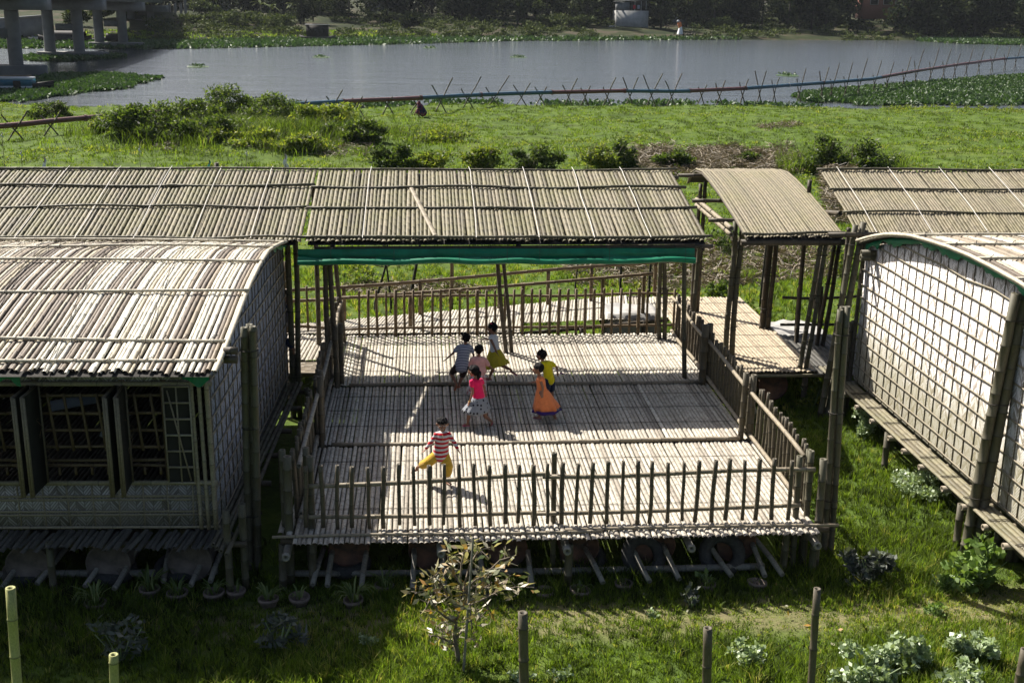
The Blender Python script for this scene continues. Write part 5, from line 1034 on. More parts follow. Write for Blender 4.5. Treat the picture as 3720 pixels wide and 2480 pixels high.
for i, px in enumerate(TX):
    py = np.interp(px, [q[0] for q in PP], [q[1] for q in PP]); c = pipe_pt(px, py); k = np.linalg.norm(c-C0)/F*S_; up = random.choice((.6, .9, 1.2, 1.5)) if px > 1000 else random.uniform(.3, 1.); up2 = up*random.uniform(.4, 1.)
    if px > 1900: up += .9
    t = thing('pipe_trestle', 'crossed poles under the pipe, %s' % (ORD[i]+' from the left picture edge' if i < 5 else ORD[i-5]+' to the right of the mound' if i < 18 else ORD[i-18]+' along the open water stretch' if i < 28 else ORD[len(TX)-1-i]+' from the right picture edge'), 'trestle', (c[0], c[1], 0), 'crossed pole trestles under the pipe')
    gz = float(gh(c[0], c[1]))
    for sg, u_ in ((1, up), (-1, up2)):
        a = np.array([c[0]-sg*.45, c[1]-sg*.1, gz-.1]); X = np.array([c[0]+sg*.04, c[1], c[2]-.16]); d = (X-a)/(X[2]-a[2]); e = X+d*u_; e[0] += sg*.12; m = MB(); pole(m, a, e, .045, .5, 6, bend=.04, hollow=False); m.build('culm', 'pole_dark' if random.random() < .6 else 'pole', t)
# ================================================================== THE FAR SIDE OF THE RIVER
def G0(px, py):
    """point of the far bank surface seen at a pixel"""
    d = ray(px, py); t = np.linspace(150, 700, 2600); P = C0+d*t[:, None]; k = np.where(P[:, 2] <= gh(P[:, 0], P[:, 1]))[0]
    return P[k[0]] if len(k) else P[-1]
def at_far(px, Y): p = GY(px, 60, Y); return p[0], Y, float(gh(p[0], Y))
# dark wood at the back: one mass
m = MB(); mt_ = MB()
for k in range(330):
    px = rng.uniform(-350, 2750); Y = rng.uniform(292, 350) if px > 430 else rng.uniform(318, 400); x, y, z = at_far(px, Y); hh = rng.uniform(10, 18)
    crown(m, (x, y, z+hh*.45), (rng.uniform(3.5, 6), 3.5, hh*.52), 750, 1.3, .7, clumps=14, squash=.95); taper_tube(mt_, np.array([(x, y, z-.2), (x+.3, y, z+hh*.7)]), [.3, .15], 6)
o = m.build('woodland', 'leaf_far'); o['kind'] = 'stuff'; o['label'] = 'dark wood behind the far bank'
o = mt_.build('woodland_trunks', 'barkdark'); o['kind'] = 'stuff'; o['label'] = 'trunks of the wood behind the far bank'
m = MB()
for k in range(420):
    px = rng.uniform(350, 2500)
    if 1395 < px < 1590 or 690 < px < 770: continue
    x0_ = GY(px, 60, 255)[0]; y = yfar(x0_)+rng.uniform(3, 42)**1.0; x = x0_*y/255; z = float(gh(x, y)); s1 = rng.uniform(.8, 2.4); crown(m, (x, y, z+s1*.25), (s1*1.5, s1, s1*.6), 110, .6, .35, clumps=6, squash=.5)
MT['leaf_mid'] = leaf_mat('far_bush_leaves', [(.022, .034, .014), (.045, .065, .02), (.08, .10, .033), (.11, .13, .045)], .15, spec=.1, rough=.8)
o = m.build('scrub', 'leaf_mid'); o['kind'] = 'stuff'; o['label'] = 'low scrub covering the far bank'
def ftree(px, py, wpx, hpx, label, mat='leaf_far', n=1500, kind='tree'):
    b = G0(px, py); s_ = np.linalg.norm(b-C0)/F*S_; R = wpx*s_/2; Hh = hpx*s_; t = thing(kind, label, 'tree', b, 'trees and bushes on the far bank'); m = MB(); crown(m, (b[0], b[1]+1, b[2]+Hh*.55), (R, R*.7, Hh*.5), n, .8, .35, clumps=14, squash=.95 if hpx > 40 else .7); m.build('crown', mat, t)
    m = MB(); taper_tube(m, np.array([b-[0, 0, .2], b+[.2, 1, Hh*.4], b+[.3, 1, Hh*.75]]), [.25, .2, .1], 7); m.build('trunk', 'barkdark', t)
for a in ((470, 50, 60, 40, 'rounded green bush right of the bridge abutment', 'leaf_mid'), (540, 62, 120, 34, 'wide low bush on the far bank, right of the bridge', 'leaf_mid'), (620, 68, 110, 34, 'low bush left of the houseboat', 'leaf_mid'), (690, 55, 90, 60, 'dark tree behind the houseboat', 'leaf_far'), (440, 62, 60, 26, 'low scrub beside the abutment shadow', 'leaf_mid'), (800, 50, 110, 70, 'dark bushy tree right of the houseboat', 'leaf_far'), (890, 60, 60, 34, 'dark bush below the fenced yard', 'leaf_far'), (940, 66, 60, 28, 'round dark bush at the foot of the wood', 'leaf_far'), (1060, 50, 120, 70, 'leafy tree with a broad crown at the middle of the far bank', 'leaf_far'), (1190, 52, 120, 70, 'pale topped tree near the middle of the far bank', 'leaf_mid'), (1270, 62, 70, 26, 'low mound of scrub on the bare bank', 'leaf_mid'), (1330, 64, 70, 24, 'scrub left of the concrete block house', 'leaf_mid'), (1520, 50, 60, 70, 'tree right of the concrete block house', 'leaf_far'), (1640, 62, 130, 80, 'big dark tree right of the hanging sheet', 'leaf_far'), (1750, 66, 120, 80, 'dark drooping tree at the shadowed bank', 'leaf_far'), (1870, 55, 110, 70, 'dark tree left of the windowed building', 'leaf_far'), (1660, 68, 70, 22, 'light scrub at the foot of the big dark tree', 'leaf_mid'), (2110, 55, 80, 60, 'grey green tree right of the windowed building', 'leaf_mid'), (2200, 58, 90, 60, 'bamboo like tree near the right edge of the far bank', 'leaf_mid'), (2300, 62, 80, 60, 'dark tree at the right end of the far bank', 'leaf_far'), (230, 45, 60, 40, 'bush between the bridge columns', 'leaf_mid'), (290, 40, 50, 30, 'green scrub behind the third pier', 'leaf_mid'), (170, 60, 50, 30, 'scrub behind the second pier', 'leaf_mid')):
    ftree(*a)
# banana plants
def banana(px, py, label, s=1.):
    b = G0(px, py); t = thing('banana_plant', label, 'banana plant', b, 'banana plants on the far bank'); m = MB(); taper_tube(m, np.array([b, b+[.1, 0, 1.6*s], b+[0, 0, 2.6*s]]), [.2, .16, .1], 7); m.build('trunk', 'bark', t); m = MB()
    for k in range(10):
        a = random.uniform(0, 6.28); d = np.array([math.cos(a), math.sin(a), 0]); sd = np.array([-d[1], d[0], 0]); L = random.uniform(1.6, 2.6)*s; up = random.uniform(.5, 1.2); b0 = b+[0, 0, 2.5*s]; P = [b0+d*L*f+[0, 0, L*(up*f-f*f*.9)] for f in (0, .25, .5, .75, 1)]
        m.grid(np.array([[p-sd*w_*s, p+[0, 0, -.05], p+sd*w_*s] for p, w_ in zip(P, (.05, .28, .33, .25, .03))]))
    m.build('leaves', 'leaf_mid', t)
for a in ((600, 38, 'banana plant at the left of the wood'), (622, 45, 'banana plant with splayed pale leaves, second from the left'), (673, 40, 'banana plant beside the houseboat tree'), (735, 32, 'banana plant above the houseboat'), (770, 30, 'banana plant right of the houseboat'), (960, 35, 'banana plant near the small fenced yard'), (1300, 36, 'banana plant left of the block house, outer one'), (1335, 38, 'banana plant right against the block house'), (1370, 45, 'banana plant below the block house shed'), (905, 40, 'banana plant left of the yard fence')): banana(*a)
# ---- buildings on the far bank
def hexa(parent, name, mat, lo, hi): m = MB(); m.box(lo, hi); return m.build(name, mat, parent)
b = G0(1450, 62); Y = b[1]; xa, xb = GY(1416, 50, Y)[0], GY(1489, 50, Y)[0]; z0 = GY(1450, 60, Y)[2]-2; z1 = GY(1450, 25, Y)[2]; z2 = GY(1450, 5, Y)[2]
bl = thing('block_house', 'grey concrete block with a tin shed on top on the far bank', 'building', (xa, Y, z0))
hexa(bl, 'base_block', 'concpale', (xa, Y, z0), (xb, Y+6, z1)); hexa(bl, 'shed_wall', 'metaldull', (xa+.2, Y+1, z1), (xa+3.2, Y+4, z2)); hexa(bl, 'shed_wall', 'darkin', (xa+3.4, Y+1.5, z1), (xb-.3, Y+4, z2+.5))
m = MB(); m.bar((xa-.2, Y+2.5, z2+.1), (xb+.4, Y+2.5, z2+.55), 4, .08, (0, 0, 1)); m.build('roof', 'metaldull', bl)
for x in (xa+3.6, xa+4.4, xb-1.8, xb-.6): m = MB(); pole(m, (x, Y+.4, z1), (x, Y+.4, z2+.2), .08, 1, 6, hollow=False); m.build('post', 'concpale' if x > xa+4 else 'barkdark', bl)
for x, c_ in ((xa+4.1, 'shirt_red'), (xb-2.6, 'cloth_blue')):
    MT.setdefault('shirt_red', simple('red_cloth', (.35, .02, .03), .8)); m = MB(); k = np.linspace(0, 1, 5); m.grid(np.array([np.stack([x+(j-.5)*.3+0*k, Y+.3+.05*np.sin(k*6+j), z1+1.3-k*.9], 1) for j in range(3)])); m.build('washing', c_, bl)
sh = thing('hanging_sheet', 'pale blue sheet hung up right of the block house', 'sheet', G0(1558, 60)); b = G0(1558, 58); p, q = GY(1546, 34, b[1]), GY(1572, 52, b[1]); m = MB(); k = np.linspace(0, 1, 8); m.grid(np.array([np.stack([p[0]+(q[0]-p[0])*k, b[1]+.1*np.sin(k*8+j), p[2]+(q[2]-p[2])*j/4-.2*np.sin(k*3.1)*(j == 0)+0*k], 1) for j in range(5)])); m.build('cloth', 'cloth_blue', sh, smooth=True)
for x in (p[0], q[0]): m = MB(); pole(m, (x, b[1]+.1, b[2]-.3), (x, b[1]+.1, p[2]+.2), .05, 1, 6, hollow=False); m.build('post', 'barkdark', sh)
def house(px0, px1, pyb, pyt, Y, label, wall, roofm, wins=(), roof_h=1.2, depth=6, name='house'):
    xa, xb = GY(px0, pyb, Y)[0], GY(px1, pyb, Y)[0]; z0 = GY(px0, pyb, Y)[2]; z1 = GY(px0, pyt, Y)[2]; t = thing(name, label, 'building', (xa, Y, z0)); hexa(t, 'wall', wall, (xa, Y, z0-3), (xb, Y+depth, z1))
    m = MB(); xm = (xa-.5, xb+.5); m.grid(np.array([[(x, y, z) for x in xm] for y, z in ((Y-.7, z1-.1), (Y+depth/2, z1+roof_h), (Y+depth+.7, z1-.1), (Y+depth+.7, z1-.2), (Y+depth/2, z1+roof_h-.1), (Y-.7, z1-.2), (Y-.7, z1-.1))])); m.build('roof', roofm, t)
    for (a, b_, c_, d_) in wins:
        p, q = GY(a, c_, Y), GY(b_, d_, Y); f = hexa(t, 'window', 'concpale', (p[0], Y-.06, q[2]), (q[0], Y+.02, p[2])); hexa(f, 'pane', 'darkin', (p[0]+.15, Y-.09, q[2]+.15), (q[0]-.15, Y-.065, p[2]-.15))
    return t
MT['brick'] = simple('dull_red_brick', (.16, .07, .05), .9, 3, .3); MT['tin_green'] = simple('green_tin', (.03, .10, .08), .6, 1, .3)
house(1985, 2090, 15, -14, 300, 'brick building with dark windows at the top right of the far bank', 'brick', 'metaldull', ((2000, 2017, -8, 12), (2030, 2047, -8, 12), (2058, 2075, -8, 12)))
house(78, 150, 28, 2, 300, 'green walled shed behind the bridge at the top left', 'tin_green', 'concpale', ((112, 122, 8, 22),), .8)
house(152, 210, 38, 12, 340, 'pale house behind the second bridge pier', 'concpale', 'metaldull', ((165, 175, 18, 30), (188, 198, 18, 30)))
house(840, 905, 12, -10, 330, 'pale hut with a thatched edge in the wood above the yard', 'concpale', 'barkdark', ((860, 872, -4, 8),))
house(2125, 2170, 12, -8, 320, 'white scrap roofed hut at the upper right', 'metaldull', 'concpale', ((2135, 2150, -2, 9),))
# retaining wall left
b = G0(60, 95); wl = thing('retaining_wall', 'long concrete retaining wall behind the nearest pier', 'wall', b); m = MB(); p, q = G0(-60, 98), G0(105, 84); m.bar(p+[0, 0, 1.3], q+[0, 0, 1.3], .6, 4.6); m.build('wall_face', 'concrete', wl); m = MB(); m.bar(p+[0, -.1, 3.7], q+[0, -.1, 3.7], .9, .25); m.build('coping', 'concpale', wl)
fy = thing('yard_fence', 'pale low fence of the yard above the far bank', 'fence', G0(850, 42)); m = MB(); p, q = G0(862, 44), G0(905, 44)
for k in range(16): c = p+(q-p)*k/15; m.bar(c+[0, 0, 0], c+[0, 0, 1.3], .12, .06)
m.bar(p+[0, 0, 1.2], q+[0, 0, 1.2], .08, .12); m.build('slats', 'bark', fy)
# rubble and scraps on the bank
for i, (px, py, wpx, la, mt_) in enumerate(((2140, 68, 20, 'pile of white scraps on the far bank at the right', 'white'), (1320, 62, 24, 'grey rubble pile left of the block house', 'concpale'), (1580, 80, 40, 'dark driftwood pile right of the person on the far bank', 'barkdark'), (1730, 100, 6, 'small white scrap at the waterline', 'white'), (1405, 62, 14, 'stones at the corner of the block house', 'concpale'), (540, 40, 34, 'pale debris slope right of the bridge abutment', 'concpale'), (345, 60, 26, 'rubbish slope under the end of the bridge', 'concpale'))):
    b = G0(px, py); s_ = np.linalg.norm(b-C0)/F*S_; t = thing('debris_pile', la, 'debris', b, 'debris on the far bank'); m = MB(); R = wpx*s_/2
    for k in range(26):
        c = b+[rng.normal(0, R*.45), rng.normal(0, R*.5), .1]; a = rng.uniform(.1, .45, 3)*(.5+R/3); M3 = np.array(Matrix.Rotation(random.uniform(0, 3), 3, 'Z') @ Matrix.Rotation(random.uniform(-.5, .5), 3, 'X')); mm = MB(); mm.box(-a/2, a/2, M3); c[2] = gh(c[0], c[1])+a[2]*.3; m.add(mm.V[0]+c, mm.Q[0])
    m.build('rubble', mt_, t)
# ---- boats
MT['boat_dark'] = simple('tarred_planks', (.035, .03, .027), .7, 3, .5, .2); MT['boat_blue'] = simple('blue_paint', (.03, .13, .19), .6, 2, .3); MT['boat_white'] = simple('chalky_white_paint', (.5, .52, .55), .6, 2, .2); MT['boat_red'] = simple('maroon_paint', (.10, .02, .02), .6, 2, .3)
def hull(parent, c, L, W, Hh, mat='boat_dark', ang=0.):
    u = np.linspace(-1, 1, 17); R = np.array([[math.cos(ang), -math.sin(ang), 0], [math.sin(ang), math.cos(ang), 0], [0, 0, 1]]); rows = []
    for t in u:
        w_ = W/2*(1-abs(t)**3.2); lift = Hh*.5*abs(t)**3; rows.append([np.array([t*L/2, s*w_*k, z+lift]) @ R.T+c for s, k, z in ((-1, 1, Hh), (-1, .95, Hh*.4), (-1, .5, 0), (1, .5, 0), (1, .95, Hh*.4), (1, 1, Hh), (1, .9, Hh), (1, .8, .25*Hh), (-1, .8, .25*Hh), (-1, .9, Hh))])
    m = MB(); m.grid(np.array(rows), True); return m.build('hull', mat, parent, smooth=False)
# houseboat
b = GZ(730, 93, -.35); Y = b[1]; hb = thing('houseboat', 'dark houseboat with a flat cluttered roof moored at the far bank', 'boat', b); hull(hb, b-[0, 0, .15], 7.0, 2.9, .8); hull(hb, b+[0, 0, .58], 7.1, 3., .1, 'concpale'); px2m = np.linalg.norm(b-C0)/F*S_
m = MB(); m.box(b+[-2.1, -.9, .4], b+[2.1, .9, 2.9]); cab = m.build('cabin', 'boat_dark', hb)
for k in range(4): hexa(cab, 'window', 'darkin', b+[-1.7+k*.95, -.94, 1.5], b+[-1.15+k*.95, -.9, 2.2])
m = MB(); m.box(b+[-2.35, -1.1, 2.9], b+[2.35, 1.1, 3.02]); m.build('roof', 'concpale', hb); m = MB()
for k in range(14): m.bar(b+[rng.uniform(-2.2, 2.2), rng.uniform(-1, 1), 3.08+rng.uniform(0, .1)], b+[rng.uniform(-2.2, 2.2), rng.uniform(-1, 1), 3.1+rng.uniform(0, .12)], .1, .06)
m.build('roof_planks', 'bark', hb)
# boats under the bridge
b = GZ(150, 97, -.2); t = thing('covered_boat', 'dark covered boat moored behind the second bridge pier', 'boat', b); hull(t, b-[0, 0, .1], 9, 2.4, .9); m = MB(); ys = np.linspace(0, math.pi, 9); m.grid(np.array([[(b[0]+x, b[1]-math.cos(a)*1.1, b[2]+.8+math.sin(a)*1.1) for a in ys] for x in np.linspace(-2, 3.4, 5)])); m.build('canopy', 'boat_dark', t)
for k, (px, py) in enumerate(((104, 95), (110, 92), (208, 96))):
    b = GZ(px, py, -.3); t = thing('rowing_boat', ['narrow pale rowing boat nearest the water left of the second pier', 'narrow rowing boat lying behind the pale one', 'narrow pale boat at the third pier'][k], 'boat', b); hull(t, b, 5.5, 1.1, .5, 'concpale', .2-.1*k)
b = GZ(258, 97, .2); t = thing('covered_boat', 'small dark covered boat between the columns of the third pier', 'boat', b); hull(t, b+[0, 3, -.1], 4, 1.6, .6); m = MB(); m.grid(np.array([[(b[0]+x, b[1]+3-math.cos(a)*.8, b[2]+.4+math.sin(a)*.9) for a in ys] for x in np.linspace(-1.6, 1.6, 5)])); m.build('canopy', 'boat_dark', t)
# painted boat, bottom left of the river
b = GZ(20, 212, WZ); Y = b[1]; pb_ = thing('painted_boat', 'blue and white painted cabin boat at the left picture edge', 'boat', b); hull(pb_, np.array([GY(-15, 212, Y)[0], Y+1.45, WZ-.1]), 9.5, 2.6, .7, 'boat_dark')
xa, xb = GY(-150, 200, Y)[0], GY(70, 200, Y)[0]; zz = [GY(30, v, Y)[2] for v in (216, 203, 198, 183, 179)]
for (z_a, z_b, mt_, nm) in ((zz[0], zz[1], 'boat_red', 'lower_band'), (zz[1], zz[2], 'boat_white', 'white_band'), (zz[2], zz[3], 'boat_blue', 'upper_band'), (zz[3], zz[4], 'boat_white', 'cornice')): m = MB(); m.box((xa, Y, z_a), (xb, Y+1.6, z_b-.003)); m.build(nm, mt_, pb_)
hexa(pb_, 'doorway', 'darkin', (GY(31, 200, Y)[0], Y-.03, zz[0]), (GY(48, 200, Y)[0], Y+.1, zz[3]-.1))
m = MB()
for k in range(8): m.bar((xa+k*.6, Y+rng.uniform(0, 1.4), zz[4]+.1), (xb-rng.uniform(0, 2), Y+rng.uniform(0, 1.4), zz[4]+.15), .12, .06)
m.build('roof_planks', 'bark', pb_)
b = GZ(470, 244, -.35); t = thing('canoe', 'small dark canoe at the near shore left of the tall tuft', 'boat', b); hull(t, b, 1.9, .5, .25, 'boat_dark')
# ================================================================== BRIDGE
br = thing('road_bridge', 'concrete road bridge on round twin columns at the top left', 'bridge', (-48, 180, 0))
def col_at(px, pb, pt, r, zb=WZ, Y=None):
    b = GZ(px, pb, zb) if Y is None else GY(px, pb, Y); top = GY(px, pt, b[1]); m = MB(); th = np.arange(20)*math.pi/10; zs_ = np.linspace(b[2]-1, top[2]+.3, 6); m.grid(np.array([[(b[0]+math.cos(a)*r, b[1]+math.sin(a)*r, z) for a in th] for z in zs_]), True); return b, top, m.build('column', 'concrete', br, smooth=True)
def footing(px0, px1, pyt, pyb, dp=3.2):
    b = GZ((px0+px1)/2, pyb, WZ); a, c = GY(px0, pyt, b[1]), GY(px1, pyt, b[1]); n = 9; th = np.linspace(-math.pi/2, math.pi/2, n); R = dp/2; P = [(a[0]+R-R*math.cos(t_), b[1]+R+R*math.sin(t_)) for t_ in th]+[(c[0]-R+R*math.cos(t_), b[1]+R-R*math.sin(t_)) for t_ in th]
    P = np.array(P); z1 = a[2]; m = MB(); m.grid(np.array([[(x, y, z) for x, y in P] for z in (WZ-1, z1)]), True); cc = P.mean(0); m.grid(np.array([[(x, y, z1) for x, y in P], [(cc[0]+(x-cc[0])*.01, cc[1]+(y-cc[1])*.01, z1) for x, y in P]]), True); m.build('footing', 'concrete', br); return b[1]+R, z1
Y1, f1 = footing(-75, 97, 151, 172); Y2, f2 = footing(74, 240, 120, 134, 4); Y3, f3 = footing(195, 325, 98, 111, 4)
piers = [((38, 152, 23), (-75, 150, 22), Y1, .72), ((116, 120, 22), (183, 120, 22), Y2, .72), ((229, 98, 24), (283, 98, 25), Y3, .75), ((304, 82, 27), (349, 82, 27), None, .75)]
tops = []
for (A, B, Y, r) in piers:
    Yy = Y if Y else 262.; o1 = col_at(*A, r, Y=Yy); o2 = col_at(*B, r, Y=Yy); ca, cb_ = o1[1], o2[1]; lo, hi = sorted((ca[0], cb_[0])); zt_ = ca[2]
    m = MB(); m.box((lo-3.2, Yy-1.5, zt_), (hi+3.2, Yy+1.5, zt_+1.3)); m.build('pier_cap', 'concrete', br); zc_ = o1[0][2]*.4+zt_*.6
    m = MB(); m.box((lo+r*.8, Yy-.6, zc_-.5), (hi-r*.8, Yy+.6, zc_+.4)); m.build('crossbeam', 'concrete', br); tops.append(((lo+hi)/2, Yy, zt_+1.3, hi-lo))
for A in ((392, 62, 12), (405, 62, 12), (418, 60, 12), (428, 58, 4)): b, tp2, o = col_at(A[0], A[1], A[2], .32, Y=285.)
print('TOPS', tops)
P = [np.array([tops[0][0]-1, tops[0][1]-70, tops[0][2]])]+[np.array(t_[:3]) for t_ in tops]+[np.array([GY(400, 20, 300)[0]-8, 300, tops[3][2]]), np.array([GY(400, 20, 300)[0]-14, 420, tops[3][2]])]
P = np.array(P); P[:, 2] = np.maximum(P[:, 2], 6.2); Wd = 10.
for nm, o, wd, h0, h1, mt_ in (('deck_slab', 0, Wd, 1.5, 1.85, 'concrete'), ('girder', -Wd/2+1, .6, 0, 1.5, 'concrete'), ('girder', -1.5, .6, 0, 1.5, 'concrete'), ('girder', 1.5, .6, 0, 1.5, 'concrete'), ('girder', Wd/2-1, .6, 0, 1.5, 'concrete'), ('parapet', -Wd/2+.2, .25, 1.85, 2.9, 'concpale'), ('parapet', Wd/2-.2, .25, 1.85, 2.9, 'concpale')):
    s5 = np.linspace(0, 1, 40); pth, L_ = along(P, s5*np.linalg.norm(np.diff(P, axis=0), axis=1).sum()); m = MB(); sweep(m, pth, np.tile(np.array([(o-wd/2, h0), (o+wd/2, h0), (o+wd/2, h1), (o-wd/2, h1)]), (40, 1, 1))); m.build(nm, mt_, br)
ab = thing('bridge_abutment', 'dark concrete abutment where the bridge meets the far bank', 'abutment', G0(415, 60)); b = G0(415, 60); m = MB(); m.box((b[0]-5, 300, b[2]-2), (b[0]+3, 306, 6.2)); m.build('abutment_wall', 'concrete', ab)
# haze
hz = MB(); hz.box((-900, -70, -8), (1100, 1100, 40)); hn = bpy.data.materials.new('haze'); hn.use_nodes = True; hn.node_tree.nodes.clear(); vo = hn.node_tree.nodes.new('ShaderNodeVolumePrincipled'); vo.inputs['Color'].default_value = (.82, .9, 1, 1); vo.inputs['Density'].default_value = .00006; vo.inputs['Anisotropy'].default_value = .2
ou = hn.node_tree.nodes.new('ShaderNodeOutputMaterial'); hn.node_tree.links.new(vo.outputs[0], ou.inputs[1]); ho = hz.build('haze', hn); ho['kind'] = 'stuff'; ho['label'] = 'thin blue river haze'
# ================================================================== CHILDREN
def cloth_mat(name, kind, c1, c2=None, scale=1., rough=.85):
    nb = NB(name); v = nb.coord()
    if kind == 'stripe':
        z = nb.n('SeparateXYZ', {0: v}).outputs[2]; f_ = nb.math('FRACT', nb.math('DIVIDE', nb.math('ADD', z, nb.math('MULTIPLY', nb.noise(6, 1), .02)), scale)); c = nb.ramp(f_, [(0., c1), (.5, c2)], 'CONSTANT')
    elif kind == 'dots':
        vo = nb.n('TexVoronoi', {'Vector': v, 'Scale': scale, 'Randomness': .35}).outputs['Distance']; c = nb.ramp(vo, [(0., c2), (.30, c2), (.34, c1)])
    elif kind == 'floral':
        n_ = nb.noise(scale, 2, None, .6, 1.2); c = nb.ramp(n_, [(.0, c1), (.52, c1), (.56, c2), (.62, c2), (.66, c1)])
    elif kind == 'weave':
        vo = nb.n('TexVoronoi', {'Vector': v, 'Scale': scale, 'Randomness': .2}).outputs['Distance']; c = nb.ramp(vo, [(0., c2), (.45, c1)])
    elif kind == 'hem':
        z = nb.n('SeparateXYZ', {0: v}).outputs[2]; c = nb.ramp(z, [(0., c2), (scale, c1)], 'CONSTANT')
    else: c = nb.mix(.35, c1, nb.ramp(nb.noise(20, 3), [(.3, tuple(q*.7 for q in c1)), (.7, tuple(min(1, q*1.25) for q in c1))]))
    nb.base(c, rough); nb.bump(nb.noise(28, 3), .25, .01); nb.b.inputs['Specular IOR Level'].default_value = .15; nb.b.inputs['Sheen Weight'].default_value = .15; return nb.m
nbk = NB('skin'); nbk.base(nbk.ramp(nbk.noise(12, 2), [(.3, (.19, .092, .055)), (.7, (.27, .135, .085))]), .5); nbk.b.inputs['Specular IOR Level'].default_value = .4; MT['skin'] = nbk.m
nbk = NB('black_hair'); nbk.b.inputs['Specular IOR Level'].default_value = .12; nbk.base((.006, .0055, .006), .7); nbk.bump(nbk.noise(70, 2, stretch(nbk, 1, 1, .2)), .6, .006); MT['hair'] = nbk.m
MT['eyewhite'] = simple('eye_white', (.6, .58, .55), .4); MT['eyedark'] = simple('eye_dark', (.01, .008, .007), .3); MT['lip'] = simple('lip', (.14, .045, .035), .5); MT['teeth'] = simple('teeth', (.7, .68, .62), .4)
def c8(x, y): return 935.8+x/3.701, 714.5+y/3.701
SC8 = 1/3.701
def hand(mb, w, d, side, r=.011, curl=.5):
    """palm, four bent fingers and a thumb; w wrist, d pointing direction, side across palm"""
    d = nrm(d); side = nrm(np.array(side)-d*(np.array(side) @ d)); n_ = np.cross(d, side); p1 = w+d*.045; caps(mb, w, p1, (.016, .010), (.024, .011), side)
    for k, (o, L) in enumerate(((-.019, .034), (-.0065, .040), (.0065, .038), (.018, .030))):
        a = p1+side*o+d*.006; b_ = a+d*L*.5+n_*L*.12*curl; c_ = b_+d*L*.45+n_*L*.4*curl; caps(mb, a, b_, .0068, .0062, side, 8); caps(mb, b_, c_, .0062, .0052, side, 8)
    a = w+d*.018-side*.016; b_ = a+d*.02-side*.018; caps(mb, a, b_, .008, .007, side, 8); caps(mb, b_, b_+d*.018-side*.006, .007, .0055, side, 8)
def foot(mb, ank, toe):
    h = ank+[0, 0, -.03]; d = nrm(toe-h); s_ = nrm(np.cross(d, [0, 0, 1])); caps(mb, h-d*.012, h+d*.06, (.024, .024), (.026, .018), s_); caps(mb, h+d*.06, toe, (.028, .016), (.026, .011), s_)
    for k in range(5): b_ = toe+s_*(.022-.011*k)+d*.004; caps(mb, b_, b_+d*(.018-.002*k), .0078-.0006*k, .0065-.0006*k, s_, 8)
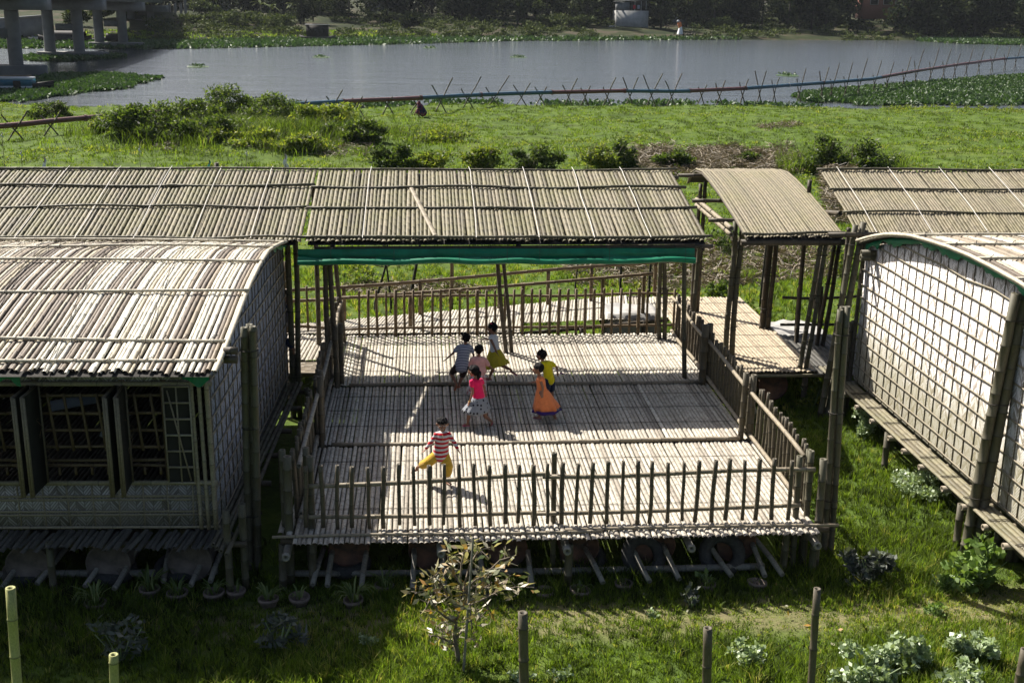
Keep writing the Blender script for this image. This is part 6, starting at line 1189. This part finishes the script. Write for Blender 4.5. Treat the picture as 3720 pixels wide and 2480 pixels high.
def child(label, Yb, J, hr, clothes, look, hairfn, shoes=None, face=False, thick=1.):
    """J: name -> (x, y, dy) in picture-detail units; look = facing direction (world)"""
    hr = hr*.92; P = {k: GY(*c8(a, b), Yb+d) for k, (a, b, d) in J.items()}; base = (P['aL']+P['aR'])/2; base[2] = DZ
    t = thing('person', label, 'child', base, 'children playing on the deck')
    side = nrm(P['sR']-P['sL']); hd = P['head']; m = MB(); k_ = thick; up = np.array([0, 0, 1.]); look = nrm(look); hs = nrm(np.cross(look, up))
    # head: skull, jaw, nose, ears
    caps(m, hd+up*hr*.18-look*hr*.12, hd+up*hr*.12+look*hr*.10, (hr*.80, hr*.88), (hr*.76, hr*.84), hs, 16); caps(m, hd+look*hr*.30-up*hr*.10, hd+look*hr*.38-up*hr*.62, (hr*.62, hr*.5), (hr*.36, hr*.30), hs)
    caps(m, hd+look*hr*.84+up*hr*.05, hd+look*hr*1.02-up*hr*.20, hr*.09, hr*.14); caps(m, hd+look*hr*.74+hs*hr*.3+up*hr*.2, hd+look*hr*.74-hs*hr*.3+up*hr*.2, hr*.12, hr*.12)
    for s_ in (-1, 1): caps(m, hd+hs*s_*hr*.80-up*hr*.18, hd+hs*s_*hr*.92+up*hr*.14, (hr*.08, hr*.16), (hr*.10, hr*.20), look)
    for s_ in (-1, 1): caps(m, hd+look*hr*.55+hs*s_*hr*.38-up*hr*.22, hd+look*hr*.5+hs*s_*hr*.36-up*hr*.3, hr*.24, hr*.22)
    nk = P['neck']; caps(m, hd-up*hr*.5-look*hr*.15, nk-up*.02, .028*k_, .032*k_)
    sh = (P['sL']+P['sR'])/2; hp = (P['hL']+P['hR'])/2; sw = np.linalg.norm(P['sR']-P['sL'])/2; fw = np.cross(side, nrm(sh-hp))
    caps(m, sh-nrm(sh-hp)*.03, (sh+hp)/2, (sw*.88, .056*k_), (sw*.78, .052*k_), side); caps(m, (sh+hp)/2, hp, (sw*.78, .052*k_), (sw*.86, .062*k_), side)
    for s_ in 'LR':
        chain(m, [P['s'+s_], P['e'+s_]], [.029*k_, .022*k_]); chain(m, [P['e'+s_], P['w'+s_]], [.023*k_, .015*k_]); caps(m, P['s'+s_], nk-up*.03, .03*k_, .026*k_)
        hand(m, P['w'+s_], P['w'+s_]-P['e'+s_], fw if s_ == 'L' else -fw)
        chain(m, [P['h'+s_], P['k'+s_]], [.054*k_, .036*k_]); chain(m, [P['k'+s_], P['k'+s_]*.6+P['a'+s_]*.4, P['a'+s_]], [.036*k_, .034*k_, .020*k_]); foot(m, P['a'+s_], P['t'+s_])
    body = fuse(m, 'body', 'skin', t, .0075, 2)
    m = MB(); hairfn(m, hd, hr, look, hs, up); fuse(m, 'hair', 'hair', t, .009, 1)
    if face:
        for s_ in (-1, 1):
            c = hd+look*hr*.80+hs*s_*hr*.30+up*hr*.06; m = MB(); caps(m, c-hs*hr*.09, c+hs*hr*.09, (hr*.07, hr*.07), (hr*.07, hr*.07), up, 8); e = m.build('eye', 'eyewhite', t, smooth=True); m = MB(); c2 = c+look*hr*.045; caps(m, c2, c2+look*.001, hr*.065, hr*.06, up, 8); m.build('iris', 'eyedark', e, smooth=True)
            m = MB(); c = c+up*hr*.2+look*hr*.04; caps(m, c-hs*hr*.15, c+hs*hr*.15+up*hr*.02, hr*.035, hr*.03, up, 6); m.build('eyebrow', 'hair', t)
        c = hd+look*hr*.80-up*hr*.44; m = MB(); caps(m, c-hs*hr*.20+up*hr*.05-look*.008, c-up*hr*.04, hr*.035, hr*.05); caps(m, c-up*hr*.04, c+hs*hr*.20+up*hr*.05-look*.008, hr*.05, hr*.035); m.build('mouth', 'lip', t); m = MB(); c = c+look*hr*.045; caps(m, c-hs*hr*.15+up*hr*.03, c+up*hr*.0, hr*.02, hr*.03); caps(m, c, c+hs*hr*.15+up*hr*.03, hr*.03, hr*.02); m.build('teeth', 'teeth', t)
    G = dict(P=P, t=t, side=side, sh=sh, hp=hp, sw=sw, up=up, fw=fw, nk=nk, look=look, hd=hd)
    clothes(G)
    if shoes:
        for s_ in 'LR':
            m = MB(); h = P['a'+s_]+[0, 0, -.048]; toe = P['t'+s_]+[0, 0, -.016]; d = nrm(toe-h); s2 = nrm(np.cross(d, up)); caps(m, h-d*.03, toe+d*.02, (.032, .009), (.034, .008), s2); a = (h+toe)/2+d*.025
            th = np.linspace(0, math.pi, 9); line_tube(m, np.array([a+s2*math.cos(q)*.036+up*math.sin(q)*.036 for q in th]), .007, 5); fuse(m, 'sandal', shoes, t, .006, 1)
    return t
def hair_short(m, hd, hr, look, hs, up, back=.35):
    caps(m, hd+up*hr*.30-look*hr*.22, hd+up*hr*.42+look*hr*.18, (hr*.92, hr*.90), (hr*.80, hr*.66), hs, 16); caps(m, hd-look*hr*.42+up*hr*.1, hd-look*hr*.46-up*hr*.32, (hr*.74, hr*.52), (hr*.60, hr*.40), hs)
    for k in range(40):
        d = nrm(rng.normal(size=3)); d = nrm(d+up*.6-look*.1)
        if d[2] < .1: continue
        a = hd+up*hr*.25+d*hr*.80; caps(m, a, a+nrm(d+look*.3+hs*rng.normal(0, .4))*hr*.24, hr*.10, hr*.05, None, 6)
def hair_tail(m, hd, hr, look, hs, up):
    hair_short(m, hd, hr, look, hs, up); a = hd-look*hr*.85+up*hr*.15; chain(m, [a, a-look*hr*.3-up*hr*.2, a-look*hr*.25-up*hr*1.0, a-look*hr*.05-up*hr*1.5], [hr*.34, hr*.40, hr*.34, hr*.12])
def hair_bun(m, hd, hr, look, hs, up):
    hair_short(m, hd, hr, look, hs, up); a = hd+up*hr*1.05-look*hr*.1; chain(m, [a, a+up*hr*.35], [hr*.3, hr*.16])
def torso_shirt(G, mat, sleeve=.5, name='shirt', hem=0., grow=.014, full=False, loose=0.):
    P = G['P']; m = MB(); ax = nrm(G['sh']-G['hp']); hpz = G['hp']-ax*hem; sw = G['sw']+grow; md = (G['sh']+hpz)/2
    caps(m, G['sh']-ax*.025, md, (sw*.92, .068+grow), (sw*.86+loose*.5, .066+grow), G['side'], 18); caps(m, md, hpz+ax*.03, (sw*.86+loose*.5, .066+grow), (sw*.95+loose, .074+grow+loose), G['side'], 18); 
    for s_ in 'LR':
        caps(m, P['s'+s_], G['nk']-G['up']*.035, .036+grow*.4, .032+grow*.4)
        if full: chain(m, [P['s'+s_], P['e'+s_], P['e'+s_]*.12+P['w'+s_]*.88], [.036, .032, .026])
        elif sleeve: chain(m, [P['s'+s_], P['s'+s_]*(1-sleeve)+P['e'+s_]*sleeve], [.040, .042])
        else: caps(m, P['s'+s_], P['s'+s_]+(P['s'+s_]-G['sh'])*.04, .034, .033)
    return fuse(m, name, mat, G['t'], .0085, 2)
def skirt(G, mat, top, hem_, r0, r1, name='skirt', folds=9, amp=.08, mid=.0, seg=(0, .25, .5, .75, 1), u=None, hemz=None):
    """flared cloth cone with folds; top and hem centres in world; r1=(side, depth)"""
    u = G['side'] if u is None else u; v = nrm(np.cross(u, [0, 0, 1])); th = np.linspace(0, 2*math.pi, 73)[:-1]; rows = []; ph = rng.uniform(0, 6, 3)
    for f_ in seg:
        c = top+(hem_-top)*f_; ra = r0[0]+(r1[0]-r0[0])*(f_**.85), r0[1]+(r1[1]-r0[1])*(f_**.85); w_ = 1+amp*f_*(np.sin(folds*th+ph[0])+.5*np.sin(folds*1.7*th+ph[1])); z = .02*f_*np.sin(2*th+ph[2])*(1+mid)
        rows.append(np.stack([c[0]+u[0]*np.cos(th)*ra[0]*w_+v[0]*np.sin(th)*ra[1]*w_, c[1]+u[1]*np.cos(th)*ra[0]*w_+v[1]*np.sin(th)*ra[1]*w_, c[2]+z+(u[2]*np.cos(th)*ra[0] if f_ > .6 else 0)], 1))
    inner = [r_ .copy() for r_ in rows[::-1]]
    for r_ in inner: cc = r_.mean(0); r_[:, :2] = cc[:2]+(r_[:, :2]-cc[:2])*.97
    m = MB(); m.grid(np.array(rows+inner), True); return m.build(name, mat, G['t'], smooth=True)
def trousers(G, mat, k_end=.6, name='shorts', r=(.072, .062), rc=.05):
    P = G['P']; m = MB(); caps(m, G['hp']+[0, 0, .0], G['hp']-[0, 0, .03], (G['sw']*.80+.01, .075), (G['sw']*.85+.01, .078), G['side'])
    for s_ in 'LR':
        if k_end <= 1: chain(m, [P['h'+s_], P['h'+s_]*(1-k_end)+P['k'+s_]*k_end], r)
        else: q = P['k'+s_]*(2-k_end)+P['a'+s_]*(k_end-1); chain(m, [P['h'+s_], P['k'+s_], q], [r[0], r[1], rc])
    return fuse(m, name, mat, G['t'], .0085, 2)
MT['navystripe'] = cloth_mat('navy_and_white_striped_jersey', 'stripe', (.62, .63, .68), (.035, .045, .11), .030); MT['shorts_brown'] = cloth_mat('dark_brown_shorts', 'plain', (.035, .02, .015))
MT['redstripe'] = cloth_mat('red_and_grey_striped_jersey', 'stripe', (.42, .008, .02), (.50, .48, .47), .066); MT['mustard'] = cloth_mat('mustard_trousers', 'plain', (.50, .31, .035))
MT['magenta'] = cloth_mat('magenta_shirt', 'plain', (.72, .012, .10)); MT['greydots'] = cloth_mat('grey_spotted_tulle', 'dots', (.22, .235, .26), (.02, .02, .025), 17.)
MT['palepink'] = cloth_mat('pale_pink_cloth', 'plain', (.66, .36, .31)); MT['floralred'] = cloth_mat('white_red_floral', 'floral', (.62, .56, .56), (.45, .05, .05), 13.)
MT['whitelace'] = cloth_mat('white_lace', 'weave', (.66, .66, .68), (.4, .38, .36), 60.); MT['oliveyellow'] = cloth_mat('olive_yellow_brocade', 'weave', (.48, .40, .03), (.33, .27, .02), 34.)
MT['yellow'] = cloth_mat('bright_yellow_shirt', 'plain', (.72, .60, .01)); MT['navy'] = cloth_mat('navy_shorts', 'plain', (.015, .022, .05)); MT['orange'] = cloth_mat('orange_dress_cloth', 'plain', (.70, .21, .075)); MT['violethem'] = cloth_mat('violet_hem', 'plain', (.04, .018, .13))
MT['pinkshoe'] = simple('pink_sandal', (.40, .03, .12), .5); MT['orangeshoe'] = simple('orange_sandal', (.42, .10, .03), .5); MT['purpleshoe'] = simple('purple_sandal', (.14, .04, .12), .5)
# 1 boy in the navy striped jersey, running away to the left
def cl(G):
    torso_shirt(G, 'navystripe', .55, 'jersey', hem=.045, loose=.012); trousers(G, 'shorts_brown', .75)
Yb = GZ(*c8(445, 655), DZ)[1]
child('boy in a navy and white striped jersey running away', Yb, dict(head=(497, 232, 0), neck=(492, 272, 0), sL=(432, 305, .0), sR=(540, 308, 0), eL=(385, 360, .02), wL=(335, 402, 0), eR=(562, 368, .03), wR=(560, 412, .1), hL=(425, 470, 0), hR=(492, 474, 0), kL=(372, 528, .10), aL=(412, 610, -.05), tL=(405, 655, -.06), kR=(462, 562, .02), aR=(437, 625, 0), tR=(412, 640, .07)), .098, cl, (-.35, 1, -.05), hair_short, 'orangeshoe')
# 3 girl with bun, white top, yellow skirt
def cl(G):
    torso_shirt(G, 'whitelace', 0, 'top', hem=.03, loose=.012); tp = G['hp']+[0, 0, .06]; h = GY(*c8(762, 462), Yb); skirt(G, 'oliveyellow', tp, h+[0, .03, 0], (.10, .09), (.245, .20), folds=11, amp=.05, seg=(0, .2, .4, .6, .8, .97, 1), u=nrm([.97, 0, -.0+.22]))
    m = MB(); a = G['hd']+[0, 0, .10]; th = np.linspace(0, 2*math.pi, 13); line_tube(m, np.array([a+[math.cos(q)*.034, math.sin(q)*.034, 0] for q in th]), .012, 6); m.build('hair_tie', 'magenta', G['t'])
Yb = GZ(*c8(790, 575), DZ)[1]
child('girl with a hair bun in a white top and olive yellow skirt', Yb, dict(head=(720, 148, 0), neck=(727, 190, 0), sL=(704, 226, -.06), sR=(758, 222, .06), eL=(740, 305, -.10), wL=(763, 358, -.10), eR=(690, 240, .12), wR=(655, 236, .10), hL=(738, 345, -.05), hR=(752, 345, .05), kL=(735, 465, -.03), aL=(700, 560, 0), tL=(670, 572, 0), kR=(800, 460, .06), aR=(885, 500, .06), tR=(925, 535, .06)), .107, cl, (-1, .25, -.1), hair_bun, 'pinkshoe')
# 2 girl in the pale pink top and floral skirt
def cl(G):
    torso_shirt(G, 'palepink', .8, 'top', hem=.01, loose=.02); skirt(G, 'floralred', G['hp']+[0, 0, .05], GY(*c8(588, 705), Yb), (.10, .08), (.185, .15), folds=8, amp=.06)
Yb = GZ(*c8(600, 775), DZ)[1]
child('girl in a pale pink top and white floral skirt behind the magenta girl', Yb, dict(head=(608, 330, 0), neck=(605, 378, 0), sL=(548, 410, 0), sR=(657, 410, 0), eL=(532, 470, .04), wL=(520, 520, .06), eR=(690, 462, 0), wR=(722, 488, 0), hL=(582, 520, 0), hR=(632, 520, 0), kL=(575, 630, .04), aL=(570, 735, .0), tL=(560, 762, -.05), kR=(628, 640, .0), aR=(632, 740, .05), tR=(630, 755, .0)), .098, cl, (.1, 1, -.08), hair_short, 'purpleshoe')
# 4 girl in magenta
def cl(G):
    torso_shirt(G, 'magenta', .35, 'shirt', hem=.02, loose=.008); skirt(G, 'greydots', G['hp']+[0, 0, .035], GY(*c8(588, 845), Yb)+[0, 0, .0], (.095, .085), (.262, .20), folds=13, amp=.045, seg=(0, .15, .35, .6, .85, 1))
    m = MB(); a = G['hd']-nrm([-.75, .65, 0])*.105; chain(m, [a-[0, 0, .01], a+[.02, 0, .02]], [.02, .018]); fuse(m, 'hair_tie', 'magenta', G['t'], .006, 1)
    m = MB(); w_ = G['P']['wL']; th = np.linspace(0, 2*math.pi, 11); line_tube(m, np.array([w_+[math.cos(q)*.022, math.sin(q)*.022, .0] for q in th]), .004, 5); m.build('bangle', 'mustard', G['t'])
Yb = GZ(*c8(500, 978), DZ)[1]
child('girl in a magenta shirt and grey spotted skirt with a black ponytail', Yb, dict(head=(563, 512, 0), neck=(583, 565, 0), sL=(545, 600, -.04), sR=(626, 588, .05), eL=(556, 690, -.08), wL=(530, 765, -.09), eR=(652, 640, .1), wR=(660, 690, .1), hL=(585, 740, -.03), hR=(630, 735, .03), kL=(525, 870, 0), aL=(512, 948, 0), tL=(478, 965, -.02), kR=(662, 893, .04), aR=(715, 935, .05), tR=(706, 985, .04)), .105, cl, (-.8, .6, -.05), hair_tail, 'pinkshoe')
# 6 boy in yellow
def cl(G):
    torso_shirt(G, 'yellow', .5, 'shirt', hem=.04, loose=.008); trousers(G, 'navy', .95)
    m = MB(); p = G['P']['wR']+[.055, 0, -.03]; caps(m, p, p+[.045, 0, -.02], .014, .018); fuse(m, 'toy', 'purpleshoe', G['t'], .005, 1)
Yb = GZ(*c8(1215, 770), DZ)[1]
child('child in a bright yellow shirt and navy shorts, behind the girl in orange', Yb, dict(head=(1138, 378, 0), neck=(1152, 418, 0), sL=(1150, 448, -.05), sR=(1218, 440, .04), eL=(1085, 525, -.02), wL=(1068, 505, 0), eR=(1272, 478, .03), wR=(1274, 510, 0), hL=(1185, 585, -.03), hR=(1225, 578, .03), kL=(1185, 665, -.03), aL=(1180, 740, 0), tL=(1150, 755, 0), kR=(1225, 665, .06), aR=(1235, 745, .06), tR=(1210, 760, .06)), .105, cl, (-.85, .5, -.08), hair_bun, 'purpleshoe')
# 5 girl in the orange dress
def cl(G):
    torso_shirt(G, 'orange', 0, 'bodice', hem=.02, loose=.004); h = GY(*c8(1180, 832), Yb); top_ = G['hp']+[0, 0, .05]; uu = nrm([.97, 0, .10])
    s_ = skirt(G, 'orange', top_, h, (.10, .085), (.232, .17), folds=7, amp=.07, u=uu); st_ = rng.bit_generator.state
    d = (h-top_); skirt(G, 'violethem', h-d*.02, h+d*.10, (.240, .177), (.252, .187), name='hem_band', folds=7, amp=.07, seg=(0, .5, 1), u=uu)
Yb = GZ(*c8(1110, 918), DZ)[1]
child('little girl in an orange sleeveless dress with a violet hem', Yb, dict(head=(1112, 492, 0), neck=(1120, 545, 0), sL=(1128, 582, -.07), sR=(1132, 572, .07), eL=(1152, 650, -.10), wL=(1148, 695, -.11), eR=(1095, 600, .09), wR=(1068, 603, .09), hL=(1140, 690, -.05), hR=(1150, 690, .05), kL=(1125, 810, -.02), aL=(1122, 892, -.02), tL=(1080, 902, -.04), kR=(1215, 820, .04), aR=(1262, 915, .04), tR=(1240, 942, .02)), .102, cl, (-1, .1, -.1), hair_short, 'purpleshoe')
# 7 boy in red stripes, facing the camera
def cl(G):
    torso_shirt(G, 'redstripe', 0, 'jersey', hem=.03, full=True, loose=.018, grow=.02); trousers(G, 'mustard', 1.45, 'trousers', (.082, .078), .066)
    for k in range(3): c = G['nk']-[0, .085, .045+.034*k]; m = MB(); caps(m, c, c-[0, .004, 0], .006, .006, None, 8); m.build('button', 'mustard', G['t'])
Yb = GZ(*c8(348, 1462), DZ)[1]
child('smiling boy in a red striped jersey and mustard trousers leaping forward', Yb, dict(head=(297, 962, -.02), neck=(298, 1015, 0), sL=(246, 1050, 0), sR=(352, 1050, 0), eL=(196, 1118, -.02), wL=(156, 1168, -.08), eR=(400, 1118, -.02), wR=(428, 1172, -.08), hL=(250, 1225, 0), hR=(312, 1225, 0), kL=(175, 1285, -.05), aL=(78, 1330, .18), tL=(38, 1368, .22), kR=(345, 1318, -.06), aR=(338, 1440, .0), tR=(368, 1472, -.08)), .102, cl, (0, -1, -.05), hair_short, None, face=True)
# ---- other people
def far_person(name_label, p, h, parts, skin='skin'):
    t = thing('person', name_label, 'person', p); return t
# someone sitting in the corridor, mostly hidden by the hut and the pole pair
Yc = 21.95; t = thing('person', 'dark haired person in dark clothes sitting behind the dark pole pair', 'person', GY(645, 800, Yc)); m = MB(); q = lambda a, b, d=0: GY(a-4, b, Yc+d)
caps(m, q(652, 676), q(652, 690), .085, .08); chain(m, [q(650, 705), q(648, 745)], [(.12, .09), (.13, .10)]); chain(m, [q(655, 715), q(656, 748), q(652, 775)], [.045, .038, .03]); chain(m, [q(650, 780), q(662, 783, -.2)], [.07, .055]); chain(m, [q(662, 783, -.2), q(676, 800, -.25), q(678, 812, -.25)], [.05, .04, .03]); fuse(m, 'body', 'skin', t, .012, 2)
m = MB(); caps(m, q(651, 672, .02), q(655, 688, .05), .10, .095); fuse(m, 'hair', 'hair', t, .012, 1)
m = MB(); chain(m, [q(650, 705), q(648, 748)], [(.13, .10), (.14, .11)]); chain(m, [q(650, 780), q(662, 783, -.2), q(673, 796, -.25)], [.08, .065, .05]); fuse(m, 'dark_clothes', 'navy', t, .012, 2)
# person crouching in the meadow
b = GZ(968, 270); t = thing('person', 'person in dark patterned clothes crouching in the river meadow', 'person', (b[0], b[1], gh(b[0], b[1]))); m = MB(); o = np.array([b[0], b[1], 0.])
MT['patterned'] = cloth_mat('dark_patterned_cloth', 'floral', (.015, .02, .05), (.25, .02, .05), 7.)
caps(m, o+[-.18, 0, .88], o+[-.18, 0, .98], .1, .095); chain(m, [o+[-.1, 0, .75], o+[.1, 0, .35]], [(.2, .15), (.24, .2)]); chain(m, [o+[.1, 0, .3], o+[-.25, -.1, .38], o+[-.15, -.1, .05]], [.14, .09, .07]); chain(m, [o+[-.15, -.05, .7], o+[-.35, -.1, .45], o+[-.45, -.1, .2]], [.06, .05, .035]); fuse(m, 'body', 'skin', t, .025, 1)
m = MB(); caps(m, o+[-.1, 0, .75], o+[.12, 0, .3], (.22, .18), (.28, .24)); caps(m, o+[-.17, .02, .90], o+[-.16, .03, 1.0], .13, .12); chain(m, [o+[.12, 0, .3], o+[-.25, -.1, .36]], [.22, .14]); fuse(m, 'clothes', 'patterned', t, .03, 1)
# person walking on the far bank with white cloth
b = G0(1561, 81); t = thing('person', 'person in an orange top holding a long white cloth on the far bank', 'person', b); k = np.linalg.norm(b-C0)/F*S_; Hh = 30*k/1.65; o = b+[0, 0, 0.]
m = MB(); caps(m, o+np.array([-.25, 0, 1.5])*Hh, o+np.array([-.2, 0, 1.6])*Hh, .12*Hh, .12*Hh); chain(m, [o+np.array([-.1, 0, 1.35])*Hh, o+np.array([.05, 0, .85])*Hh], [(.2*Hh, .14*Hh), (.18*Hh, .14*Hh)])
for s_ in (-.1, .15): chain(m, [o+np.array([.05+s_*.5, 0, .85])*Hh, o+np.array([s_, 0, .42])*Hh, o+np.array([s_*1.2, 0, .02])*Hh], [.1*Hh, .07*Hh, .05*Hh])
chain(m, [o+np.array([-.15, 0, 1.3])*Hh, o+np.array([-.4, -.1, 1.1])*Hh, o+np.array([-.55, -.2, 1.15])*Hh], [.07*Hh, .05*Hh, .04*Hh]); fuse(m, 'body', 'skin', t, .05, 1)
m = MB(); caps(m, o+np.array([-.1, 0, 1.38])*Hh, o+np.array([.03, 0, .95])*Hh, (.24*Hh, .18*Hh), (.24*Hh, .18*Hh)); fuse(m, 'top', 'orange', t, .05, 1)
m = MB(); caps(m, o+np.array([-.28, 0, 1.62])*Hh, o+np.array([-.18, .05, 1.6])*Hh, .15*Hh, .14*Hh); fuse(m, 'headscarf', 'boat_white', t, .05, 1)
m = MB(); th = np.linspace(0, 2*math.pi, 25)[:-1]; m.grid(np.array([[o+np.array([.08+f_*-.02+math.cos(a)*r_*(1+.1*math.sin(5*a)), math.sin(a)*r_, z])*Hh for a in th] for f_, r_, z in ((0, .16, 1.0), (1, .26, .6), (2, .36, .08))]), True); m.build('white_cloth', 'white', t, smooth=True)
